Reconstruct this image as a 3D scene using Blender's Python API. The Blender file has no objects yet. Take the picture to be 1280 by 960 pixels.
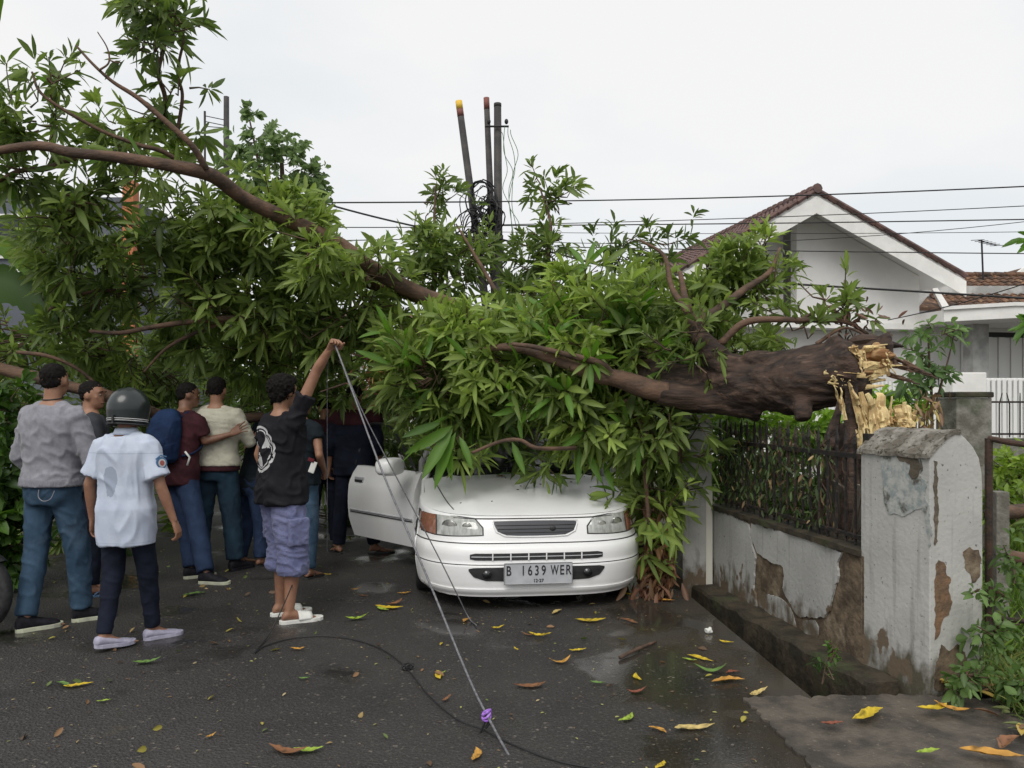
import bpy, bmesh, math, random
import numpy as np
from mathutils import Vector, Matrix, noise, Euler
random.seed(7); rng = np.random.default_rng(11)
S = bpy.context.scene; COL = S.collection
R = math.radians; HAZE = 0
# ------------------------------------------------------------------ camera, world, sun, exposure
CAMH = 1.55; FPX = 985.0; HOR = 502.0
cam = bpy.data.cameras.new('camera'); camo = bpy.data.objects.new('camera', cam); COL.objects.link(camo)
camo.location = (0, 0, CAMH); camo.rotation_euler = (R(90), 0, 0)
cam.sensor_width = 36.0; cam.lens = 36.0*FPX/1280; cam.shift_y = (HOR-480)/1280; cam.clip_end = 2000; cam.clip_start = .05
S.camera = camo
S.view_settings.view_transform = 'Standard'; S.view_settings.look = 'None'
S.view_settings.exposure = 0.32; S.view_settings.gamma = 1.0; S.view_settings.use_curve_mapping = False
SUN_EL, SUN_AZ = 50, 196
W = bpy.data.worlds.new('World'); S.world = W; W.use_nodes = True
nt = W.node_tree; nt.nodes.clear()
out = nt.nodes.new('ShaderNodeOutputWorld'); bg = nt.nodes.new('ShaderNodeBackground'); bg.inputs[1].default_value = 0.1
sky = nt.nodes.new('ShaderNodeTexSky'); sky.sky_type = 'NISHITA'; sky.sun_disc = False
sky.sun_elevation = R(SUN_EL); sky.sun_rotation = R(SUN_AZ); sky.dust_density = 3
tc = nt.nodes.new('ShaderNodeTexCoord'); mp = nt.nodes.new('ShaderNodeMapping'); mp.inputs['Scale'].default_value = (1.3, 1.3, 3.2)
mp.inputs['Location'].default_value = (3.1, .4, .2)
nz = nt.nodes.new('ShaderNodeTexNoise'); nz.inputs['Scale'].default_value = 1.6; nz.inputs['Detail'].default_value = 5
rp = nt.nodes.new('ShaderNodeValToRGB'); rp.color_ramp.elements[0].position = .36; rp.color_ramp.elements[0].color = (6.7, 7.0, 7.2, 1)
rp.color_ramp.elements[1].position = .60; rp.color_ramp.elements[1].color = (7.7, 7.65, 7.6, 1)
mx = nt.nodes.new('ShaderNodeMix'); mx.data_type = 'RGBA'; mx.inputs[0].default_value = .94
L = nt.links.new
L(tc.outputs['Generated'], mp.inputs[0]); L(mp.outputs[0], nz.inputs['Vector']); L(nz.outputs[0], rp.inputs[0])
L(sky.outputs[0], mx.inputs[6]); L(rp.outputs[0], mx.inputs[7]); L(mx.outputs[2], bg.inputs[0]); L(bg.outputs[0], out.inputs[0])
sl = bpy.data.lights.new('sun', 'SUN'); sl.energy = 1.5; sl.angle = R(38); sl.color = (1, .97, .92)
so = bpy.data.objects.new('sun', sl); COL.objects.link(so)
_az = R(SUN_AZ); _el = R(SUN_EL)
so.rotation_euler = Vector((math.sin(_az)*math.cos(_el), math.cos(_az)*math.cos(_el), math.sin(_el))).to_track_quat('Z', 'Y').to_euler()

def P(px, py, Y):                    # a point seen at a photograph pixel, Y metres ahead of the camera
    return Vector(((px-640)/FPX*Y, Y, CAMH-(py-HOR)/FPX*Y))
def G(px, py, z=0.0):                # a ground point
    Y = (CAMH-z)*FPX/(py-HOR); return Vector(((px-640)/FPX*Y, Y, z))
# ------------------------------------------------------------------ object helpers
def tag(o, label=None, cat=None, group=None, kind=None):
    if label: o['label'] = label
    if cat: o['category'] = cat
    if group: o['group'] = group
    if kind: o['kind'] = kind
    return o
def empty(name, loc=(0,0,0), rz=0.0, label=None, cat=None, group=None):
    o = bpy.data.objects.new(name, None); COL.objects.link(o); o.location = loc; o.rotation_euler = (0,0,rz)
    o.empty_display_size = .1
    return tag(o, label, cat, group)
def link(name, me, parent=None, mat=None, smooth=False):
    if mat is not None and not me.materials: me.materials.append(mat)
    if smooth:
        me.polygons.foreach_set('use_smooth', [True]*len(me.polygons))
    o = bpy.data.objects.new(name, me); COL.objects.link(o)
    if parent is not None: o.parent = parent
    return o
class MB:
    def __init__(s): s.v = []; s.f = []
    def add(s, vs, fs):
        n = len(s.v); s.v += [tuple(v) for v in vs]; s.f += [tuple(i+n for i in f) for f in fs]; return s
    def box(s, c, sz, rot=None, taper=1.0):
        c = Vector(c); h = [q/2 for q in sz]; vs = []
        for z in (-1, 1):
            k = taper if z > 0 else 1.0
            for x, y in ((-1,-1),(1,-1),(1,1),(-1,1)):
                p = Vector((x*h[0]*k, y*h[1]*k, z*h[2]))
                if rot is not None: p = rot @ p
                vs.append(c+p)
        return s.add(vs, [(3,2,1,0),(4,5,6,7),(0,1,5,4),(1,2,6,5),(2,3,7,6),(3,0,4,7)])
    def prism(s, poly, ext):          # poly: 3D points in a plane, ext: vector
        n = len(poly); e = Vector(ext); vs = [Vector(p) for p in poly]+[Vector(p)+e for p in poly]
        return s.add(vs, [tuple(range(n-1,-1,-1)), tuple(range(n,2*n))]+[(i,(i+1)%n,(i+1)%n+n,i+n) for i in range(n)])
    def loft(s, rings, cap=True, closed=True):
        n = len(rings[0]); vs = [v for r in rings for v in r]; fs = []
        for k in range(len(rings)-1):
            for i in range(n if closed else n-1):
                a = k*n+i; b = k*n+(i+1)%n; fs.append((a,b,b+n,a+n))
        if cap: fs.append(tuple(range(n-1,-1,-1))); fs.append(tuple(range((len(rings)-1)*n, len(rings)*n)))
        return s.add(vs, fs)
    def tube(s, pts, rad, n=8, flat=1.0):
        pts = [Vector(p) for p in pts]; m = len(pts)
        if not hasattr(rad, '__len__'): rad = [rad]*m
        rings = []; up = Vector((0,0,1)); prev = None
        for i in range(m):
            d = (pts[min(i+1,m-1)]-pts[max(i-1,0)])
            d = d.normalized() if d.length > 1e-9 else Vector((0,0,1))
            if prev is None:
                u = d.cross(up) if abs(d.z) < .95 else d.cross(Vector((0,1,0)))
            else: u = prev-d*prev.dot(d)
            u.normalize(); prev = u; w = d.cross(u)
            rings.append([pts[i]+(u*math.cos(2*math.pi*k/n)+w*math.sin(2*math.pi*k/n)*flat)*rad[i] for k in range(n)])
        return s.loft(rings)
    def sphere(s, c, r, n=12, m=8, rot=None):
        c = Vector(c); r = (r,r,r) if not hasattr(r, '__len__') else r
        rings = []
        for j in range(m+1):
            a = math.pi*(j/m)*.998+.003; ring = []
            for k in range(n):
                p = Vector((r[0]*math.sin(a)*math.cos(2*math.pi*k/n), r[1]*math.sin(a)*math.sin(2*math.pi*k/n), -r[2]*math.cos(a)))
                if rot is not None: p = rot @ p
                ring.append(c+p)
            rings.append(ring)
        return s.loft(rings)
    def mesh(s, name):
        me = bpy.data.meshes.new(name); me.from_pydata(s.v, [], s.f); me.update(); return me
    def build(s, name, mat=None, parent=None, smooth=False, bevel=0.0, label=None):
        me = s.mesh(name)
        if bevel:
            bm = bmesh.new(); bm.from_mesh(me); bmesh.ops.remove_doubles(bm, verts=bm.verts, dist=1e-5)
            bmesh.ops.recalc_face_normals(bm, faces=bm.faces)
            es = [e for e in bm.edges if len(e.link_faces) == 2 and e.calc_face_angle(0) > .5]
            bmesh.ops.bevel(bm, geom=es, offset=bevel, segments=2, affect='EDGES', profile=.6)
            bm.to_mesh(me); bm.free()
        o = link(name, me, parent, mat, smooth)
        if label: o['label'] = label
        return o
def curve_pts(ctrl, n=24):            # Catmull-Rom through control points
    c = [Vector(p) for p in ctrl]; c = [c[0]*2-c[1]]+c+[c[-1]*2-c[-2]]; outp = []; m = len(c)-3
    for k in range(n+1):
        t = k/n*m; i = min(int(t), m-1); t -= i; a,b,d,e = c[i:i+4]
        outp.append(.5*((2*b)+(d-a)*t+(2*a-5*b+4*d-e)*t*t+(3*b-a-3*d+e)*t**3))
    return outp
def remesh(mb, voxel, smooth=3, disp=None):
    me = mb.mesh('tmp'); bm = bmesh.new(); bm.from_mesh(me); bmesh.ops.recalc_face_normals(bm, faces=bm.faces); bm.to_mesh(me); bm.free()
    o = bpy.data.objects.new('tmp', me); COL.objects.link(o)
    m = o.modifiers.new('r', 'REMESH'); m.mode = 'VOXEL'; m.voxel_size = voxel
    if smooth: q = o.modifiers.new('s', 'SMOOTH'); q.iterations = smooth; q.factor = .5
    dg = bpy.context.evaluated_depsgraph_get(); ev = o.evaluated_get(dg)
    r = bpy.data.meshes.new_from_object(ev); bpy.data.objects.remove(o); bpy.data.meshes.remove(me)
    if disp:
        n = len(r.vertices); no = [v.normal.copy() for v in r.vertices]
        for i, v in enumerate(r.vertices): v.co = v.co+no[i]*disp(v.co, no[i])
    r.polygons.foreach_set('use_smooth', [True]*len(r.polygons)); r.update()
    return r
def jag(poly, amp, step=.03, seed=0.0):     # roughen the outline of a planar polygon
    nn = (poly[1]-poly[0]).cross(poly[2]-poly[0])
    for i in range(2, len(poly)):
        q = (poly[i]-poly[0]).cross(poly[i-1]-poly[0])
        if q.length > nn.length: nn = q
    nn.normalize(); outp = []
    for i in range(len(poly)):
        a = poly[i]; c = poly[(i+1)%len(poly)]; d = c-a; m = max(1,int(d.length/step)); s = d.cross(nn).normalized()
        for k in range(m):
            q = a+d*(k/m); outp.append(q+s*amp*(noise.noise(q*23+Vector((seed,0,0)))+.6*noise.noise(q*61)))
    return outp
# ------------------------------------------------------------------ materials
def newmat(name):
    m = bpy.data.materials.new(name); m.use_nodes = True; return m, m.node_tree, m.node_tree.nodes['Principled BSDF']
def mat(name, col, rough=.7, col2=None, scale=4.0, lo=.4, hi=.6, bump=0.0, bscale=40.0, metal=0.0, coat=0.0, spec=.5, stretch=(1,1,1), col3=None, scale3=1.0, lo3=.5, hi3=.6, sheen=0.0, detail=6, r2=None):
    m, t, b = newmat(name); N = t.nodes.new; K = t.links.new
    b.inputs['Roughness'].default_value = rough; b.inputs['Metallic'].default_value = metal
    b.inputs['Coat Weight'].default_value = coat; b.inputs['Specular IOR Level'].default_value = spec
    b.inputs['Sheen Weight'].default_value = sheen
    c = (*col, 1); b.inputs['Base Color'].default_value = c
    tc = N('ShaderNodeTexCoord'); mp = N('ShaderNodeMapping'); mp.inputs['Scale'].default_value = stretch
    K(tc.outputs['Object'], mp.inputs[0]); last = None
    def layer(prev, colr, sc, l, h):
        nz = N('ShaderNodeTexNoise'); nz.inputs['Scale'].default_value = sc; nz.inputs['Detail'].default_value = detail; nz.inputs['Roughness'].default_value = .6
        K(mp.outputs[0], nz.inputs['Vector']); mr = N('ShaderNodeMapRange'); mr.inputs[1].default_value = l; mr.inputs[2].default_value = h
        K(nz.outputs[0], mr.inputs[0]); mx = N('ShaderNodeMix'); mx.data_type = 'RGBA'; K(mr.outputs[0], mx.inputs[0])
        if isinstance(prev, tuple): mx.inputs[6].default_value = prev
        else: K(prev, mx.inputs[6])
        mx.inputs[7].default_value = (*colr, 1); return mx.outputs[2], mr.outputs[0]
    last = c
    if col2:
        last, f = layer(last, col2, scale, lo, hi)
        if r2 is not None:
            q = N('ShaderNodeMapRange'); q.inputs[3].default_value = rough; q.inputs[4].default_value = r2; K(f, q.inputs[0]); K(q.outputs[0], b.inputs['Roughness'])
    if col3: last, f = layer(last, col3, scale3, lo3, hi3)
    if not isinstance(last, tuple): K(last, b.inputs['Base Color'])
    if bump:
        nz = N('ShaderNodeTexNoise'); nz.inputs['Scale'].default_value = bscale; nz.inputs['Detail'].default_value = 5
        K(mp.outputs[0], nz.inputs['Vector']); bp = N('ShaderNodeBump'); bp.inputs['Strength'].default_value = bump; bp.inputs['Distance'].default_value = .01
        K(nz.outputs[0], bp.inputs['Height']); K(bp.outputs[0], b.inputs['Normal'])
    return m
M = {}
M['skin'] = mat('skin', (.30,.155,.095), .55, (.24,.115,.07), 9, bump=.1, bscale=90)
M['skin_dark'] = mat('skin_dark', (.20,.10,.06), .55, (.15,.07,.042), 9, bump=.1, bscale=90)
M['hair'] = mat('hair', (.006,.005,.005), .8, (.012,.010,.009), 60, bump=.5, bscale=160, spec=.15)
M['eye'] = mat('eye', (.30,.27,.25), .3); M['iris'] = mat('iris', (.012,.008,.006), .2); M['lip'] = mat('lip', (.16,.06,.045), .5)
M['rubber'] = mat('rubber', (.012,.012,.013), .7, (.03,.03,.03), 20)
M['chrome'] = mat('chrome', (.55,.55,.56), .25, metal=1)
M['black_metal'] = mat('black_metal', (.012,.011,.011), .6, (.05,.03,.02), 25, .5, .62, bump=.5, bscale=90)
M['bark'] = mat('bark', (.062,.037,.026), .85, (.018,.011,.008), 9, .40, .60, bump=1.0, bscale=34, stretch=(.35,1.6,1.6), col3=(.10,.062,.042), scale3=14, lo3=.56, hi3=.66)
M['limb'] = mat('limb', (.135,.078,.050), .85, (.06,.038,.026), 7, .42, .6, bump=.8, bscale=40, stretch=(.6,1.3,1.3))
M['twig'] = mat('twig', (.10,.055,.035), .8, (.05,.04,.02), 8)
M['splinter'] = mat('splinter', (.62,.48,.25), .9, (.40,.25,.11), 12, .44, .66, bump=1, bscale=60, stretch=(1,1,.22), col3=(.72,.58,.30), scale3=22, lo3=.48, hi3=.6, spec=.2)
M['heartwood'] = mat('heartwood', (.22,.10,.035), .8, (.42,.29,.14), 14, .45, .6, bump=1, bscale=30, stretch=(.3,1,1))
M['wire'] = mat('wire', (.012,.012,.013), .6); M['cable_grey'] = mat('cable_grey', (.17,.17,.18), .45, (.09,.09,.1), 60)
M['cream'] = mat('cream', (.62,.60,.53), .7)
M['concrete'] = mat('concrete', (.26,.25,.22), .85, (.13,.12,.10), 5, .4, .6, bump=.7, bscale=40, col3=(.06,.07,.04), scale3=2.2, lo3=.52, hi3=.66)
def leafmat(name, trans=.35, rough=.42, sheen=0):
    m, t, b = newmat(name); N = t.nodes.new; K = t.links.new
    a = N('ShaderNodeAttribute'); a.attribute_name = 'tint'
    b.inputs['Roughness'].default_value = rough; b.inputs['Specular IOR Level'].default_value = .45
    K(a.outputs[0], b.inputs['Base Color'])
    tr = N('ShaderNodeBsdfTranslucent'); hs = N('ShaderNodeHueSaturation'); hs.inputs['Value'].default_value = 1.5; hs.inputs['Saturation'].default_value = 1.1
    K(a.outputs[0], hs.inputs['Color']); K(hs.outputs[0], tr.inputs[0])
    ms = N('ShaderNodeMixShader'); ms.inputs[0].default_value = trans
    K(b.outputs[0], ms.inputs[1]); K(tr.outputs[0], ms.inputs[2]); K(ms.outputs[0], t.nodes['Material Output'].inputs[0]); return m
M['leaf'] = leafmat('leaf', .42, .5); M['leaf_dull'] = leafmat('leaf_dull', .12, .6)
# ------------------------------------------------------------------ leaf generator
LT = np.array([0,.25,.25,.25,.55,.55,.55,.82,.82,.82,1.0]); LW = np.array([0,-1,0,1,-1,0,1,-1,0,1,0.]); LS = np.array([0,.8,.8,.8,1,1,1,.6,.6,.6,0.])
LF4 = [(1,4,5,2),(2,5,6,3),(4,7,8,5),(5,8,9,6)]; LF3 = [(0,1,2),(0,2,3),(7,10,8),(8,10,9)]
def leaf_geo(base, d, w, ln, wd, droop, fold=.25):
    n = len(base); up = np.cross(w, d)
    t = LT[None,:,None]
    p = base[:,None,:]+d[:,None,:]*(ln[:,None,None]*t)
    p = p+w[:,None,:]*((LW*LS)[None,:,None]*wd[:,None,None]*.5)
    p = p+up[:,None,:]*((np.abs(LW)*LS)[None,:,None]*wd[:,None,None]*fold)
    p[:,:,2] -= (ln*droop)[:,None]*(LT**2)[None,:]
    return p
def leaves_mesh(name, base, d, w, ln, wd, droop, tint, fold=.25):
    p = leaf_geo(base, d, w, ln, wd, droop, fold); n = len(base)
    me = bpy.data.meshes.new(name); me.vertices.add(n*11); me.vertices.foreach_set('co', p.reshape(-1))
    off = (np.arange(n)*11)[:,None]
    q = (np.array(LF4)[None]+off[:,:,None]).reshape(-1,4); tr = (np.array(LF3)[None]+off[:,:,None]).reshape(-1,3)
    idx = np.concatenate([q.reshape(-1), tr.reshape(-1)]); me.loops.add(len(idx)); me.loops.foreach_set('vertex_index', idx)
    me.polygons.add(len(q)+len(tr))
    st = np.concatenate([np.arange(len(q))*4, len(q)*4+np.arange(len(tr))*3]); me.polygons.foreach_set('loop_start', st)
    me.polygons.foreach_set('use_smooth', [True]*(len(q)+len(tr)))
    me.update(calc_edges=True)
    at = me.attributes.new('tint', 'FLOAT_COLOR', 'POINT')
    c = np.ones((n,11,4)); c[:,:,:3] = tint[:,None,:]; c[:,[2,5,8],:3] *= 1.25
    at.data.foreach_set('color', c.reshape(-1)); return me
def norm(a): return a/np.maximum(np.linalg.norm(a, axis=1, keepdims=True), 1e-9)
def whorls(cen, dirs, nleaf, length, tone, width=.2, spread=(.35,1.25), droop=(.0,.45), rg=rng, mature=(.074,.115,.030), young=(.26,.345,.08)):
    """leaf whorls at twig tips: returns leaf arrays"""
    B,D,Wd,Ln,Wi,Dr,T = [],[],[],[],[],[],[]
    for c, a, tn in zip(cen, dirs, tone):
        a = a/np.linalg.norm(a); h = np.cross(a, [0,0,1.]) if abs(a[2]) < .9 else np.cross(a, [0,1.,0]); h /= np.linalg.norm(h); g = np.cross(a, h)
        k = max(4,int(nleaf*rg.uniform(.5,1.35))); ph = np.arange(k)*2.4+rg.uniform(0,6)
        th = rg.uniform(spread[0], spread[1], k)
        d = a[None]*np.cos(th)[:,None]+(h[None]*np.cos(ph)[:,None]+g[None]*np.sin(ph)[:,None])*np.sin(th)[:,None]
        B.append(c[None]-a[None]*rg.uniform(0,.09,k)[:,None]+d*.015); D.append(d)
        w = np.cross(d, a[None]+rg.normal(0,.25,(k,3))); Wd.append(norm(w))
        l = length*rg.uniform(.7,1.12)*rg.uniform(.6,1.25,k); Ln.append(l); Wi.append(l*width*rg.uniform(.8,1.2,k)); Dr.append(rg.uniform(droop[0],droop[1],k))
        v = np.clip(tn+rg.normal(0,.12,k),0,1)[:,None]; T.append((np.array(mature)*(1-v)+np.array(young)*v)*rg.uniform(.75,1.25,(k,1)))
    return [np.concatenate(x) for x in (B,D,Wd,Ln,Wi,Dr,T)]
# ================================================================== GROUND, ROAD, DRAIN
def asphalt():
    m, t, b = newmat('asphalt'); N = t.nodes.new; K = t.links.new
    tc = N('ShaderNodeTexCoord')
    def nz(s, d=6, r=.6):
        n = N('ShaderNodeTexNoise'); n.inputs['Scale'].default_value = s; n.inputs['Detail'].default_value = d; n.inputs['Roughness'].default_value = r
        K(tc.outputs['Object'], n.inputs['Vector']); return n.outputs[0]
    def rng_(x, a, b_, c=0, d=1):
        q = N('ShaderNodeMapRange'); q.inputs[1].default_value = a; q.inputs[2].default_value = b_; q.inputs[3].default_value = c; q.inputs[4].default_value = d; K(x, q.inputs[0]); return q.outputs[0]
    def mixc(f, a, c):
        q = N('ShaderNodeMix'); q.data_type = 'RGBA'; K(f, q.inputs[0])
        for i, v in ((6, a), (7, c)):
            if isinstance(v, tuple): q.inputs[i].default_value = (*v, 1)
            else: K(v, q.inputs[i])
        return q.outputs[2]
    vo = N('ShaderNodeTexVoronoi'); vo.inputs['Scale'].default_value = 75; K(tc.outputs['Object'], vo.inputs['Vector'])
    c = mixc(rng_(nz(1.1), .38, .62), (.021,.0195,.0185), (.036,.033,.030))
    c = mixc(rng_(nz(60, 3), .54, .66), c, (.064,.060,.056))
    c = mixc(rng_(vo.outputs[1], .88, .94), c, (.15,.13,.11))
    c = mixc(rng_(nz(130, 2), .68, .75), c, (.20,.17,.13))
    # brown silt in the wheel track and along the wet right side
    sx = N('ShaderNodeSeparateXYZ'); K(tc.outputs['Object'], sx.inputs[0])
    side = rng_(sx.outputs[0], .35, 1.0); nn = rng_(nz(1.7), .35, .62)
    mm = N('ShaderNodeMath'); mm.operation = 'MULTIPLY'; K(side, mm.inputs[0]); K(nn, mm.inputs[1])
    c = mixc(mm.outputs[0], c, (.045,.036,.024))
    c = mixc(rng_(nz(2.3), .66, .76), c, (.055,.045,.03))
    K(c, b.inputs['Base Color'])
    # puddles : smooth where a low-frequency mask is high, mostly along the right side
    pn = nz(1.25, 3, .5); ad = N('ShaderNodeMath'); ad.operation = 'MULTIPLY_ADD'; K(side, ad.inputs[0]); ad.inputs[1].default_value = .21; K(pn, ad.inputs[2])
    pud = rng_(ad.outputs[0], .535, .64)
    ro = N('ShaderNodeMix'); K(pud, ro.inputs[0]); ro.inputs[2].default_value = .66; ro.inputs[3].default_value = .10; K(ro.outputs[0], b.inputs['Roughness'])
    inv = rng_(pud, 0, 1, .85, .03); bp = N('ShaderNodeBump'); bp.inputs['Distance'].default_value = .012; K(inv, bp.inputs['Strength'])
    ah = N('ShaderNodeMath'); ah.operation = 'ADD'; K(nz(70, 4), ah.inputs[0]); K(vo.outputs[0], ah.inputs[1]); K(ah.outputs[0], bp.inputs['Height']); K(bp.outputs[0], b.inputs['Normal'])
    return m
M['asphalt'] = asphalt()
M['soil'] = mat('soil', (.055,.045,.03), .9, (.03,.035,.015), 2, bump=.8, bscale=12)
M['mossy'] = mat('mossy', (.055,.042,.026), .75, (.022,.018,.011), 7, .4, .6, bump=1, bscale=25, col3=(.04,.05,.018), scale3=3, lo3=.55, hi3=.68)
M['apron'] = mat('apron', (.105,.088,.070), .8, (.040,.034,.028), 4.2, .40, .60, bump=1.0, bscale=45, col3=(.17,.14,.11), scale3=40, lo3=.62, hi3=.7)
EDGE = [(.3,60),(1.0,13),(1.40,6.55),(1.56,4.26),(1.62,3.4),(1.8,1.2),(2.2,-8)]
def sheet(name, poly, z, m, thick=.0, kind='structure'):
    b = MB()
    if thick: b.prism([(x,y,z-thick) for x,y in poly], (0,0,thick))
    else: b.add([(x,y,z) for x,y in poly], [tuple(range(len(poly)))])
    o = b.build(name, m)
    bm = bmesh.new(); bm.from_mesh(o.data); bmesh.ops.recalc_face_normals(bm, faces=bm.faces)
    if not thick:
        for f in bm.faces:
            if f.normal.z < 0: f.normal_flip()
    bm.to_mesh(o.data); bm.free()
    return tag(o, kind=kind)
sheet('road', [(-4.6,-8),(-4.6,60)]+EDGE, 0, M['asphalt'], .5)
sheet('ground', [(-400,-400),(400,-400),(400,800),(-400,800)], -.52, M['soil'])
sheet('left_verge', [(-60,-8),(-4.6,-8),(-4.6,60),(-60,60)], -.02, M['soil'])
sheet('garden_soil', [(2.3,4.1),(14,3.72),(14,14.5),(.9,14.5),(1.85,6.7),(2.22,4.6)], .06, M['soil'])
sheet('street', [(.9,14.5),(40,14.5),(40,60),(.9,60)], 0, M['asphalt'], .3)
ap = MB(); apl = jag([Vector(p) for p in ((1.20,4.10,-.3),(1.27,3.3,-.3),(1.4,1.0,-.3),(7,1.0,-.3),(7,3.7,-.3),(2.6,4.05,-.3),(2.1,4.14,-.3),(1.7,4.13,-.3))], .035, .03)
ap.prism(apl, (0,0,.314)); ap.v = [(x,y,z+(.004*noise.noise(Vector((x*9,y*9,0))) if z > 0 else 0)) for x,y,z in ap.v]
apo = ap.build('driveway_apron', M['apron'], bevel=.006); tag(apo, kind='structure')
# drain floor and far drain wall (plinth)
tag(MB().prism([(1.45,4.0,-.55),(2.1,4.0,-.55),(1.75,7.2,-.55),(1.1,7.2,-.55)], (0,0,.13)).build('drain_floor', M['mossy']), kind='structure')
# ================================================================== STREET WALL  (thing) and its fence
WA = Vector((2.05,4.62,0)); WB = Vector((1.69,6.70,0)); WD = (WB-WA).normalized(); WN = Vector((WD.y,-WD.x,0))  # WN points into the garden
if WN.x < 0: WN = -WN
WL = (WB-WA).length
def wallpt(px, py, off=0.0):
    k = -(WD.x/WD.y); Y = (WA.x+k*WA.y)/((px-640)/FPX+k); p = P(px, py, Y); return p-WN*off
M['masonry'] = mat('masonry', (.17,.125,.08), .9, (.07,.05,.032), 9, .4, .6, bump=1, bscale=30, col3=(.24,.19,.13), scale3=4, lo3=.55, hi3=.68)
def plaster(name, base, dirt, zlo, zhi, amt=.5):
    m, t, b = newmat(name); N = t.nodes.new; K = t.links.new
    tc = N('ShaderNodeTexCoord'); b.inputs['Roughness'].default_value = .8
    def nz(s, st=(1,1,1), d=6):
        mp = N('ShaderNodeMapping'); mp.inputs['Scale'].default_value = st; K(tc.outputs['Object'], mp.inputs[0])
        n = N('ShaderNodeTexNoise'); n.inputs['Scale'].default_value = s; n.inputs['Detail'].default_value = d; K(mp.outputs[0], n.inputs['Vector']); return n.outputs[0]
    def mr(x, a, b_, c=0, d=1):
        q = N('ShaderNodeMapRange'); q.inputs[1].default_value = a; q.inputs[2].default_value = b_; q.inputs[3].default_value = c; q.inputs[4].default_value = d; K(x, q.inputs[0]); return q.outputs[0]
    def mixc(f, a, c):
        q = N('ShaderNodeMix'); q.data_type = 'RGBA'; K(f, q.inputs[0])
        for i, v in ((6, a), (7, c)):
            if isinstance(v, tuple): q.inputs[i].default_value = (*v, 1)
            else: K(v, q.inputs[i])
        return q.outputs[2]
    c = mixc(mr(nz(3), .35, .65), base, tuple(q*.82 for q in base))
    c = mixc(mr(nz(6, (4,4,.25)), .55, .72, 0, amt), c, tuple(q*.5 for q in base))
    c = mixc(mr(nz(45), .66, .72), c, tuple(q*.3 for q in base))
    sx = N('ShaderNodeSeparateXYZ'); K(tc.outputs['Object'], sx.inputs[0])
    g = mr(sx.outputs[2], zlo, zhi, .42, -.25); ad = N('ShaderNodeMath'); ad.operation = 'ADD'; K(g, ad.inputs[0]); K(nz(9, (1.4,1.4,.75)), ad.inputs[1])
    c = mixc(mr(ad.outputs[0], .50, .78), c, dirt)
    g2 = mr(sx.outputs[2], zlo, zhi+.05, .26, -.10); a2 = N('ShaderNodeMath'); a2.operation = 'ADD'; K(g2, a2.inputs[0]); K(nz(5.5,(1,1,.8),8), a2.inputs[1])
    c = mixc(mr(a2.outputs[0], .70, .73), c, (.13,.095,.062))
    K(c, b.inputs['Base Color'])
    bp = N('ShaderNodeBump'); bp.inputs['Strength'].default_value = .5; bp.inputs['Distance'].default_value = .008; K(nz(35), bp.inputs['Height']); K(bp.outputs[0], b.inputs['Normal'])
    return m
M['plaster'] = plaster('plaster', (.42,.415,.395), (.10,.08,.055), -.1, .42)
M['pillar'] = plaster('pillar', (.46,.455,.43), (.085,.075,.05), -.05, .40, .5)
wall = empty('garden_wall', WA, 0, 'low white plastered wall with brown peeled patches above the drain', 'wall')
def wchild(mb, name, m, par, smooth=False, bevel=0, label=None, kind=None):
    """mesh given in world coordinates, attached to a thing at its own place"""
    loc = Vector(par.location); q = par
    while q.parent: q = q.parent; loc = loc+Vector(q.location)
    mb.v = [tuple(Vector(v)-loc) for v in mb.v]
    return tag(mb.build(name, m, par, smooth, bevel, label), kind=kind)
def wq(s, z, off): return WA+WD*s+WN*off+Vector((0,0,z))
wchild(MB().prism([wq(-.02,-.5,.0),wq(WL,-.5,.0),wq(WL,.645,.0),wq(-.02,.645,.0)], WN*.15), 'masonry_core', M['masonry'], wall)
cp = MB(); rings = []
for i in range(15):
    s = WL*i/14; a = .012*math.sin(i*2.3)+.006*math.cos(i*5.1)
    rings.append([wq(s,.645,-.03+a),wq(s,.645,.18),wq(s,.685+a*.4,.18),wq(s,.68-a*.5,-.028+a)])
cp.loft(rings); wchild(cp, 'coping', M['mossy'], wall)
def psheet(pts, sc=3.2, ox=820, oy=600, th=.014, m='plaster', name='plaster_sheet', label=None):
    poly = jag([wallpt(ox+x/sc, oy+y/sc, .002) for x, y in pts], .010, .02)
    b = MB(); b.prism(poly, -WN*th); return wchild(b, name, M[m], wall, label=label)
psheet([(222,118),(300,140),(340,158),(378,176),(383,225),(392,270),(404,300),(400,360),(396,420),(405,468),(412,520),(420,560),(390,545),(330,500),(280,455),(235,425),(224,418)], label='grey-white plaster sheet nearest the far pillar')
psheet([(388,172),(470,196),(540,216),(610,238),(680,262),(752,292),(738,318),(732,345),(738,385),(722,430),(712,470),(700,520),(682,548),(640,552),(612,545),(588,552),(566,535),(548,498),(524,462),(514,430),(520,385),(516,350),(490,335),(470,330),(440,308),(412,290),(398,258),(386,215)], label='large white plaster sheet with torn edges')
psheet([(418,458),(470,460),(508,476),(540,512),(556,548),(566,590),(580,640),(520,612),(470,580),(430,560),(418,520)], m='plaster', th=.008)
psheet([(590,560),(640,560),(655,590),(650,640),(615,650),(596,620)], th=.008)
# plinth in front of the wall : the far side of the drain
pl = MB(); rings = []
for i in range(19):
    k = i/18; Y = 4.30+(7.0-4.30)*k; xf = 1.93-(Y-4.30)*.19+.012*math.sin(i*1.9); xb = 2.11-(Y-4.30)*.173
    zt = .015+.012*math.sin(i*2.7)
    rings.append([Vector((xf-.02,Y,-.5)),Vector((xb,Y,-.5)),Vector((xb,Y,zt+.01)),Vector((xf+.015,Y,zt)),Vector((xf,Y,zt-.02))])
pl.loft(rings); tag(pl.build('drain_wall', M['mossy']), kind='structure')
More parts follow.
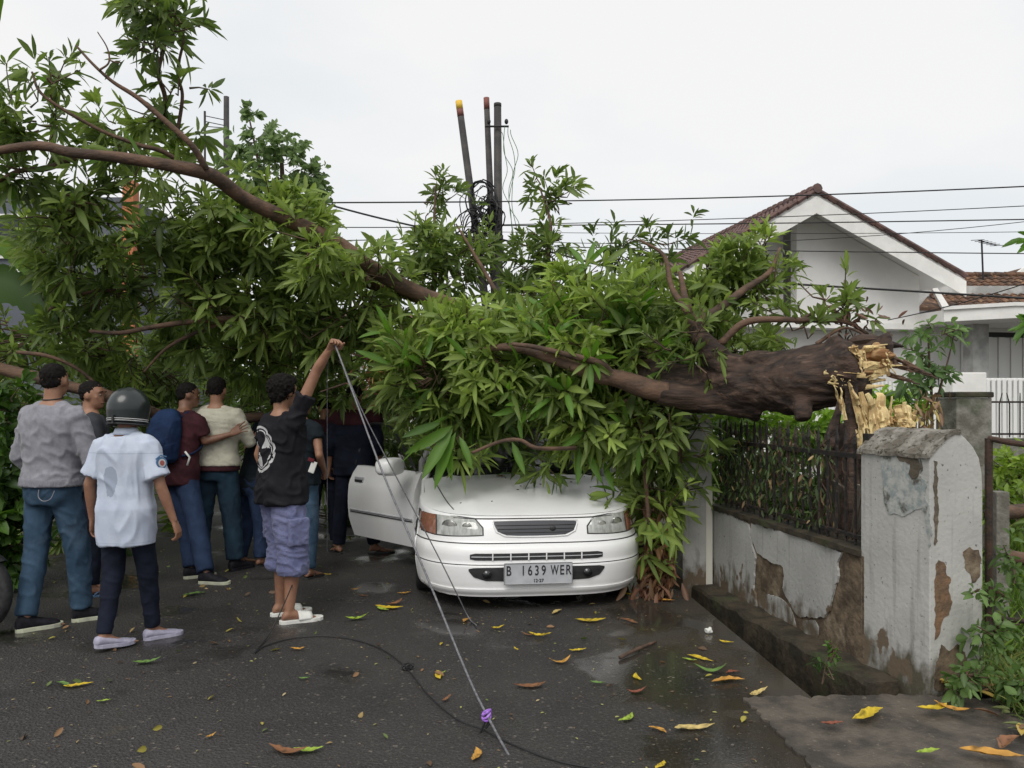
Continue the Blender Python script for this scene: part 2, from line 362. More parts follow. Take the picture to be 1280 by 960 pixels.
# ---- pillars
M['capstone'] = mat('capstone', (.25,.235,.205), .9, (.12,.105,.085), 9, .42, .58, bump=1, bscale=45, col3=(.05,.045,.03), scale3=38, lo3=.55, hi3=.62)
def pillar_mesh(corner, du, dv, prof, depth, mtl, name, par):
    """profile in the (du,z) plane, extruded along dv"""
    b = MB(); n = 9; rings = []
    poly = [corner+du*x+Vector((0,0,z)) for x, z in prof]
    b.prism(poly, dv*depth); return wchild(b, name, mtl, par, bevel=.006)
bp_ = empty('gate_pillar', (2.2,4.15,0), 0, 'large white gate pillar with rounded gable top and peeling paint, nearest the camera', 'pillar')
PB = Vector((2.2,4.15,0)); PU = Vector((.954,.30,0)).normalized(); PV = Vector((-.30,.954,0)).normalized()
PV = (Vector((2.05,4.62,0))-PB).normalized(); PDEP = .50
prof = [(0,-.3),(0,1.262),(.06,1.318),(.12,1.362),(.165,1.382),(.20,1.382),(.24,1.355),(.295,1.305),(.335,1.245),(.355,1.16),(.36,1.06),(.36,-.3)]
pillar_mesh(PB, PU, PV, prof, PDEP, M['pillar'], 'shaft', bp_)
rp_ = [(-.018,1.248),(-.016,1.272),(.055,1.336),(.115,1.380),(.165,1.400),(.20,1.398),(.21,1.372),(.165,1.374),(.12,1.354),(.06,1.310),(.002,1.256)]
b = MB(); rings = []
for i in range(13):
    k = i/12; j = .004*math.sin(i*3.1)
    rings.append([PB+PU*(x+j)+PV*(-.008+(PDEP+.02)*k)+Vector((0,0,z+j+.003*math.cos(i*5))) for x, z in rp_])
b.loft(rings); wchild(b, 'roof_slab', M['capstone'], bp_)
M['faded'] = mat('faded', (.24,.275,.27), .8, (.40,.40,.38), 22, .42, .58, bump=.5, bscale=30, col3=(.09,.085,.07), scale3=7, lo3=.55, hi3=.62)
def pface(px, py, off=.003):           # a point on the road-side face of the big pillar
    a = (px-640)/FPX; Y = (PB.x-PV.x/PV.y*PB.y)/(a-PV.x/PV.y); N_ = Vector((-PV.y,PV.x,0)); return P(px,py,Y)+N_*off
def pface2(px, py, off=.003):
    a = (px-640)/FPX; k = PU.x/PU.y; Y = (PB.x-k*PB.y)/(a-k); N_ = Vector((PU.y,-PU.x,0)); return P(px,py,Y)+N_*off
def patch_on(f, pts, m, name, th=.004, label=None):
    poly = jag([f(x,y,.001) for x,y in pts], .012, .012, pts[0][0]); nn = (poly[1]-poly[0]).cross(poly[2]-poly[0])
    e = (f(pts[0][0],pts[0][1],.001+th)-f(pts[0][0],pts[0][1],.001)); b = MB(); b.prism(poly, e); return wchild(b, name, M[m], bp_, label=label)
patch_on(pface, [(1101,567),(1118,566),(1138,568),(1150,574),(1153,584),(1150,592),(1156,600),(1158,620),(1163,640),(1166,668),(1163,684),(1158,650),(1153,636),(1140,640),(1128,644),(1112,642),(1106,630),(1104,600)], 'faded', 'paint_patch', label='blue-grey patch where the white paint has peeled')
M['stain'] = mat('stain', (.085,.07,.05), .85, (.14,.11,.08), 12, bump=.8, bscale=40)
M['brick_red'] = mat('brick_red', (.19,.11,.06), .9, (.10,.07,.045), 12, bump=1, bscale=40)
patch_on(pface2, [(1169,705),(1173,700),(1180,703),(1183,716),(1188,722),(1186,740),(1190,752),(1186,768),(1178,775),(1174,792),(1169,800),(1168,760)], 'brick_red', 'exposed_masonry', th=.002)
patch_on(pface2, [(1204,690),(1212,684),(1222,688),(1226,700),(1224,722),(1216,728),(1212,716),(1206,712)], 'masonry', 'exposed_masonry', th=.002)
patch_on(pface2, [(1168,842),(1176,806),(1186,812),(1196,806),(1206,815),(1210,840),(1196,856),(1180,866),(1168,860)], 'masonry', 'exposed_masonry', th=.002)

patch_on(pface, [(1122,571),(1138,570),(1150,575),(1153,584),(1148,594),(1141,600),(1137,592),(1139,580),(1130,577)], 'stain', 'stain', th=.007)
patch_on(pface2, [(1167,575),(1171,577),(1171,610),(1173,640),(1171,676),(1168,682),(1167,640)], 'stain', 'stain', th=.003)
sp_ = empty('far_pillar', (1.41,6.72,0), 0, 'small weathered wall pillar under the fallen trunk, beside the car', 'pillar')
SB = Vector((1.42,6.55,0)); SU = Vector((.97,.2,0)).normalized(); SV = Vector((-.17,.985,0)).normalized()
prof = [(0,-.4),(0,1.30),(.03,1.38),(.09,1.425),(.17,1.43),(.235,1.39),(.26,1.33),(.26,-.4)]
pillar_mesh(SB, SU, SV, prof, .30, M['plaster'], 'shaft', sp_)
prof2 = [(.012,1.335),(.035,1.388),(.09,1.43),(.17,1.436),(.24,1.396),(.268,1.335),(.262,1.30),(.235,1.36),(.17,1.40),(.09,1.395),(.03,1.345),(.01,1.30)]
b = MB(); b.prism([SB+SU*x-SV*.012+Vector((0,0,z)) for x,z in prof2], SV*.325); wchild(b, 'cap', M['concrete'], sp_)
b = MB(); b.prism([SB+SU*(.205)-SV*.002+Vector((0,0,z)) for z in (.0,.82)]+[SB+SU*(.262)-SV*.002+Vector((0,0,z)) for z in (.80,.02)], -SV*.006); wchild(b, 'plaster_edge', M['cream'], sp_)
# ---- iron fence on the low wall
fen = empty('iron_fence', wq(0,.68,.06), 0, 'rusty black iron spike fence standing on the low wall', 'fence')
def fbar(s, top, j):
    b = MB(); p0 = wq(s,.67,.06); lean = Vector((random.gauss(0,.006),random.gauss(0,.006),0))
    b.tube([p0, p0+Vector((0,0,.5))+lean*.5, p0+Vector((0,0,top-.72))+lean, p0+Vector((0,0,top-.69))+lean, p0+Vector((0,0,top-.60))+lean*1.1], [.0095,.0095,.0095,.015,.002], 6)
    return wchild(b, 'bar', M['black_metal'], fen)
nb = 21
for i in range(nb): fbar(.05+i*(WL-.12)/(nb-1), 1.33+random.uniform(-.02,.025), i)
for z, t_ in ((.735,.022),(1.22,.03)):
    b = MB(); b.prism([wq(.0,z-t_/2,.045),wq(WL-.03,z-t_/2,.045),wq(WL-.03,z+t_/2,.045),wq(.0,z+t_/2,.045)], WN*.03); wchild(b, 'rail', M['black_metal'], fen)
b = MB(); b.prism([wq(.0,.66,.04),wq(.05,.66,.04),wq(.05,1.36,.04),wq(.0,1.36,.04)], WN*.04); wchild(b, 'post', M['black_metal'], fen)
# leaning boards behind the fence
M['oldwood'] = mat('oldwood', (.16,.14,.115), .85, (.08,.07,.055), 8, bump=.6, bscale=40, stretch=(1,1,.2))
for i, (s0, s1, lb) in enumerate(((.25,.62,'old grey board leaning behind the spike fence, nearer the big pillar'),(.55,.95,'narrower old grey board leaning behind the spike fence, further from the big pillar'))):
    b = MB(); b.prism([wq(s0,.05,.35),wq(s0+.16-.03*i,.05,.35),wq(s1+.16-.03*i,.98,.22),wq(s1,1.02,.22)][::-1] if 0 else [wq(s1,.05,.35),wq(s1+.16,.05,.35),wq(s0+.16,1.02,.24),wq(s0,.98,.24)], WN*.025)
    tag(b.build('board', M['oldwood']), lb, 'board', 'boards leaning behind the fence')
# ---- rusty pipe gate at the right edge and a stub post
M['rust'] = mat('rust', (.06,.032,.02), .8, (.025,.018,.014), 15, bump=.5, bscale=60)
gt = empty('pipe_gate', P(1236,700,4.75)*1, 0, 'rusty brown pipe gate standing open beside the big pillar', 'gate')
a0 = P(1236,548,4.75); b = MB(); b.tube([Vector((a0.x,a0.y,.0)), a0], .022, 10); wchild(b, 'gate_post', M['rust'], gt)
b = MB(); b.tube([a0, P(1262,553,4.65), P(1420,575,4.4)], .018, 10); wchild(b, 'top_rail', M['rust'], gt)
b = MB(); e0 = P(1420,575,4.4); b.tube([Vector((a0.x,a0.y,.25)), Vector((e0.x,e0.y,.25))], .015, 8); wchild(b, 'bottom_rail', M['rust'], gt)
b = MB(); b.tube([Vector((e0.x,e0.y,.0)), e0], .018, 8); wchild(b, 'gate_stile', M['rust'], gt)
b = MB(); q = P(1249,614,5.1); b.box((q.x,q.y,q.z/2),(.085,.085,q.z)); tag(b.build('stub_post', M['concrete'], bevel=.008), 'short square concrete post behind the rusty gate pipe', 'post')
# ---- rear railing with mossy pillar
rl = empty('rear_railing', P(1200,520,8.4), 0, 'black iron railing with bent tips behind the garden, in front of the white house', 'railing')
def rp(px, z, Y=9.0): return Vector(((px-640)/FPX*Y, Y, z))
for k in range(34):
    px = 1080+k*13.0
    if 1178 < px < 1232: continue
    b = MB(); x0 = rp(px,0).x; z1 = 1.60; t_ = [Vector((x0,9,1.14)),Vector((x0,9,z1-.08))]
    bend = (.0,.035,-.035)[k % 3] if px > 1228 else 0
    t_ += [Vector((x0+bend,9,z1+.05))]
    b.tube(t_, [.008,.008,.005], 5); wchild(b, 'bar', M['black_metal'], rl)
for z in (1.18,1.545):
    for x0, x1 in ((1075,1184),(1227,1520)):
        b = MB(); c0 = rp(x0,z); c1 = rp(x1,z); b.box((c0+c1)/2, (c1.x-c0.x,.03,.022)); wchild(b, 'rail', M['black_metal'], rl)
b = MB(); c0 = rp(1060,.56); c1 = rp(1520,.56); b.box((c0+c1)/2, (c1.x-c0.x,.16,1.14)); tag(b.build('railing_wall', M['concrete']), 'mossy low concrete wall carrying the rear black railing', 'wall')
p0 = P(1205,500,7.6); b = MB(); w_ = .335
b.loft([[p0+Vector((dx*w_/2,dy*w_/2,0))-Vector((0,0,p0.z-z)) for dx,dy in ((-1,-1),(1,-1),(1,1),(-1,1))] for z in (0,1.585)]); pm = empty('mossy_pillar', (p0.x,p0.y,0), 0, 'grey mossy concrete pillar with a flat cap between the black railings', 'pillar')
wchild(b, 'shaft', M['concrete'], pm, bevel=.01)
b = MB(); b.box((p0.x,p0.y,1.615),(w_+.03,w_+.03,.055)); wchild(b, 'cap', M['mossy'], pm, bevel=.015)
# ================================================================== WHITE HOUSE
M['white_wall'] = mat('white_wall', (.78,.77,.75), .8, (.72,.71,.69), 1.2); M['white_trim'] = mat('white_trim', (.82,.81,.78), .7, (.74,.73,.70), 3)
M['soffit'] = mat('soffit', (.74,.73,.71), .8); M['grey_wall'] = mat('grey_wall', (.50,.50,.485), .8, (.30,.30,.29), 2)
M['tile_red'] = mat('tile_red', (.155,.088,.076), .8, (.085,.052,.047), 3.5, .4, .6, bump=.3, bscale=20); M['tile_brown'] = mat('tile_brown', (.16,.085,.05), .85, (.055,.035,.025), 2.2, .4, .6, col3=(.28,.16,.09), scale3=5, lo3=.56, hi3=.64)
M['slat_white'] = mat('slat_white', (.76,.76,.74), .6); M['dark'] = mat('dark', (.015,.015,.015), .6); M['glass_dark'] = mat('glass_dark', (.02,.022,.025), .08)
H0 = Vector((7.7,20,0)); HU = Vector((-.17,.985,0)).normalized(); HV = Vector((.985,.17,0)).normalized()
def hq(t, s, z): return H0+HV*t+HU*s+Vector((0,0,z))
hs = empty('white_house', H0, 0, 'white gabled house with red tiled roof behind the broken trunk', 'house')
AZ = 6.87; SL = .48; TR = 4.25; DEEP = 13.0
def hprism(t0, t1, s0, s1, z0, z1, name, m, label=None, par=hs):
    b = MB(); b.prism([hq(t0,s0,z0),hq(t1,s0,z0),hq(t1,s0,z1),hq(t0,s0,z1)], HU*(s1-s0)); return wchild(b, name, M[m], par, label=label)
def tiles(base, du, dv, nu, nv, tw, tl, m, name, par):
    """curved clay tiles, nu columns along du, nv rows going up dv; each tile its own overlapping shell"""
    nrm = du.cross(dv).normalized(); nrm = nrm if nrm.z > 0 else -nrm
    b = MB(); prof = [(0,0),(.15,.035),(.4,.05),(.65,.03),(.85,0),(1.0,-.005)]
    for j in range(nv):
        for i in range(nu):
            o = base+du*(i*tw)+dv*(j*tl); jit = random.uniform(-.008,.008); k = len(prof)
            lo = [o+du*(x*tw)+nrm*(h+.045+jit) for x,h in prof]; hi = [o+du*(x*tw)+dv*(tl*1.1)+nrm*(h+.01) for x,h in prof]; un = [o+du*(x*tw)+nrm*(h+.01) for x,h in prof]
            b.add(lo+hi+un, [(q,q+1,q+1+k,q+k) for q in range(k-1)]+[(q+2*k,q+1+2*k,q+1,q) for q in range(k-1)])
    return wchild(b, name, m, par, kind='stuff')
rfo = {}
def S2(sg): return SL if sg > 0 else .575
for sg in (-1, 1):
    b = MB(); n = Vector((0,0,.14)); b.prism([hq(0,-.02,AZ-.14),hq(sg*TR,-.02,AZ-.14-S2(sg)*TR),hq(sg*TR,DEEP,AZ-.14-S2(sg)*TR),hq(0,DEEP,AZ-.14)], n); rfo[sg] = wchild(b, 'roof', M['soffit'], hs)
    dv = (hq(0,0,AZ)-hq(sg*TR,0,AZ-S2(sg)*TR)); lt = dv.length; dv.normalize()
    tiles(hq(sg*TR,-.05,AZ-S2(sg)*TR)-dv*.08, HU, dv, int(DEEP/.24), int(lt/.30)+1, .24, .30, M['tile_red'], 'roof_tiles', rfo[sg])
b = MB()
for k in range(44): b.tube([hq(0,-.12+k*.3,AZ+.07),hq(0,-.12+k*.3+.31,AZ+.045)], [.13,.10], 8)
wchild(b, 'ridge_tiles', M['tile_red'], rfo[-1], kind='stuff')
b = MB()
for sg in (-1,1):
    for k in range(16):
        t0 = sg*TR*k/16; t1 = sg*TR*(k+1.05)/16; b.tube([hq(t0,-.06,AZ-abs(t0)*S2(sg)+.04),hq(t1,-.06,AZ-abs(t1)*S2(sg)+.02)], [.06,.075], 6)
wchild(b, 'verge_tiles', M['tile_red'], rfo[1], kind='stuff')
for sg in (-1,1):
    b = MB(); b.prism([hq(0,-.06,AZ-.12),hq(sg*(TR+.02),-.06,AZ-.12-S2(sg)*TR),hq(sg*(TR+.02),-.06,AZ-.52-S2(sg)*TR),hq(0,-.06,AZ-.55)], HU*.04); wchild(b, 'bargeboard', M['white_trim'], hs)
TW = 3.62
b = MB(); b.prism([hq(0,.9,3.66),hq(TW,.9,3.66),hq(TW,.9,AZ-.16-SL*TW),hq(0,.9,AZ-.16)], HU*.3); wchild(b, 'gable_wall', M['white_wall'], hs)
b = MB(); b.prism([hq(-TW,1.6,3.66),hq(.0,1.6,3.66),hq(.0,1.6,AZ-.16),hq(-TW,1.6,AZ-.16-.575*TW)], HU*.3); wchild(b, 'gable_wall', M['white_wall'], hs, label='recessed grey part of the gable wall')
hprism(-TW,TW,.75,1.9,3.50,3.66,'ledge','white_trim'); hprism(-TW,TW,1.4,1.7,0,3.5,'wall','white_wall')
hprism(TW-.05,TW+.1,1.2,DEEP-1,0,4.6,'side_wall','white_wall'); hprism(-TW-.1,-TW+.05,1.9,DEEP-1,0,4.7,'side_wall','grey_wall')
hprism(1.15,1.32,1.34,1.4,2.6,3.2,'number_plate','brick_red',label='small red plate on the wall'); hprism(-2.6,-1.0,1.36,1.41,1.0,2.8,'window','glass_dark')
# porch canopy, column, folding doors
b = MB(); b.prism([hq(3.5,-.2,3.62),hq(4.6,-1.3,3.62),hq(14,-1.3,3.62),hq(14,3.0,3.62),hq(3.5,3.0,3.62)], (0,0,.30)); wchild(b, 'porch_canopy', M['white_trim'], hs)
b = MB(); b.prism([hq(3.45,-.25,3.92),hq(4.58,-1.35,3.92),hq(14,-1.35,3.92),hq(14,-1.1,3.92),hq(4.7,-1.1,3.92),hq(3.55,-.05,3.92)], (0,0,.09)); wchild(b, 'canopy_rim', M['white_trim'], hs)
def hx(px, s, z):
    # point of the porch plane at depth s under picture column px
    best = None
    a = (px-640)/FPX; t = (a*(H0.y+HU.y*s)-(H0.x+HU.x*s))/(HV.x-a*HV.y); return t
t0 = hx(1216,.2,0); t1 = hx(1236,.2,0); hprism(t0,t1,.2,.55,0,3.62,'column','grey_wall')
hprism(hx(1150,1.3,0),15,1.3,1.45,3.52,3.62,'lintel','white_wall'); hprism(hx(1186,1.3,0),15,1.32,1.40,3.38,3.52,'transom_gap','dark'); hprism(hx(1140,1.3,0),hx(1186,1.3,0),1.3,1.45,0,3.52,'wall','white_wall')
pa = hx(1186,1.32,0); k = 0
while pa < 13.5:
    hprism(pa,pa+.19,1.32+.04*(k%2),1.36+.04*(k%2),0,3.38,'door_slat','slat_white'); pa += .2; k += 1
# neighbouring roof, brown tiles, with bargeboard
nh = empty('neighbour_house', (13,25,0), 0, 'neighbouring house with old brown clay tiles right of the white gable', 'house')
A_ = P(1148,384,22.5); B_ = P(1330,384,22.5); C_ = P(1330,350,25.0); D_ = P(1180,346,25.0)
b = MB(); b.prism([A_,B_,C_,D_], (0,0,-.1)); nr = wchild(b, 'roof', M['tile_brown'], nh)
du = (B_-A_).normalized(); dv = (D_-A_); dv = (dv-du*dv.dot(du)); ln = dv.length; dv.normalize(); tiles(A_+du*.75, du, dv, 17, int(ln/.3)+1, .24, .30, M['tile_brown'], 'roof_tiles', nr)
b = MB()
for k in range(14): b.tube([D_+du*(k*.32)+Vector((0,0,.06)), D_+du*(k*.32+.34)+Vector((0,0,.06))], [.11,.09], 7)
wchild(b, 'ridge_tiles', M['tile_brown'], nr, kind='stuff')
b = MB(); b.box(P(1240,440,23.5)*1, (6.0,.3,3.9)); wchild(b, 'wall', M['grey_wall'], nh)
b = MB(); b.prism([P(1165,360,22.4),P(1172,360,22.4),P(1186,382,22.4),P(1178,384,22.4)], (0,.1,0)); wchild(b, 'bargeboard', M['white_trim'], nh)
fr = empty('far_roof', P(1300,360,27), 0, 'end of a further tiled roof at the right edge of the picture', 'roof')
b = MB(); b.prism([P(1262,352,27),P(1285,333,27),P(1340,333,27),P(1340,352,27)], (0,3,0)); wchild(b, 'roof_slope', M['tile_brown'], fr)
b = MB(); b.prism([P(1260,356,26.9),P(1285,336,26.9),P(1285,331,26.9),P(1257,352,26.9)], (0,.15,0)); wchild(b, 'bargeboard', M['white_trim'], fr)
an = empty('tv_antenna', P(1228,345,24.5), 0, 'thin television antenna on the brown tiled roof', 'antenna')
b = MB(); b.tube([P(1229,350,24.5),P(1227,300,24.5)], .03, 6); wchild(b, 'mast', M['wire'], an)
b = MB(); b.tube([P(1222,300,24.5),P(1246,307,24.5)], .015, 5)
for i in range(6): c = P(1222,300,24.5).lerp(P(1246,307,24.5), i/5); b.tube([c-Vector((0,.35,.06)), c+Vector((0,.35,.06))], .01, 4)
wchild(b, 'aerial', M['wire'], an)
# white front fence of the house : block wall, slatted gate
wf = empty('white_gate', P(1250,500,16), 0, 'white slatted metal gate of the house at the right', 'gate')
for k in range(18):
    x = P(1228,0,16).x+k*.11; b = MB(); b.box((x,16,1.0),(.07,.03,2.0)); wchild(b, 'slat', M['slat_white'], wf)
b = MB(); b.box((P(1228,0,16).x+1.0,16.04,2.0),(2.1,.04,.06)); wchild(b, 'rail', M['slat_white'], wf)
wb = MB(); x0 = P(1143,0,16).x; x1 = P(1222,0,16).x
wb.box(((x0+x1)/2,16,.92),(x1-x0,.2,1.84)); wb2 = empty('white_boundary_wall', ((x0+x1)/2,16,0), 0, 'white boundary wall with a small raised pier at the house', 'wall'); wchild(wb, 'wall', M['white_trim'], wb2)
b = MB(); q0 = P(1183,466,15.85); q1 = P(1225,466,15.85); b.box(((q0.x+q1.x)/2,15.8,q0.z/2),(q1.x-q0.x,.35,q0.z)); wchild(b, 'pier', M['white_trim'], wb2, bevel=.02)
wf2 = empty('white_picket_fence', P(1110,500,16), 0, 'white metal picket fence seen under the splintered trunk', 'fence')
for k in range(26):
    x = P(1040,0,16).x+k*.078
    if x > x0: break
    b = MB(); b.box((x,16,.98),(.04,.03,1.96)); wchild(b, 'picket', M['slat_white'], wf2)
b = MB(); b.box(((P(1040,0,16).x+x0)/2,16.03,1.75),(x0-P(1040,0,16).x,.03,.06)); wchild(b, 'rail', M['slat_white'], wf2)
# ================================================================== LEFT BUILDING
M['bluegrey'] = mat('bluegrey', (.115,.13,.155), .8, (.09,.10,.12), 1.5); M['orange'] = mat('orange', (.45,.15,.06), .7)
lb = empty('grey_building', (-9.5,16,0), 0, 'blue-grey building with an orange corner column behind the leaves', 'building')
b = MB(); b.box((-13.0,18.5,2.85),(10.4,5,5.7)); wchild(b, 'wall', M['bluegrey'], lb)
b = MB(); b.box((P(162,0,15.9).x,15.95,3.05),(.22,.25,5.9)); wchild(b, 'column', M['orange'], lb)
for z in (3.9,4.05,4.2,2.6,2.75): b = MB(); b.box((-11.5,15.96,z),(5,.06,.06)); wchild(b, 'shutter_slat', M['slat_white'], lb)
b = MB(); b.box((-10.2,15.97,4.9),(1.6,.05,.9)); wf_ = wchild(b, 'window', M['white_trim'], lb)
b = MB(); b.box((-10.2,15.935,4.9),(1.45,.02,.76)); wchild(b, 'pane', M['glass_dark'], wf_)
for (xx, w2, h2, Y2, lb_, mm) in ((-5.6,2.6,3.3,21,'low white house far behind the crown, left part','white_wall'),(-1.6,2.8,3.4,23,'low pale house far behind the poles','white_trim'),(2.2,3.0,3.2,24,'low grey-white house far behind the car','white_wall')):
    t_ = empty('far_house', (xx,Y2,0), 0, lb_, 'house'); b = MB(); b.box((xx,Y2+1,h2/2),(w2,2,h2)); wchild(b, 'wall', M[mm], t_)
    b = MB(); b.prism([(xx-w2/2-.3,Y2-.3,h2),(xx+w2/2+.3,Y2-.3,h2),(xx+w2/2+.3,Y2+1,h2+.7),(xx-w2/2-.3,Y2+1,h2+.7)], (0,0,.1)); wchild(b, 'roof', M['tile_brown'], t_)
    b = MB(); b.box((xx,Y2-.01,1.5),(.9,.06,1.0)); wchild(b, 'window', M['glass_dark'], t_)
# ================================================================== POLES AND WIRES
M['pole'] = mat('pole', (.035,.032,.032), .75, (.06,.055,.052), 5); M['pole_yellow'] = mat('pole_yellow', (.75,.48,.05), .6); M['pole_red'] = mat('pole_red', (.20,.07,.055), .7)
def pole(top, bot, Y, r0, r1, caps, label, name='utility_pole'):
    a = P(*top, Y); c = P(*bot, Y); d = (c-a)/(a.z-c.z); foot = a+d*(a.z)
    t_ = empty(name, foot, 0, label, 'pole', 'leaning poles in the middle'); L_ = (foot-a).length; u = (foot-a).normalized()
    b = MB(); b.tube([a+u*.01, foot], [r0,r1], 12); wchild(b, 'shaft', M['pole'], t_, smooth=True)
    z = 0
    for nm, m_, h in caps:
        b = MB(); b.tube([a+u*(z-.01), a+u*(z+h)], [r0*1.04,r0*1.05], 12); wchild(b, nm, M[m_], t_, smooth=True); z += h
    return t_
pole((573.5,127),(605,365),14,.058,.085,[('yellow_cap','pole_yellow',.14),('red_band','pole_red',.13)],'leaning dark pole with a yellow top')
pole((608,123),(618,365),14.1,.05,.085,[('red_cap','pole_red',.2)],'thin dark pole with a reddish top, middle of the three')
p3 = pole((622,130),(623,365),14.0,.065,.10,[('cap','pole',.05)],'upright dark pole carrying the insulator bracket')
b = MB(); b.tube([P(606,158,13.9),P(636,158,13.9)], .018, 6); wchild(b, 'crossbar', M['wire'], p3)
for px in (611,633): b = MB(); b.sphere(P(px,152,13.9),(.035,.035,.05),8,6); wchild(b, 'insulator', M['wire'], p3, smooth=True)
b = MB(); b.tube([P(283,121,16),P(283,200,16),P(285,500,16)], [.055,.06,.08], 10); tag(b.build('utility_pole', M['pole'], smooth=True), 'plain brownish pole rising above the crown at the left', 'pole')
mt = empty('antenna_mast', P(257,500,15), 0, 'thin steel antenna mast left of the plain pole', 'antenna')
b = MB(); b.tube([P(256,139,15),P(257,500,15)], .022, 6); wchild(b, 'mast', M['pole'], mt)
for y0, y1 in ((145,150),(152,157),(158,160)): b = MB(); b.tube([P(257,y0,15),P(281,y1,15)], .009, 5); wchild(b, 'rod', M['pole'], mt)
def sag(a, c, s, n=14): return [a.lerp(c, i/n)-Vector((0,0,s*4*(i/n)*(1-i/n))) for i in range(n+1)]
def wire(a, c, s, r, label, Y1=13.9, Y2=12.5):
    b = MB(); b.tube(sag(P(*a,Y1),P(*c,Y2),s,22), r*.75, 5); tag(b.build('overhead_wire', M['wire']), label, 'wire', 'overhead wires')
wire((622,252),(1400,227),.06,.016,'uppermost overhead wire passing just above the white gable')
wire((622,281),(1400,251),.05,.010,'second overhead wire from the top, crossing the house ridge')
wire((622,282),(1400,272),.02,.014,'third overhead wire from the top, right of the poles')
wire((622,307),(1400,318),.02,.012,'overhead wire crossing the middle of the white gable')
wire((622,290),(1400,288),.04,.007,'faint thin overhead wire between the third and the gable-crossing one')
wire((622,300),(1400,262),.25,.008,'thin wire sagging to the right edge below the third wire')
b = MB(); b.tube(curve_pts([P(622,298,13.9),P(700,318,13.8),P(760,333,13.7),P(860,345,13.4),P(975,354,13),P(1140,364,12.8),P(1300,374,12)], 40), .018, 6); tag(b.build('overhead_wire', M['wire']), 'thick drooping cable in front of the lower white gable wall', 'wire', 'overhead wires')
b = MB(); b.tube(sag(P(1110,400,14),P(1310,345,12),.05), .009, 5); tag(b.build('overhead_wire', M['wire']), 'service wire rising to the right across the porch canopy', 'wire', 'overhead wires')
b = MB(); b.tube(sag(P(622,252,13.9),P(-200,250,13),.03,24), .014, 5); tag(b.build('overhead_wire', M['wire']), 'straight overhead wire left of the poles', 'wire', 'overhead wires')
b = MB(); b.tube(sag(P(614,300,13.9),P(405,254,13.2),.05), .017, 5); tag(b.build('overhead_wire', M['wire']), 'slanting thick wire left of the poles, just below the straight one', 'wire', 'overhead wires')
b = MB(); b.tube(sag(P(622,283,13.9),P(-100,270,13),.08,24), .009, 5); tag(b.build('overhead_wire', M['wire']), 'lower thin wire left of the poles', 'wire', 'overhead wires')
b = MB(); b.tube(sag(P(622,296,13.9),P(-100,300,13),.06,24), .009, 5); tag(b.build('overhead_wire', M['wire']), 'lowest thin wire left of the poles', 'wire', 'overhead wires')
tb = MB(); rr = random.Random(3)
for k in range(46):
    c = P(rr.gauss(603,9), rr.uniform(240,345), 13.85+rr.uniform(-.2,.1)); rad = rr.uniform(.08,.34); a0 = rr.uniform(0,6); pts = []
    for i in range(10):
        a = a0+i*.75; pts.append(c+Vector((math.cos(a)*rad*rr.uniform(.6,1), rr.uniform(-.1,.1), math.sin(a)*rad*rr.uniform(.7,1.5))))
    tb.tube(curve_pts(pts, 16), rr.uniform(.006,.018), 4)
tag(tb.build('wire_tangle', M['wire']), 'dark tangle of loose cables wound round the poles', 'cables')
tb = MB()
for px, Y_ in ((629,13.9),(633,13.8),(637,13.9),(640,13.9)):
    tb.tube(curve_pts([P(px-2,155+rr.uniform(0,12),Y_)]+[P(px+rr.uniform(-6,7)+i*1.2,170+i*22,Y_) for i in range(7)], 30), .006, 4)
M['green_wire'] = mat('green_wire', (.12,.22,.13), .7); tag(tb.build('loose_wires', M['green_wire']), 'thin greenish loose wires hanging beside the upright pole', 'cables')
# ================================================================== FALLEN MANGO TREE
tree = empty('fallen_mango_tree', P(1090,520,5.7)*1, 0, 'huge fallen mango tree lying across the wall and the white car, trunk snapped', 'tree')
def ring_tube(pts, rad, n=16, bump=.12, seed=0, lump=3.0):
    b = MB(); pts = [Vector(p) for p in pts]; m = len(pts); rings = []; prev = None
    for i in range(m):
        d = (pts[min(i+1,m-1)]-pts[max(i-1,0)]).normalized()
        u = d.cross(Vector((0,0,1))) if prev is None else prev-d*prev.dot(d)
        if u.length < 1e-3: u = Vector((1,0,0))
        u.normalize(); prev = u; w = d.cross(u); ring = []
        for k in range(n):
            a = 2*math.pi*k/n; q = u*math.cos(a)+w*math.sin(a)
            r = rad[i]*(1+bump*noise.noise((pts[i]+q*rad[i])*lump+Vector((seed,0,0)))*1.6+bump*.5*noise.noise((pts[i]+q*rad[i])*lump*4))
            ring.append(pts[i]+q*r)
        rings.append(ring)
    b.loft(rings); return b
def limb(ctrl, r0, r1, name='branch', m='limb', n=28, seg=12, bump=.10, par=tree, label=None):
    pts = curve_pts([P(*c) for c in ctrl], n); rad = [r0+(r1-r0)*(i/n) for i in range(n+1)]
    return wchild(ring_tube(pts, rad, seg, bump, random.random()*50), name, M[m], par, smooth=True, label=label)
tp = curve_pts([P(1078,458,5.62),P(1035,472,5.68),P(985,478,5.78),P(930,481,5.95),P(880,486,6.12),P(830,482,6.3),P(760,462,6.7),P(690,440,7.2),P(600,405,7.6)], 64)
tr_ = [.15 if i < 1 else .215+.03*math.sin(i*.35)*(i < 30)-.0018*i for i in range(65)]
for i in range(1,9): tr_[i] = .20+.008*i
tr_ = [r*1.2 for r in tr_]
tr_ = [(.15,.20,.215)[i] if i < 3 else (.232+.012*math.sin(i*.55)-.0016*i)*1.08 for i in range(65)]; tr_ = [max(.09, r) for r in tr_]
tb_ = ring_tube(tp, tr_, 30, .16, 3, 2.6)
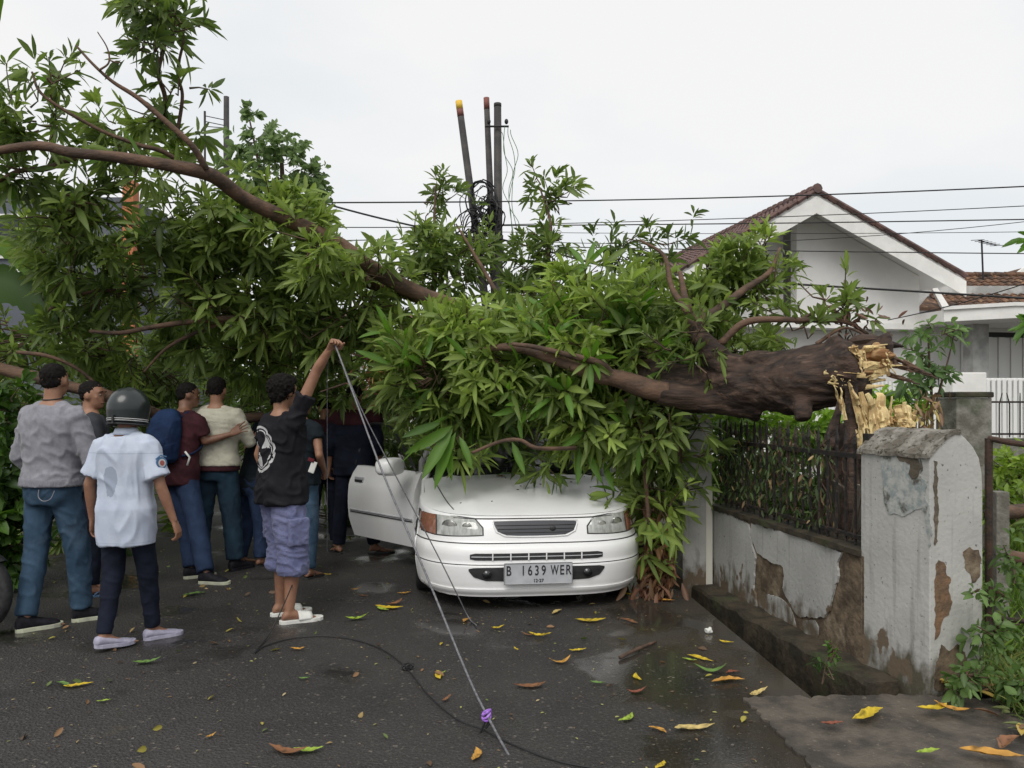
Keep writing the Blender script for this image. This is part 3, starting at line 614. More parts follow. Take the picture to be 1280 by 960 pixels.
# knobs and stubs on the trunk
for c0, c1, r0, r1 in ((P(998,480,5.65),P(1004,525,5.5),.085,.05),(P(1082,452,5.6),P(930,452,5.85),.155,.05),(P(960,458,5.76),P(1112,440,5.56),.05,.12)):
    pts = [c0.lerp(c1,k/8) for k in range(9)]; q = ring_tube(pts,[r0+(r1-r0)*k/8 for k in range(9)],16,.22,c0.x*9,5); tb_.add(q.v, q.f)
for ctl, r0, r1 in (([(950,505,5.9),(915,468,5.9),(884,436,5.93),(868,412,6.0)],.13,.065),([(950,505,5.92),(900,500,5.95),(860,497,5.95),(822,489,5.93)],.13,.088)):
    pts = curve_pts([P(*c) for c in ctl],12); q = ring_tube(pts,[r0+(r1-r0)*k/12 for k in range(13)],14,.1,r0*9,4); tb_.add(q.v, q.f)
def barkd(c, n):
    q = Vector((c.x*4,c.y*16,c.z*16)); w = noise.noise(c*3)
    return .008*(1-abs(noise.noise(q+Vector((w,w,0))))*2.4)+.010*noise.noise(c*9)+.006*noise.noise(Vector((c.x*10,c.y*45,c.z*45)))
me = remesh(tb_, .014, 5, barkd); b2 = MB(); b2.add([v.co for v in me.vertices],[tuple(p_.vertices) for p_ in me.polygons]); trunk = wchild(b2, 'trunk', M['bark'], tree, smooth=True)
# black jagged bark flap at the end
b = MB(); b.tube(curve_pts([P(1060,428,5.6),P(1088,425,5.58),P(1108,430,5.56),P(1130,433,5.52)], 10), [.03,.075,.085,.07,.075,.06,.065,.05,.045,.028,.008], 9, .55); wchild(b, 'torn_bark', M['black_metal'] if 0 else M['bark'], tree)
# broken face with heartwood and splinters
b = MB(); b.sphere(P(1095,447,5.5),(.11,.09,.095),18,12); b.sphere(P(1070,466,5.48),(.14,.07,.06),14,10); me = remesh(b,.009,1,lambda c,n: .026*noise.noise(Vector((c.x*8,c.y*30,c.z*40)))+.02*noise.noise(c*14)); o = link('broken_heartwood', me, tree, M['heartwood']); o.location = -Vector(tree.location)
def shard(b, p0, p1, w0, w1, rg, th=.02, n=7):
    """long fibrous splinter between two points, broad at p0"""
    p0 = Vector(p0); p1 = Vector(p1); d = (p1-p0).normalized(); u = d.cross(Vector((0,1,0))).normalized(); v = d.cross(u); rings = []
    for k in range(n+1):
        t = k/n; c = p0.lerp(p1,t)+u*rg.gauss(0,w0*.03)+v*rg.gauss(0,.01); w = (w0+(w1-w0)*t)*rg.uniform(.92,1.06)
        rings.append([c+u*w*.5*x+v*(th*y*(1-.6*t)) for x,y in ((-1,.2),(-.5,-1),(0,-.55),(.45,-1.1),(1,-.1),(.5,1),(-.4,1))])
    b.loft(rings)
rs = random.Random(5)
def shards(lst, Y, name, m, par, th=.03):
    for (a, c, w0, w1) in lst:
        b = MB(); pa_ = P(*a,Y+rs.uniform(-.04,.04)); pc_ = P(*c,Y-.02+rs.uniform(-.06,.06)); dd = (pc_-pa_).normalized()
        for q in range(8 if w0 > .04 else 2):
            o_ = Vector((rs.gauss(0,w0*.22),rs.uniform(-.02,.02),rs.gauss(0,w0*.15))) if q else Vector((0,0,0)); shard(b, pa_+o_*1.2, pc_+o_*1.9-dd*(pc_-pa_).length*(rs.uniform(0,.6) if q else 0), w0*(1.0 if q == 0 else rs.uniform(.2,.55)), w1*(1.0 if q == 0 else rs.uniform(.05,.5)), rs, th*rs.uniform(.25,.6), 7)
        wchild(b, name, M[m], par)
ST = 5.5
shards([((1045,472),(1092,462),.10,.05),((1032,465),(1082,470),.06,.03),((1076,440),(1078,470),.07,.03),((1100,440),(1112,470),.05,.03),((1050,482),(1040,470),.05,.02),((1060,476),(1110,462),.10,.05),((1066,434),(1074,452),.05,.03),((1036,476),(1060,480),.05,.02),((1078,446),(1112,442),.07,.03),((1072,458),(1116,456),.08,.02),((1060,464),(1104,468),.07,.03),((1082,436),(1106,434),.05,.02)], ST-.04, 'splinter', 'splinter', tree)
shards([((1105,446),(1140,466),.05,.015),((1108,455),(1165,468),.045,.01),((1130,452),(1172,474),.04,.012),((1110,468),(1150,480),.04,.01),((1118,448),(1150,462),.03,.01)], ST, 'splinter', 'limb', tree, .015)
# standing stump of the same tree
stump = empty('tree_stump', P(1085,740,5.45)*1, 0, 'standing stump of the snapped mango tree with bright splintered top, behind the big pillar', 'stump')
ST_ = [P(1092,900,5.5)]; c0 = P(1088,640,5.5); c1 = P(1090,545,5.5)
pts = [Vector((c0.x,5.55,.0)), Vector((c0.x,5.55,.4)), Vector((c0.x,5.55,.8)), Vector((c1.x,5.52,1.12)), Vector((c1.x+.02,5.52,1.30)), Vector((c1.x+.03,5.52,1.36))]
wchild(ring_tube(curve_pts(pts,24), [.38-.006*k for k in range(25)], 26, .14, 8, 3), 'stump_trunk', M['bark'], stump, smooth=True)
b = MB(); shard(b, P(1062,690,5.22), P(1066,482,5.28), .14, .085, rs, .07, 12); wchild(b, 'bark_slab', M['bark'], stump)
b = MB(); shard(b, P(1036,560,5.3), P(1050,500,5.35), .10, .03, rs, .05, 8); wchild(b, 'bark_slab', M['bark'], stump)
for lst in ([((1082,545),(1062,478),.075,.012),((1090,548),(1076,490),.09,.03),((1098,535),(1084,492),.08,.03),((1104,530),(1100,490),.09,.05),((1094,560),(1092,508),.08,.05),((1080,570),(1074,520),.07,.03),((1072,505),(1060,474),.03,.008),((1052,512),(1042,482),.025,.006),((1056,525),(1052,484),.03,.008)],
            [((1108,535),(1112,520),.09,.06),((1118,530),(1126,522),.08,.05),((1128,535),(1124,506),.07,.06),((1136,535),(1134,505),.06,.05)]):
    shards(lst, 5.22, 'splinter', 'splinter', stump, .04)
# limbs
limb([(700,440,7.0),(640,420,7.1),(560,382,7.2),(470,354,7.3),(380,330,7.4),(330,318,7.5)], .095, .055, label='long limb rising to the left over the car')
limb([(560,384,7.2),(480,345,7.0),(415,300,6.9),(360,275,6.7),(305,248,6.4),(270,222,6.15),(235,211,5.95),(150,197,5.85),(90,191,5.8),(40,182,5.8),(-60,200,5.8)], .078, .028, n=44, label='long arching top limb reaching the left edge')
limb([(832,490,5.93),(810,486,5.92),(770,473,5.95),(745,470,5.95),(700,452,6.0),(640,434,6.1),(590,440,6.2)], .088, .022, label='reddish side branch low over the car roof')
limb([(770,474,5.95),(752,455,5.9),(720,446,5.9),(670,434,5.95),(640,430,6.0)], .03, .014)
limb([(872,418,5.98),(866,405,6.0),(858,380,6.1),(850,340,6.2)], .062, .02, label='stout upright stub branch on the trunk')
limb([(866,408,6.0),(900,385,6.1),(930,362,6.2),(962,340,6.3),(975,310,6.4)], .045, .012); limb([(862,392,6.0),(840,360,6.2),(830,320,6.3),(800,300,6.4)], .03, .01)
limb([(900,430,5.9),(935,402,5.85),(1000,400,5.8),(1055,402,5.8),(1085,418,5.8)], .03, .012); limb([(1000,400,5.8),(1030,385,5.8),(1070,378,5.8)], .012, .006); limb([(1020,430,5.75),(1060,410,5.7),(1110,440,5.6)], .014, .006)
limb([(95,57,5.7),(118,82,5.7),(142,103,5.75),(172,122,5.8),(205,150,5.85),(240,182,5.9),(258,212,6.0)], .008, .026, label='bare twisted branch pointing to the upper left')
limb([(124,88,5.7),(136,78,5.7),(134,60,5.7),(122,40,5.7)], .008, .004); limb([(136,75,5.7),(145,78,5.7),(152,78,5.7)], .007, .004)
limb([(206,152,6.55),(206,120,6.5),(198,92,6.4),(205,60,6.3),(212,20,6.2)], .022, .012); limb([(222,165,6.55),(228,120,6.5),(222,90,6.4),(230,50,6.3)], .016, .01)
limb([(235,211,6.6),(205,190,6.4),(170,180,6.3),(120,160,6.2),(55,120,6.1),(40,90,6.1)], .022, .008); limb([(100,193,6.6),(60,210,6.5),(20,215,6.4),(-20,240,6.3)], .03, .014)
limb([(330,398,7.4),(285,398,7.2),(240,402,7.1),(195,408,7.0),(150,416,7.0),(112,414,7.0)], .032, .014); limb([(280,402,7.2),(235,420,7.2),(205,438,7.2),(180,465,7.2)], .022, .01)
limb([(-20,455,7.0),(20,466,6.95),(55,474,6.9),(90,484,6.9),(125,492,7.0),(165,505,7.2),(205,520,7.5),(260,528,7.8),(330,520,8.0)], .055, .05, label='brown limb at head height behind the crowd')
limb([(22,440,6.9),(60,445,6.9),(95,460,7.0),(120,480,7.1)], .016, .014); limb([(120,255,7.2),(150,272,7.1),(170,288,7.0),(160,300,7.0)], .02, .008); limb([(136,285,7.2),(132,255,7.1),(138,240,7.1)], .012, .006)
limb([(60,388,7.4),(100,368,7.3),(150,362,7.3),(190,364,7.3)], .016, .010); limb([(590,566,6.0),(625,552,5.95),(650,550,5.95),(672,560,5.95),(720,560,6.1)], .012, .016)
limb([(500,462,7.4),(470,452,7.3),(440,442,7.2)], .02, .008); limb([(500,470,7.4),(465,470,7.3),(430,480,7.2),(400,490,7.2)], .018, .006); limb([(505,460,7.4),(480,435,7.3),(460,415,7.2)], .018, .006)
limb([(780,500,6.2),(800,530,6.2),(805,570,6.2),(810,640,6.2),(815,700,6.2)], .03, .012); limb([(830,500,6.4),(845,540,6.3),(850,600,6.3)], .05, .02)
limb([(540,380,8.3),(545,320,8.4),(543,270,8.5),(545,230,8.6)], .03, .008); limb([(700,380,8.3),(685,330,8.4),(688,280,8.5),(675,235,8.6)], .04, .008); limb([(640,400,7.8),(600,330,8.0),(570,280,8.2)], .03, .008)
# ---- crown : blobs of leaf whorls (px, py, Y, rx px, ry px, rd m, whorls, leaf length, tone)
BL = [
 # upper left over the limb
 (208,38,6.2,44,50,.3,20,.25,.18),(205,5,6.2,40,20,.25,12,.24,.2),(215,112,6.3,20,16,.2,4,.24,.25),
 (50,85,6.1,34,22,.25,6,.25,.15),(75,155,6.6,60,28,.3,14,.25,.3),(185,190,6.9,75,26,.3,15,.25,.35),(150,212,6.1,60,14,.2,5,.25,.35),(20,150,6.5,46,40,.35,15,.25,.25),(5,205,6.5,46,40,.4,15,.25,.3),
 (160,160,6.7,36,18,.3,6,.25,.3),(195,145,6.6,22,30,.2,7,.25,.3),(240,185,6.9,20,30,.2,7,.25,.3),(60,242,6.6,80,30,.5,28,.25,.22),(110,280,6.9,60,36,.5,20,.25,.28),
 # left body
 (60,310,7.4,50,40,.5,12,.25,.2),(130,350,7.6,80,50,.7,46,.25,.2),(225,290,7.2,66,56,.6,44,.25,.35),(220,350,7.6,90,60,.8,60,.25,.3),(300,300,7.2,80,50,.5,54,.25,.5),
 (300,370,7.4,90,60,.7,70,.25,.42),(60,420,7.7,100,50,.8,66,.24,.3),(170,440,8.3,110,55,.8,80,.24,.25),(280,440,8.2,110,50,.8,80,.24,.35),(380,400,7.8,80,60,.7,64,.25,.42),
 (400,330,7.3,60,45,.5,34,.25,.5),(440,390,7.4,60,50,.5,46,.25,.5),(340,270,7.0,55,35,.4,26,.25,.62),(380,460,8.8,100,60,.7,70,.24,.25),(460,440,8.0,60,60,.6,46,.24,.25),
 (90,500,9.0,130,60,.7,80,.24,.15),(250,520,9.4,150,70,.8,90,.24,.12),(420,530,9.6,120,80,.8,80,.24,.1),(250,620,9.8,220,90,.6,110,.24,.08),(480,600,9.4,70,100,.6,50,.24,.08),(70,620,8.6,80,100,.6,70,.24,.16),
 (400,305,6.5,36,24,.2,10,.25,.5),(455,335,6.9,36,22,.2,9,.25,.5),
 # over the car
 (520,410,7.0,60,38,.5,46,.26,.72),(585,422,6.7,66,32,.5,52,.26,.85),(560,460,6.5,70,50,.5,66,.27,.62),(640,460,6.5,60,50,.45,46,.27,.55),(650,400,7.0,60,22,.5,30,.26,.7),
 (540,510,6.6,42,34,.3,20,.26,.45),(600,505,6.9,60,38,.4,32,.26,.3),(600,552,6.5,30,8,.15,4,.24,.3),(660,556,6.5,40,8,.15,5,.24,.4),(560,560,6.3,16,14,.1,5,.26,.4),(700,565,6.4,20,10,.12,4,.24,.5),(600,515,6.8,50,20,.25,12,.24,.25),(690,500,6.6,50,36,.4,28,.26,.42),
 (700,480,6.6,70,50,.5,44,.26,.4),(748,510,6.3,42,38,.3,26,.24,.85),(775,555,6.2,24,36,.2,15,.23,.8),(722,540,6.35,20,16,.2,5,.22,.7),(505,490,7.3,50,50,.4,34,.25,.35),(640,515,7.1,90,20,.3,22,.24,.15),
 (740,405,6.5,66,50,.5,62,.27,.9),(730,350,6.7,50,35,.4,24,.27,.8),(790,390,6.5,50,50,.4,34,.27,.7),(700,430,6.4,50,40,.4,26,.27,.75),(780,430,6.3,50,30,.3,18,.27,.5),
 (860,400,6.6,60,50,.5,44,.25,.45),(905,355,6.6,44,34,.4,26,.24,.45),(935,375,6.6,42,38,.4,30,.24,.35),(945,312,6.6,24,18,.2,8,.23,.3),(865,360,6.7,34,26,.4,14,.24,.7),(880,415,5.8,24,22,.15,7,.22,.4),(850,440,5.85,26,18,.15,8,.22,.5),(900,430,6.5,60,20,.4,18,.24,.3),(960,425,6.4,50,20,.3,14,.24,.5),
 (1030,400,5.9,50,18,.2,12,.2,.35),(1060,380,5.9,30,14,.15,5,.2,.4),
 # hanging right of the car
 (800,520,6.3,40,50,.3,34,.26,.35),(830,560,6.4,40,60,.3,34,.25,.3),(815,610,6.3,22,30,.15,11,.28,.75),(835,640,6.2,18,14,.1,5,.24,.8),(812,670,6.35,14,26,.12,9,.24,.5),(815,560,6.8,46,80,.3,34,.25,.2),
 # far shoots
 (540,260,8.6,26,40,.3,12,.22,.12),(520,310,8.4,50,45,.4,34,.23,.2),(570,340,8.3,50,40,.4,30,.23,.25),(600,300,8.5,30,40,.3,8,.22,.15),(480,340,8.2,50,40,.4,24,.23,.25),
 (685,245,8.6,32,28,.3,14,.22,.08),(690,300,8.5,38,45,.35,32,.23,.15),(680,350,8.4,45,40,.4,30,.23,.15),(770,330,8.2,50,40,.4,22,.22,.12),(810,300,8.2,24,22,.25,6,.22,.05),(780,300,8.2,20,20,.2,5,.22,.05),(826,335,8.2,14,12,.2,3,.22,.08),
 (650,385,8.6,60,24,.4,18,.23,.15),(450,490,8.9,60,40,.4,34,.24,.2),
 (640,600,8.8,150,60,.4,60,.24,.06),(560,500,8.2,100,60,.4,50,.24,.15),(780,470,7.4,70,50,.4,40,.25,.2),(800,430,7.2,90,50,.5,60,.25,.3),
]
C_, D_, LEN_, TN_ = [], [], [], []
parts = [[] for _ in range(7)]; twg = MB()
for (px,py,Y,rx,ry,rd,n,ln,tn) in BL:
    c = np.array(P(px,py,Y)); r = np.array([rx/FPX*Y, rd, ry/FPX*Y]); n = int(n*(1.75 if py < 300 or px < 480 else 1.5)); ln = ln*.76 if ln < .3 else ln
    m_ = max(2, n//8); g = rng.normal(size=(m_,3)); g /= np.linalg.norm(g,axis=1)[:,None]; rad = rng.uniform(.35,1.0,m_)**.6
    sc_ = c+g*rad[:,None]*r; ix = rng.integers(0,m_,n); off_ = rng.normal(size=(n,3))*np.array([.12,.12,.11]); g0 = (sc_-c)/r; tnn = tn+rng.normal(0,.16,m_)[ix]
    p = sc_[ix]+off_; g = norm(g0[ix]*.8+norm(off_)*.9); p[:,2] = np.maximum(p[:,2], .06)
    a = g+rng.normal(0,.3,(n,3))+np.array([-.1,-.15,.32]); a = norm(a)
    w = whorls(p, a, 10, ln*rng.uniform(.9,1.1), np.clip(tnn+rng.normal(0,.07,n),0,1), width=.225)
    for i in range(7): parts[i].append(w[i])
    for k in range(n):
        if k % 2 == 0:
            p0 = Vector(p[k]); q = Vector(p[k]-a[k]*rng.uniform(.15,.3)); e = q.lerp(Vector(c), .35)
            twg.tube([p0,q,e], [.004,.006,.009], 4)
hang = [((566,532),(512,566)),((566,536),(528,596)),((570,540),(541,606)),((562,545),(560,596)),((574,545),(590,580)),((552,528),(505,545)),((640,552),(655,590)),((735,560),(748,602)),((725,560),(722,600)),((755,575),(766,612)),((560,520),(530,540))]
hb_ = np.array([P(a[0],a[1],6.12+.02*i) for i,(a,c) in enumerate(hang)]); he_ = np.array([P(c[0],c[1],5.98+.02*i) for i,(a,c) in enumerate(hang)]); hd_ = he_-hb_; hl_ = np.linalg.norm(hd_,axis=1)
for i_, v_ in enumerate((hb_, norm(hd_), norm(np.cross(hd_, np.array([.25,1.,.1])+rng.normal(0,.3,hd_.shape))), hl_*1.05, hl_*.17, np.full(len(hl_),.08), np.array([[.10,.17,.04]])*rng.uniform(.7,1.2,(len(hl_),1)))): parts[i_].append(v_)
Bq,Dq,Wq,Lq,Wiq,Drq,Tq = [np.concatenate(x) for x in parts]
# nearest leaves become parts of their own, the rest one mass
app = Lq/np.maximum(Bq[:,1],.1); sx_ = 640+FPX*Bq[:,0]/Bq[:,1]; sy_ = HOR-(Bq[:,2]-CAMH)*FPX/Bq[:,1]
app = np.where((sx_>0)&(sx_<1280)&(sy_>0)&(sy_<900), app, 0); order = np.argsort(-app); near = order[:298]; rest = order[298:]
tree_loc = np.array(tree.location)
me = leaves_mesh('foliage', Bq[rest]-tree_loc, Dq[rest], Wq[rest], Lq[rest], Wiq[rest], Drq[rest], Tq[rest])
tag(link('foliage', me, tree, M['leaf']), kind='stuff')
tmpl = []
for k in range(8):
    tm = leaves_mesh('leaf', np.zeros((1,3)), np.array([[0,1.,0]]), np.array([[1.,0,0]]), np.array([.25]), np.array([.052]), np.array([.06+.07*(k%4)]), np.array([[(.055,.12,.016),(.10,.20,.028)][k//4]])*1.0)
    tm.materials.append(M['leaf']); tmpl.append(tm)
for i in near:
    o = bpy.data.objects.new('leaf', tmpl[(i % 4)+(4 if Tq[i][1] > .15 else 0)]); COL.objects.link(o); o.parent = tree
    d = Vector(Dq[i]); w = Vector(Wq[i]); z = w.cross(d); s = Lq[i]/.25
    if z.z < 0: w = -w; z = -z
    mm = Matrix((w, d, z)).transposed().to_4x4(); o.matrix_local = Matrix.Translation(Vector(Bq[i])-Vector(tree.location)) @ mm @ Matrix.Diagonal((s,s,s,1))
wchild(twg, 'twigs', M['twig'], tree, kind='stuff')
print('mango leaves', len(Lq))
# dried leaf bunch and pale flower stalks
def bunch(name, c, r, n, ln, cols, label, cat, par=None, down=True, wd=.3):
    c = np.array(c); g = rng.normal(size=(n,3)); p = c+g*np.array(r)*.5; d = rng.normal(size=(n,3))*.6+np.array([0,0,-1. if down else .4]); d = norm(d); w = norm(np.cross(d, rng.normal(size=(n,3))))
    l = ln*rng.uniform(.6,1.2,n); t = np.array(cols)[rng.integers(0,len(cols),n)]*rng.uniform(.7,1.2,(n,1))
    loc = np.array(par.location) if par else c
    me = leaves_mesh(name, p-loc, d, w, l, l*wd, rng.uniform(-.1,.5,n), t, .5); o = link(name, me, par, M['leaf_dull'])
    if par is None: o.location = c; tag(o, label, cat)
    else: tag(o, kind='stuff')
    return o
bunch('dried_foliage', P(822,705,6.3), (.12,.10,.30), 240, .12, [(.22,.10,.05),(.30,.16,.08),(.13,.06,.03)], None, None, tree)
bunch('dried_foliage', P(815,738,6.2), (.20,.14,.10), 60, .14, [(.16,.08,.05),(.20,.12,.07)], None, None, tree)
bunch('dried_foliage', P(476,475,7.0), (.22,.2,.2), 60, .10, [(.35,.14,.09),(.45,.28,.10),(.20,.07,.05)], None, None, tree, False, .2)
bunch('dried_foliage', P(1070,405,5.8), (.25,.1,.15), 50, .09, [(.22,.12,.09),(.12,.07,.05)], None, None, tree, False, .25)
# ================================================================== OTHER PLANTS
def plant(name, label, cat, foot, blobs, ln, width, mature, young, per=9, group=None, mtl='leaf', spread=(.35,1.25), droop=(.1,.5), trunk=None, fold=.25, sd=1):
    rg = np.random.default_rng(sd); t_ = empty(name, foot, 0, label, cat, group); pp = [[] for _ in range(7)]; tw = MB()
    for (px,py,Y,rx,ry,rd,n,tn) in blobs:
        c = np.array(P(px,py,Y)); r = np.array([rx/FPX*Y, rd, ry/FPX*Y]); g = rg.normal(size=(n,3)); g /= np.linalg.norm(g,axis=1)[:,None]
        p = c+g*(rg.uniform(.15,1,n)**.6)[:,None]*r; p[:,2] = np.maximum(p[:,2], .12); a = norm(g*.9+rg.normal(0,.4,(n,3))+np.array([0,-.1,.4]))
        w = whorls(p, a, per, ln, np.clip(tn+rg.normal(0,.12,n),0,1), width=width, spread=spread, droop=droop, rg=rg, mature=mature, young=young)
        for i in range(7): pp[i].append(w[i])
        for k in range(0,n,3): tw.tube([Vector(p[k]), Vector(p[k]-a[k]*.12).lerp(Vector(c),.3), Vector(c)*.6+Vector(p[k])*.4], [.003,.005,.008], 4)
    q = [np.concatenate(x) for x in pp]; q[0] = q[0]-np.array(foot)
    tag(link('foliage', leaves_mesh('foliage', *q, fold), t_, M[mtl]), kind='stuff'); wchild(tw, 'twigs', M['twig'], t_, kind='stuff')
    for tr in (trunk or []): wchild(ring_tube(curve_pts(tr[0], 16), [tr[1]+(tr[2]-tr[1])*i/16 for i in range(17)], 10, .1, 4), 'stem', M['twig'], t_, smooth=True)
    return t_
Yb = 11.0
plant('background_tree', 'rounded light green tree standing behind the crown at upper left', 'tree', (P(355,600,Yb).x,Yb,0),
  [(345,215,Yb,60,60,.6,95,.5),(310,235,Yb,50,50,.5,50,.45),(380,250,Yb,35,60,.5,50,.4),(330,175,Yb,50,26,.4,44,.5),(312,140,Yb,10,18,.12,8,.5),(390,225,Yb,22,40,.3,30,.35),(400,270,Yb,18,30,.3,18,.35)],
  .13, .62, (.09,.14,.055), (.20,.28,.11), 7, trunk=[([Vector((P(355,0,Yb).x,Yb,0)),P(357,400,Yb),P(356,300,Yb),P(352,200,Yb)],.09,.03),([P(356,300,Yb),P(330,230,Yb),P(312,150,Yb)],.04,.01)], sd=2)
plant('papaya_plant', 'slender young plant with hand-shaped leaves beside the mossy pillar', 'plant', (P(1160,540,7.0).x,7.0,.06),
  [(1165,415,7,42,16,.2,12,.7),(1150,440,7,34,20,.2,9,.5),(1168,468,7,30,20,.2,13,.25),(1140,480,7,30,16,.2,7,.3)], .12, .36, (.06,.11,.04), (.17,.26,.09), 7, trunk=[([Vector((P(1165,0,7).x,7,.06)),P(1165,520,7),P(1162,460,7),P(1160,410,7)],.016,.008),([P(1165,520,7),P(1185,450,7),P(1192,420,7)],.010,.005)], spread=(.9,1.5), sd=3)
bunch('withered_plant', P(1158,520,6.8), (.13,.1,.30), 70, .10, [(.20,.12,.07),(.28,.19,.11),(.45,.36,.12)], 'withered brown leaves hanging on the stems left of the mossy pillar', 'plant')
for i,(lab, bl) in enumerate((
  ('bright green bush directly behind the spike fence below the trunk', [(1005,530,7.2,45,28,.35,60,.75),(1040,545,7.0,30,30,.3,34,.7)]),
  ('leafy green bush between the far pillar and the bright bush behind the fence', [(930,520,7.4,55,22,.3,44,.5),(900,560,7.4,40,60,.3,50,.15),(960,590,7.2,50,60,.3,60,.15)]),
  ('light green bush under the splinters, in front of the white picket fence', [(1105,505,8.0,34,20,.3,40,.7),(1130,500,8.2,30,20,.3,22,.5)]),
  ('low dark bush at the foot of the spike fence', [(1000,620,6.6,60,50,.3,60,.1),(940,630,7.0,50,40,.3,40,.08)]))):
    p = P(bl[0][0],HOR,bl[0][2]); plant('garden_bush', lab, 'bush', (p.x,p.y,.06), bl, .15, .28, (.07,.13,.03), (.24,.38,.06), 8, 'garden bushes behind the wall', sd=20+i)
# dry ivy and litter caught in the fence
ivy = empty('ivy', wq(1.0,.7,.06), 0, 'half-dead ivy and dry leaves tangled in the spike fence', 'plant')
n = 1300; s_ = rng.uniform(.5,WL-.05,n)**1.0; z_ = .72+rng.beta(1.2,1.2,n)*.60; p = np.array([wq(a,z,.09+.05*rng.normal()) for a,z in zip(s_,z_)]); d = norm(rng.normal(size=(n,3))*np.array([.5,.5,.5])+np.array([0,0,-1.])); w = norm(np.cross(d, rng.normal(size=(n,3))))
cols = np.array([(.03,.05,.012),(.05,.08,.02),(.13,.08,.035),(.06,.04,.02),(.34,.25,.12)])[rng.choice(5,n,p=[.42,.38,.06,.10,.04])]
l = rng.uniform(.025,.075,n); tag(link('leaves', leaves_mesh('leaves', p-np.array(ivy.location), d, w, l, l*.32, rng.uniform(0,.4,n), cols), ivy, M['leaf_dull']), kind='stuff')
b = MB()
for k in range(26):
    s0 = rng.uniform(.1,WL-.1); b.tube(curve_pts([wq(s0,.70,.08),wq(s0+rng.normal()*.08,.9,.11),wq(s0+rng.normal()*.14,1.15,.06),wq(s0+rng.normal()*.2,1.36,.09)],8), .004, 4)
wchild(b, 'stems', M['twig'], ivy, kind='stuff')
# hedge at the left edge behind the grey sweatshirt man
plant('hedge_bush', 'broad-leaved hedge at the left edge behind the man in the grey sweatshirt', 'hedge', (P(20,0,6.8).x,6.9,0), [(5,520,6.6,50,50,.3,60,.4),(10,600,6.5,40,70,.3,80,.3),(15,680,6.5,34,60,.3,60,.35),(120,620,7.8,60,100,.3,60,.12),(-40,600,6.3,60,120,.4,60,.3)], .15, .5, (.03,.065,.015), (.11,.22,.03), 7, sd=31)
# banana plants at the left edge
M['banana'] = leafmat('banana', .45, .4)
def banana_leaf(pts, wmax, par, tear=True, tint=(.09,.17,.02)):
    c = curve_pts(pts, 26); b = MB(); side = (c[-1]-c[0]).cross(Vector((0,1,0))).normalized(); rr = random.Random(int(wmax*1000)); vs = []; fs = []
    for i, q in enumerate(c):
        t = i/26; w = wmax*math.sin(math.pi*min(1,t*.93+.05))**.6; j = 1-.25*rr.random()
        vs += [q-side*w*j+Vector((0,.03,-.10*w)), q-side*w*.5+Vector((0,0,.02)), q, q+side*w*.5+Vector((0,0,.02)), q+side*w*j+Vector((0,-.03,-.10*w))]
        if i: a = 5*(i-1); fs += [(a+k,a+k+1,a+k+6,a+k+5) for k in range(4)]
    b.add(vs, fs); o = wchild(b, 'banana_leaf', M['banana'], par, smooth=True); at = o.data.attributes.new('tint','FLOAT_COLOR','POINT'); at.data.foreach_set('color', list(tint+(1,))*len(o.data.vertices))
    b = MB(); b.tube([Vector(q)-Vector((0,.01,0)) for q in c], [.018*(1-i/30) for i in range(27)], 5); wchild(b, 'midrib', M['twig'] if 0 else M['green_wire'], o) if 0 else None
    return o
bn = empty('banana_plant', (P(-30,0,8).x,8,0), 0, 'banana plant at the left edge with long arching leaves', 'plant')
banana_leaf([P(-30,470,8),P(5,380,7.9),P(-5,300,7.8),P(40,330,7.7),P(62,415,7.6)][2:], .17, bn); banana_leaf([P(-60,380,7.8),P(0,352,7.6),P(40,372,7.5),P(72,400,7.4)], .20, bn, tint=(.06,.11,.03)); banana_leaf([P(-60,170,7.8),P(-34,90,7.6),P(-10,-10,7.4),P(-4,-60,7.3)], .12, bn)
banana_leaf([P(-60,440,7.8),P(0,430,7.7),P(30,450,7.6)], .15, bn, tint=(.05,.10,.02))
b = MB(); b.tube([Vector((P(-45,0,8).x,8,0)),P(-45,500,8),P(-40,300,8)], [.12,.10,.06], 10); wchild(b, 'pseudostem', M['twig'], bn)
# leaf tips entering at the right edge
plant('edge_branch', 'leaf tips of a tree entering at the right edge above the roof', 'plant', P(1330,330,9)*1, [(1295,297,9,14,8,.1,7,.6),(1300,405,9,18,14,.1,6,.5)], .22, .3, (.06,.13,.03), (.14,.26,.05), 8, sd=5)
# distant shrub mass closing the view under the crown
rg = np.random.default_rng(77); n = 2600; pc = np.stack([rg.uniform(-11,4.5,n), rg.uniform(11.5,13.5,n), rg.uniform(.1,2.6,n)],1)
w = whorls(pc, norm(rg.normal(size=(n,3))+np.array([0,-.5,.4])), 7, .22, np.full(n,.06), rg=rg)
tag(link('far_shrubs', leaves_mesh('far_shrubs', *w), None, M['leaf']), 'dark mass of shrubs behind the fallen crown', 'shrubs', kind='stuff')
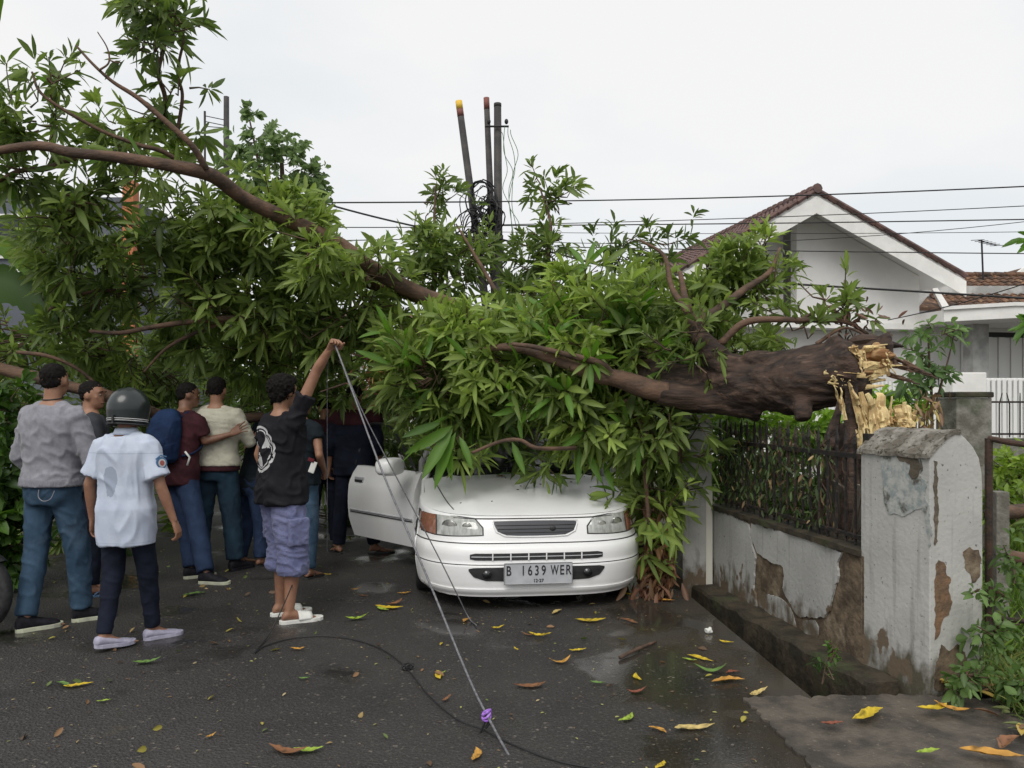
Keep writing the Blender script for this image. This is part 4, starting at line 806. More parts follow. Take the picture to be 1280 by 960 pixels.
# ---- weeds and grass in the garden and beside the pillar
def blades(name, label, cat, pts, h, wd, cols, rg, lean=.5, mtl='leaf'):
    n = len(pts); p = np.array(pts); d = norm(rg.normal(size=(n,3))*lean*np.array([1,1,.2])+np.array([0,0,1.])); w = norm(np.cross(d, rg.normal(size=(n,3))))
    l = h*rg.uniform(.5,1.2,n); t = np.array(cols)[rg.integers(0,len(cols),n)]*rg.uniform(.7,1.25,(n,1))
    return tag(link(name, leaves_mesh(name, p, d, w, l, wd*rg.uniform(.7,1.3,n), rg.uniform(.1,.6,n), t), None, M[mtl]), label, cat, kind='stuff')
rg = np.random.default_rng(5); n = 16000
gx = rg.uniform(2.4,9,n); gy = rg.uniform(4.5,9,n); gz = np.full(n,.07)
blades('grass', 'tall green grass filling the garden behind the wall', 'grass', np.stack([gx,gy,gz],1), .30, .012, [(.10,.18,.03),(.16,.25,.04),(.06,.11,.02)], rg, .35)
n = 5200; wp = np.stack([rg.uniform(2.45,4.2,n), rg.uniform(3.35,4.7,n), np.full(n,.04)],1); wp = wp[(wp[:,1] > 3.75-.22*(wp[:,0]-2.6))]; wp[:,2] = np.where(wp[:,1] < 4.0, .0, .04)
blades('weeds', 'rank weeds and grass blades at the foot of the big pillar', 'weeds', wp, .24, .010, [(.09,.15,.035),(.14,.21,.05),(.22,.24,.08)], rg, .8)
plant('climbing_weed', 'broad-leaved weed climbing against the right side of the big pillar', 'plant', (2.72,4.05,.03), [(1240,790,4.1,36,34,.12,22,.45),(1195,868,3.95,22,10,.1,7,.5),(1215,840,3.95,30,22,.1,14,.35),(1243,740,4.2,14,20,.08,9,.3),(1222,738,4.05,6,6,.03,2,.45),(1270,860,3.9,34,30,.15,22,.3),(1262,700,4.5,18,40,.1,12,.3)], .068, .55, (.07,.12,.035), (.15,.24,.07), 5, sd=8, spread=(.6,1.4))
plant('mound_bush', 'yellow-green shrubby growth behind the rusty gate', 'bush', (4.6,8.2,.06), [(1275,590,7.8,60,36,.6,130,.85),(1290,640,7.0,50,40,.5,60,.5),(1330,600,7.6,60,60,.5,50,.8)], .12, .35, (.05,.10,.015), (.22,.32,.05), 8, sd=9)
b = MB(); b.tube(curve_pts([P(1238,645,5.9),P(1262,640,6.0),P(1300,636,6.1)],8), .055, 9); b.v = b.v; tag(b.build('cut_log', M['limb'], smooth=True), 'brown fallen log in the garden behind the gate pipe, upper one', 'log', 'logs in the garden')
b = MB(); b.tube(curve_pts([P(1250,690,5.3),P(1270,697,5.3),P(1310,700,5.4)],8), .045, 9); tag(b.build('cut_log', M['limb'], smooth=True), 'shorter brown log lower in the garden among litter', 'log', 'logs in the garden')
rg2 = np.random.default_rng(15)
plant('drain_weed', 'small green weed growing from the drain wall below the low wall', 'plant', (1.98,4.4,.02), [(1042,815,4.42,10,14,.05,7,.5),(1030,850,4.3,22,10,.05,5,.1)], .05, .4, (.04,.09,.02), (.12,.22,.04), 5, sd=12)
# ================================================================== WHITE SEDAN
M['paint'] = mat('paint', (.80,.80,.80), .36, (.76,.755,.74), 3, .45, .7, coat=.22, bump=.02, bscale=8)
M['glass'] = mat('glass', (.010,.012,.014), .06, spec=.8, col2=(.02,.02,.02), scale=6, r2=.2)
M['trim'] = mat('trim', (.018,.018,.020), .5, (.03,.03,.03), 30); M['seam'] = mat('seam', (.03,.03,.03), .8); M['plate'] = mat('plate', (.47,.48,.50), .45, (.40,.41,.43), 9)
M['plate_ink'] = mat('plate_ink', (.02,.02,.025), .5); M['amber'] = mat('amber', (.27,.115,.07), .25, (.20,.09,.055), 40, coat=.5); M['grille_dark'] = mat('grille_dark', (.035,.037,.045), .4)
M['lens'] = mat('lens', (.30,.31,.29), .12, (.46,.47,.45), 10, .4, .6, coat=1, stretch=(4,1,1)); M['reflector'] = mat('reflector', (.62,.62,.58), .2, metal=.6, col2=(.3,.3,.28), scale=25); M['mud'] = mat('mud', (.03,.025,.02), .9)
M['seat_cloth'] = mat('seat_cloth', (.06,.06,.065), .9)
CYAW = R(6.5)
car = empty('parked_car', (.19,5.80,0), CYAW, 'old white sedan crushed under the fallen tree with its left-hand door open', 'car')
W2 = .845; car.scale = (1.07,1,1)
def wz(z): return np.interp(z, [.12,.16,.30,.45,.50,.56,.72,.95], [.80,.825,.845,.85,.838,.825,.80,.775])
def y0z(z): return np.interp(z, [.12,.15,.20,.30,.345,.355,.44,.475,.50,.54,.60,.655,.69,.75], [.05,.025,.01,.0,.0,.012,.015,.03,.075,.085,.105,.13,.165,.26])
DN = .62
def outline(t, z):                      # t 0..1 : centre of the nose to where the side begins
    a = t*math.pi/2; x = wz(z)*math.sin(a)**(2/3.8); y = y0z(z)+DN*(1-math.cos(a)**(2/2.0)); return x, y
def F(x, z):                            # surface depth of the nose at a lateral position
    r = min(.9995, abs(x)/wz(z)); return y0z(z)+DN*(1-math.sqrt(1-r**3.8))
def Zh(y, r):                           # bonnet height
    k = max(0,(y-.165)/1.10); return .688+.205*min(k,1.2)**.85-.055*r**3.5*(1-.5*min(k,1))
def topz(x, y): return Zh(y, 1.0)-.0 if y > .7 else Zh(y, min(1,abs(x)/.80))
LV = [.135,.15,.17,.20,.23,.26,.30,.33,.345,.356,.38,.41,.44,.462,.475,.488,.50,.52,.55,.58,.61,.64,.66,.68]
NT = 40; ARC_Y, ARC_Z, ARC_R = .86, .30, .335
def side_x(y, z):                        # flank beyond the nose, bulging
    return wz(z)*(1+.012*math.sin(min(1,(y-DN)/2.5)*math.pi))
body = empty('body', (0,0,0)); bpy.data.objects.remove(body)
sh = MB(); cols_ = []
ts = [i/NT for i in range(NT+1)]; ysd = [DN+.05+.05*k for k in range(0,74)]
def column(sg, kind, v):
    col = []
    for j in range(len(LV)+1):
        if kind == 't':
            zt = None
            x, y = outline(v, LV[min(j,len(LV)-1)])
            if j == len(LV): z = Zh(y0z(.69)+DN*(1-math.cos(v*math.pi/2)), min(1,x/.80)); x, y = outline(v, .69); 
            else: z = LV[j]; z = z
            col.append([sg*x,y,z])
        else:
            zz = LV[min(j,len(LV)-1)]; y = v+y0z(zz)*max(0,1-(v-DN)/1.2)*(1 if j < len(LV) else 1)
            zt = Zh(v, 1) if v < 1.3 else Zh(1.3,1)+.02*min(1,(v-1.3)/1.5)
            k = (zz-.135)/(.68-.135); z = .135+(zt-.135)*k if j < len(LV) else zt+.012
            x = side_x(max(v,DN), z) if j < len(LV) else side_x(max(v,DN), z)-.02
            col.append([sg*x,y,z])
    return col
for sg in (-1, 1):
    C1 = [column(sg,'t',t) for t in ts]+[column(sg,'s',y) for y in ysd]
    n = len(C1[0]); vs = []; fs = []
    for c in C1: vs += c
    for i in range(len(C1)-1):
        for j in range(n-1):
            q = [vs[i*n+j],vs[(i+1)*n+j],vs[(i+1)*n+j+1],vs[i*n+j+1]]; cy = sum(p[1] for p in q)/4; cz = sum(p[2] for p in q)/4
            if abs(q[0][0]) > .7 and (math.hypot(cy-ARC_Y,cz-ARC_Z) < ARC_R or math.hypot(cy-3.32,cz-ARC_Z) < ARC_R): continue
            if sg < 0 and 1.42 < cy < 2.48 and cz > .24: continue
            f = (i*n+j,(i+1)*n+j,(i+1)*n+j+1,i*n+j+1); fs.append(f if sg < 0 else f[::-1])
    for p in vs:                          # round the wheel arches
        for wy in (ARC_Y, 3.32):
            d = math.hypot(p[1]-wy,p[2]-ARC_Z)
            if abs(p[0]) > .7 and ARC_R-.005 < d < ARC_R+.045 and p[2] > .16: k = (ARC_R+.004)/d; p[1] = wy+(p[1]-wy)*k; p[2] = ARC_Z+(p[2]-ARC_Z)*k
    sh.add(vs, fs)
sh_o = sh.build('body_shell', M['paint'], car, smooth=True)
bm = bmesh.new(); bm.from_mesh(sh_o.data); bmesh.ops.remove_doubles(bm, verts=bm.verts, dist=.0005); bmesh.ops.recalc_face_normals(bm, faces=bm.faces); bm.to_mesh(sh_o.data); bm.free()
m_ = sh_o.modifiers.new('thick','SOLIDIFY'); m_.thickness = .012; m_.offset = -1
# bonnet with crease lines and shut-line gap
hb = MB(); rows = []
NTT = [0,.06,.12,.2,.3,.4,.5,.6,.68,.75,.81,.86,.90,.94,.97,1.0]
for t in NTT:
    xo, yo = outline(t, .69); rows.append((max(xo-.0,.0), yo))
for y in np.arange(DN+.24, 1.29, .05): rows.append((side_x(y,.85)-.02-.0, y))
rings = []
A_N = 29
def bon(x, y, edge):
    r = min(1,abs(x)/max(.80,edge)); z = Zh(y, r)
    cr = .012*math.exp(-((abs(x)-.40-.14*max(0,y-.2))/.03)**2); z += cr*min(1,(y-.15)*3)+.010*math.exp(-(x/.3)**2)*min(1,(y-.165)*2)
    return z
for (xo, yo) in rows:
    rings.append([Vector((a*xo, yo, bon(a*xo, yo, xo)+.002)) for a in np.linspace(-1,1,A_N)])
hb.loft(rings, cap=False, closed=False); ho = hb.build('bonnet', M['paint'], car, smooth=True)
def on_bonnet(x, y, off=.004):
    return Vector((x,y,bon(x,y,.79)+.002+off))
# fender shut lines on the bonnet
for sg in (-1,1):
    b = MB(); pts = [on_bonnet(sg*x,y,.0012) for x,y in ((.565,.34),(.60,.50),(.635,.72),(.665,.95),(.69,1.15),(.70,1.27))]; b.tube(curve_pts(pts,20), .0045, 5); b.build('shut_line', M['seam'], car)
b = MB(); b.tube(curve_pts([Vector((x,F(x,.668)-.004,.672)) for x in np.linspace(-.57,.57,15)],30), .004, 5); b.build('shut_line', M['seam'], car)
# patches following the nose
def nose_patch(name, m, xs, top, bot, off=.004, rows_=6, parent=car, bulge=0.0, smooth=True, thick=.02, label=None):
    xs = list(xs); b = MB(); rings = []
    xx = np.linspace(xs[0], xs[-1], 26)
    for x in xx:
        zt = np.interp(x, xs, top); zb = np.interp(x, xs, bot); u = (x-xs[0])/(xs[-1]-xs[0]); col = []
        for k in range(rows_+1):
            v = k/rows_; z = zb+(zt-zb)*v; e = bulge*min(1,min(u,1-u)*8)*min(1,4*v*(1-v)*1.3); col.append(Vector((x,F(x,z)-off-e,z)))
        col2 = [Vector((p.x,p.y+thick,p.z)) for p in col[::-1]]; rings.append(col+col2)
    b.loft(rings); o = b.build(name, m, parent, smooth=False, label=label)
    return o
def autosm(o, ang=40):
    me = o.data; me.polygons.foreach_set('use_smooth', [True]*len(me.polygons)); bm = bmesh.new(); bm.from_mesh(me)
    for e in bm.edges:
        if len(e.link_faces) == 2 and e.calc_face_angle(0) > R(ang): e.smooth = False
    bmesh.ops.recalc_face_normals(bm, faces=bm.faces); bm.to_mesh(me); bm.free()
def mir(xs, *arr): return [-x for x in xs[::-1]], *[a[::-1] for a in arr]
for sg in (1,-1):
    def mk(name, m, xs, t, b_, **k):
        if sg < 0: xs, t, b_ = mir(xs, t, b_)
        o = nose_patch(name, m, xs, t, b_, **k); autosm(o); return o
    hl = mk('headlight', M['trim'], [.365,.42,.60,.70,.815], [.610,.675,.692,.690,.682], [.552,.548,.540,.538,.545], off=.002)
    q = mk('lamp_glass', M['lens'], [.375,.425,.55,.686], [.606,.667,.682,.684], [.559,.556,.549,.547], off=.006, bulge=.008, parent=hl)
    mk('turn_signal', M['amber'], [.694,.74,.808], [.683,.681,.675], [.546,.548,.556], off=.006, bulge=.008, parent=hl)
    for cx_, rr_ in ((.60,.052),(.48,.034)):
        b = MB(); y = F(cx_,.615)-.0155; b.v = []; 
        rings = [[Vector((sg*(cx_+rr_*k*math.cos(a)), F(cx_+rr_*k*math.cos(a),.615)-.0145+.004*(k-.5), .615+rr_*k*.92*math.sin(a))) for a in np.linspace(0,2*math.pi,16,endpoint=False)] for k in (1,.75,.45,.12)]
        b.loft(rings, cap=True); b.build('bulb_reflector', M['reflector'], hl, smooth=True)
# grille : raised patch, its dark colour standing in for a recess's shade, with slim bars, chromed rim
def both(xs, v): return [-x for x in xs[::-1]][:-1]+xs if xs[0] == 0 else None, (v[::-1][:-1]+v)
gx_, gt_ = both([0,.20,.275,.292], [.654,.653,.651,.645]); _, gb_ = both([0,.20,.275,.292], [.548,.551,.585,.632])
g = nose_patch('grille', M['grille_dark'], gx_, gt_, gb_, off=.003); autosm(g)
for zz in (.575,.60,.625):
    hw = np.interp(zz,[.55,.585,.64],[.20,.26,.285]); b = MB(); b.tube([Vector((x,F(x,zz)-.006,zz)) for x in np.linspace(-hw,hw,15)], .0035, 5); b.build('grille_bar', M['trim'], g)
rim = [(-.30,.655),(-.15,.658),(0,.659),(.15,.658),(.30,.655),(.297,.632),(.278,.58),(.22,.549),(.12,.544),(0,.543),(-.12,.544),(-.22,.549),(-.278,.58),(-.297,.632),(-.30,.655)]
b = MB(); b.tube([Vector((x,F(x,z)-.004,z)) for x,z in rim], .006, 6); b.build('grille_frame', M['paint'], g, smooth=True)
b = MB(); b.sphere((.12,F(.12,.60)-.008,.60),(.022,.008,.020),12,8); b.build('round_badge', M['trim'], g, smooth=True)
# bumper seams, slots, intakes
for zz, hw, r_ in ((.497,.828,.006),(.3505,.835,.0045)):
    pts = [];
    for s in np.linspace(-1,1,61):
        x = s*hw; pts.append(Vector((x, F(x,zz)-.001, zz)))
    b = MB(); b.tube(pts, r_, 5); b.build('bumper_seam', M['seam'], car)
b = nose_patch('bumper_slot', M['trim'], [-.465,-.455,.455,.465], [.425,.434,.434,.425], [.392,.384,.384,.392], off=.004); autosm(b); slot = b
for k in range(6): 
    x = -.31+.124*k; q = MB(); q.box((x,F(x,.409)-.006,.409),(.008,.012,.048)); q.build('slot_fin', M['paint'], slot)
q = MB(); q.tube([Vector((x,F(x,.409)-.0065,.409)) for x in np.linspace(-.455,.455,21)], .0035, 5); q.build('slot_bar', M['plate'], slot)
for sg in (-1,1):
    xs, t, b_ = [.20,.36,.44,.475], [.335,.333,.330,.322], [.232,.236,.262,.308]
    if sg < 0: xs, t, b_ = mir(xs, t, b_)
    it = nose_patch('lower_intake', M['trim'], xs, t, b_, off=.005); autosm(it)
    q = MB(); q.tube([Vector((sg*.35,F(.35,.285)-.018,.285)),Vector((sg*.35,F(.35,.285)+.01,.285))], [.030,.034], 14); q.build('fog_lamp', M['glass'], it, smooth=True)
b = nose_patch('lip', M['paint'], [-.80,-.6,.6,.80], [.185,.172,.172,.185], [.122,.112,.112,.122], off=.014, thick=.06); autosm(b)
# licence plate with its characters
pz = .292; py_ = F(0,.29)-.030
b = MB(); b.box((0,py_,pz),(.475,.010,.158)); pt = b.build('licence_plate', M['plate'], car, bevel=.004)
b = MB(); 
for (x,z,w_,h_) in ((0,.076,.46,.004),(0,-.076,.46,.004),(-.233,0,.004,.15),(.233,0,.004,.15)): b.box((x,py_-.006,pz+z),(w_,.003,h_))
b.build('plate_rim', M['chrome'], pt)
def text(name, s, loc, size, m, par, sx=1.0, ext=.0015, rot=(R(90),0,0), bold=0.0):
    c = bpy.data.curves.new('t','FONT'); c.body = s; c.size = size; c.extrude = ext; c.align_x = 'CENTER'; c.align_y = 'CENTER'; c.offset = bold
    o = bpy.data.objects.new('t', c); COL.objects.link(o); dg = bpy.context.evaluated_depsgraph_get(); me = bpy.data.meshes.new_from_object(o.evaluated_get(dg)); bpy.data.objects.remove(o)
    q = link(name, me, par, m); q.location = loc; q.rotation_euler = rot; q.scale = (sx,1,1); return q
for i, (ch, x) in enumerate(zip('B1639WER', (-.205,-.105,-.058,-.011,.036,.112,.163,.208))):
    text('plate_character', ch, (x,py_-.0065,pz+.020), .100, M['plate_ink'], pt, .66 if ch != 'W' else .52, bold=.0012)
text('plate_character', '12·27', (0,py_-.0065,pz-.052), .034, M['plate_ink'], pt, .95, bold=.0006)
# windscreen, pillars, roof, cabin
ws0, ws1 = 1.25, 1.98; zb0, zt0 = .885, 1.335
def wsx(k): return .715-.155*k
rings = []
for k in np.linspace(0,1,9):
    rings.append([Vector((a*wsx(k), ws0+(ws1-ws0)*k+.10*a*a*(1-.3*k), zb0+(zt0-zb0)*k+.012*(1-a*a)*math.sin(k*3))) for a in np.linspace(-1,1,21)])
b = MB(); b.loft(rings, cap=False, closed=False); wso = b.build('windscreen', M['glass'], car, smooth=True)
b = MB(); b.loft([[Vector((a*.72,1.235+.10*a*a,.880-.03*abs(a)**3)) for a in np.linspace(-1,1,21)],[Vector((a*.72,1.30+.10*a*a,.908-.02*abs(a)**3)) for a in np.linspace(-1,1,21)]], cap=False, closed=False); b.build('cowl', M['trim'], car)
for x0 in (-.1,.38):
    b = MB(); b.tube([Vector((x0,1.24,.91)),Vector((x0+.02,1.32,.955)),Vector((x0-.33,1.42,.985))], .007, 5); b.build('wiper', M['trim'], car)
for sg in (-1,1):
    b = MB(); b.tube(curve_pts([Vector((sg*.765,1.30,.86)),Vector((sg*.72,1.52,1.03)),Vector((sg*.63,1.86,1.25)),Vector((sg*.58,2.06,1.33))],14), [.030]*15, 8); b.build('windscreen_pillar', M['paint'], car, smooth=True)
    b = MB(); b.tube(curve_pts([Vector((sg*.58,2.04,1.335)),Vector((sg*.59,2.6,1.37)),Vector((sg*.58,3.0,1.34)),Vector((sg*.66,3.6,1.02)),Vector((sg*.72,3.9,.92))],20), .034, 8); b.build('roof_rail', M['paint'], car, smooth=True)
    b = MB(); b.tube([Vector((sg*.79,2.5,.30)),Vector((sg*.79,2.5,.92)),Vector((sg*.59,2.46,1.35))], .035, 8); b.build('door_pillar', M['paint'], car, smooth=True)
    if sg > 0:
        b = MB(); b.add([(sg*.77,1.42,.90),(sg*.77,2.46,.92),(sg*.60,2.44,1.33),(sg*.60,2.06,1.31)],[(0,1,2,3)]); b.build('side_window', M['glass'], car)
    b = MB(); b.add([(sg*.77,2.54,.92),(sg*.76,3.5,.93),(sg*.62,3.1,1.28),(sg*.60,2.5,1.33)],[(0,1,2,3)]); b.build('side_window', M['glass'], car)
rings = []
for y, z, w_ in ((1.975,1.335,.56),(2.02,1.352,.585),(2.3,1.37,.60),(2.6,1.368,.60),(2.9,1.36,.60),(3.06,1.34,.585)):
    rings.append([Vector((a*w_, y+.05*a*a*(y<2.2), z+.022*(1-a*a)-.05*math.exp(-((a-.3)/.4)**2-((y-2.6)/.35)**2))) for a in np.linspace(-1,1,19)])
b = MB(); b.loft(rings, cap=False, closed=False); b.build('roof', M['paint'], car, smooth=True)
b = MB(); b.loft([[Vector((a*.58,3.06,1.335)) for a in np.linspace(-1,1,9)],[Vector((a*.70,3.75,.95)) for a in np.linspace(-1,1,9)]], cap=False, closed=False); b.build('rear_window', M['glass'], car)
b = MB(); b.loft([[Vector((a*w_,y,z)) for a in np.linspace(-1,1,9)] for y,z,w_ in ((3.72,.955,.74),(4.0,.95,.76),(4.25,.93,.76),(4.32,.86,.77),(4.34,.5,.80),(4.32,.2,.78))], cap=False, closed=False); b.build('boot', M['paint'], car, smooth=True)
# engine bay / floor, interior
b = MB(); b.box((0,2.3,.19),(1.55,3.9,.06)); b.box((0,.62,.34),(1.30,.5,.34)); b.box((0,1.28,.53),(1.45,.06,.6)); b.build('underbody', M['mud'], car)
b = MB(); b.box((0,1.50,.78),(1.42,.36,.24)); b.build('dashboard', M['trim'], car, bevel=.04)
for x in (-.36,.36):
    b = MB(); b.box((x,2.05,.42),(.50,.52,.20)); b.build('seat', M['seat_cloth'], car, bevel=.05)
    b = MB(); b.box((x,2.36,.78),(.48,.14,.60), Matrix.Rotation(R(-12),3,'X')); b.build('seat_back', M['seat_cloth'], car, bevel=.05)
    b = MB(); b.box((x,2.43,1.14),(.26,.09,.16)); b.build('headrest', M['seat_cloth'], car, bevel=.03)
b = MB(); b.tube([Vector((-.36+.18*math.cos(a),1.72+.06*math.sin(a),.86+.17*math.sin(a))) for a in np.linspace(0,2*math.pi,20)], .014, 6); b.build('steering_wheel', M['trim'], car, smooth=True)
# wheels
def wheel(x, y):
    w = empty('wheel', (x,y,.295)); w.parent = car; sg = 1 if x > 0 else -1
    b = MB(); rings = []
    for r_, xx in ((.19,-.08),(.255,-.095),(.285,-.085),(.297,-.06),(.297,.06),(.285,.085),(.255,.095),(.19,.08)): rings.append([Vector((xx,r_*math.cos(a),r_*math.sin(a))) for a in np.linspace(0,2*math.pi,32,endpoint=False)])
    b.loft(rings, cap=False); b.build('tyre', M['rubber'], w, smooth=True)
    b = MB(); b.tube([Vector((-.07,0,0)),Vector((sg*.05,0,0))], .19, 28)
    for k in range(7): a = k*2*math.pi/7; b.tube([Vector((sg*.055,.04*math.cos(a),.04*math.sin(a))),Vector((sg*.07,.18*math.cos(a),.18*math.sin(a)))], .022, 5)
    b.build('rim', M['plate'], w)
    return w
for x in (-.745,.745):
    for y in (ARC_Y,3.32): wheel(x,y)
for sg in (-1,1):
    for wy in (ARC_Y,3.32):
        b = MB(); rings = [[Vector((xx,wy+(ARC_R+.01)*math.cos(a),ARC_Z+(ARC_R+.01)*math.sin(a))) for a in np.linspace(-.15*math.pi,1.15*math.pi,18)] for xx in (sg*.50,sg*.80)]
        b.loft(rings, cap=False, closed=False); b.add(rings[0],[tuple(range(18))]); b.build('wheel_housing', M['mud'], car)
# open door (image left), hinged at the front edge
dr = empty('door', (-.835,1.44,0), R(0)); dr.parent = car; dr.rotation_euler = (0,0,R(36)); dr['label'] = 'open white door with handle near its rear edge'
def dsk(y, z):                              # door skin, local y back from the hinge
    top = .905+.01*y; k = (z-.22)/(top-.22); x = -.055*math.sin(min(1,max(0,k))*math.pi)*.75-.035*k*0; 
    if k > .75: x += .05*(k-.75)/.25
    return x
b = MB(); rings = []; ny = 26
for i in range(ny+1):
    y = 1.04*i/ny; ring = []
    for k in np.linspace(0,1,19):
        z = .225+(.90+.012*y-.225)*k; yy = y
        if i > ny-5: e = (i-(ny-4))/4; yy = y-(.05*max(0,(.25-k)/.25)+.03*max(0,(k-.9)/.1))*e
        g_ = -.008*math.exp(-((z-.50)/.02)**2)
        ring.append(Vector((dsk(y,z)+g_*0+(.006 if abs(z-.475) < .012 else 0), yy, z+.0)))
    back = [Vector((p.x+.10 if 0 < j < 18 else p.x+.06,p.y,p.z)) for j, p in enumerate(ring)][::-1]
    rings.append(ring+back)
b.loft(rings); o = b.build('door_panel', M['paint'], dr); autosm(o, 35)
b = MB(); b.tube([Vector((dsk(y,.485)-.003,y,.485)) for y in np.linspace(0.01,1.0,12)], .008, 6); b.build('rubbing_strip', M['plate'], o)
b = MB(); b.tube([Vector((dsk(y,.462)-.001,y,.462)) for y in np.linspace(0.01,1.0,12)], .006, 5); b.build('trim_line', M['trim'], o)
b = MB(); b.box((dsk(.88,.78)-.004,.88,.78),(.014,.15,.055)); h_ = b.build('door_handle', M['plate'], o, bevel=.005)
b = MB(); b.box((dsk(.88,.78)-.014,.88,.772),(.010,.115,.022)); b.build('handle_recess', M['trim'], h_)
b = MB(); b.tube(curve_pts([Vector((.02,.04,.92)),Vector((.09,.30,1.09)),Vector((.16,.60,1.28)),Vector((.17,.75,1.325)),Vector((.165,.98,1.32)),Vector((.12,1.02,1.2)),Vector((.03,1.03,.92))],30), .014, 6); b.build('window_frame', M['trim'], o, smooth=True)
b = MB(); b.box((.05,.52,.56),(.03,.9,.5)); b.build('inner_trim', M['seat_cloth'], o, bevel=.02)
mr = MB(); rings = []
for k, (u, s) in enumerate(((-.005,.55),(.0,.85),(.02,1),(.06,1.02),(.10,.97),(.125,.75))):
    rings.append([Vector((-.105+.115*s*math.copysign(abs(math.cos(a))**.6,math.cos(a)), .06+u, .955+.062*s*math.copysign(abs(math.sin(a))**.6,math.sin(a)))) for a in np.linspace(0,2*math.pi,24,endpoint=False)])
mr.loft(rings); mi = mr.build('wing_mirror', M['paint'], dr, smooth=True); mi.location = (-.06,-.03,-.22); mi.scale = (1.25,1.25,1.25); mi.rotation_euler = (0,0,R(30)); autosm(mi,50)
mr2 = MB()
for v in mr.v: pass
b = MB(); b.box((.775,1.40,.955),(.20,.10,.115)); q = b.build('wing_mirror', M['paint'], car, bevel=.035); q.location = (.05,0,0)
# ================================================================== PEOPLE
def cap(b, p0, p1, r0, r1, n=12, flat=1.0, mid=None):
    p0 = Vector(p0); p1 = Vector(p1); d = p1-p0; L_ = d.length; u = d/L_ if L_ else Vector((0,0,1)); pts = []; rad = []
    for t in (-1,-.85,-.5): pts.append(p0+u*r0*t); rad.append(max(.0015, r0*math.sqrt(max(0,1-t*t))))
    m = [(0,r0)]+([(.35,mid),(.65,(mid+r1)/2)] if mid else [])+[(1,r1)]
    for t, r in m: pts.append(p0+d*t); rad.append(r)
    for t in (.5,.85,1): pts.append(p1+u*r1*t); rad.append(max(.0015, r1*math.sqrt(max(0,1-t*t))))
    b.tube(pts, rad, n, flat)
def ell(b, c, rx, ry, rz, rot=None, n=16, m=12): b.sphere(c, (rx,ry,rz), n, m, rot)
def hand_mb(kind, side):
    """hand along -z from the wrist at 0, palm facing -side (towards the thigh); side +1 right hand"""
    b = MB(); s = side
    b.loft([[Vector((s*.011*math.sin(a)*1.0+0,(.0 + w*math.cos(a)),z)) if 0 else Vector((t*math.sin(a), w*math.cos(a)+o, z)) for a in np.linspace(0,2*math.pi,12,endpoint=False)] for z,w,t,o in ((.02,.024,.018,0),(-.01,.027,.017,0),(-.04,.036,.016,.002),(-.075,.041,.015,.002),(-.092,.038,.013,.002))])
    curl = {'relaxed':(.35,.5,.4),'fist':(1.45,1.5,1.1),'open':(.08,.10,.08),'hold':(.9,1.0,.7)}[kind]
    for i,(y,l) in enumerate(((.030,.068),(.010,.078),(-.010,.073),(-.029,.058))):
        p = Vector((0,y,-.088)); a = 0; r = .0088-.0006*i
        for k,fr in enumerate((.44,.31,.25)):
            a += curl[k]*(1+.12*i); q = p+Vector((-s*math.sin(a),.0,-math.cos(a)))*l*fr; q.y += .02*(1.5-i)*fr*(.3 if kind != 'open' else 1)*.6
            cap(b, p, q, r, r*.9, 8); p = q; r *= .92
    ta = .5 if kind != 'open' else .1
    p = Vector((-s*.004,.028,-.022)); q = p+Vector((-s*.022*(1+ta),.024,-.032)); cap(b,p,q,.014,.0115,8); p2 = q+Vector((-s*.014*ta,.012 if kind!='fist' else -.012,-.030)); cap(b,q,p2,.0108,.0095,8); p3 = p2+Vector((-s*.008,-.004,-.022)); cap(b,p2,p3,.0095,.0075,8)
    return b
HANDS = {}
def hand_mesh(kind, side):
    if (kind, side) not in HANDS:
        me = remesh(hand_mb(kind, side), .0042, 1); HANDS[(kind,side)] = ([v.co.copy() for v in me.vertices], [tuple(p.vertices) for p in me.polygons]); bpy.data.meshes.remove(me)
    return HANDS[(kind,side)]
def align(d, fwd):
    z = -Vector(d).normalized(); y = Vector(fwd)-z*Vector(fwd).dot(z)
    if y.length < 1e-3: y = Vector((1,0,0))
    y.normalize(); x = y.cross(z); return Matrix((x,y,z)).transposed()
def folds(amp, sc=7.0, stretch=(1,1,1), seed=0):
    sx, sy, sz = stretch; so_ = Vector((seed*3.1,seed*1.7,seed))
    def f(c, n):
        q = Vector((c.x*sx,c.y*sy,c.z*sz))*sc+so_; w = noise.noise(q*.5)
        q2 = Vector((q.x+.55*q.z,q.y+.3*q.z,q.z-.25*q.x)); a = max(0,1-abs(noise.noise(q2+Vector((w,w*.6,-w))*1.4))*3.4)**1.5; b_ = noise.noise(q*2.3)
        return amp*(a*.8+b_*.22+w*.55-.25)
    return f
SK = {}
def rings_torso(J, pad, zs, wmul=1.0, dmul=1.0, taper=None):
    """torso cross-sections following the spine of the pose"""
    prof = [(.80,.150,.105),(.88,.170,.125),(.95,.165,.118),(1.02,.148,.104),(1.10,.146,.102),(1.18,.155,.106),(1.26,.166,.112),(1.34,.168,.112),(1.38,.152,.102),(1.41,.125,.090),(1.44,.095,.078),(1.47,.066,.064),(1.50,.056,.058)]
    out_ = []
    for z in zs:
        w = np.interp(z,[p[0] for p in prof],[p[1] for p in prof])*wmul+pad; d = np.interp(z,[p[0] for p in prof],[p[2] for p in prof])*dmul+pad
        if taper: k = taper(z); w *= k; d *= k
        c, rot = J['spine'](z); out_.append([c+rot @ Vector((w*math.copysign(abs(math.cos(a))**.85,math.cos(a)), d*math.copysign(abs(math.sin(a))**.9,math.sin(a)), 0)) for a in np.linspace(0,2*math.pi,24,endpoint=False)])
    return out_
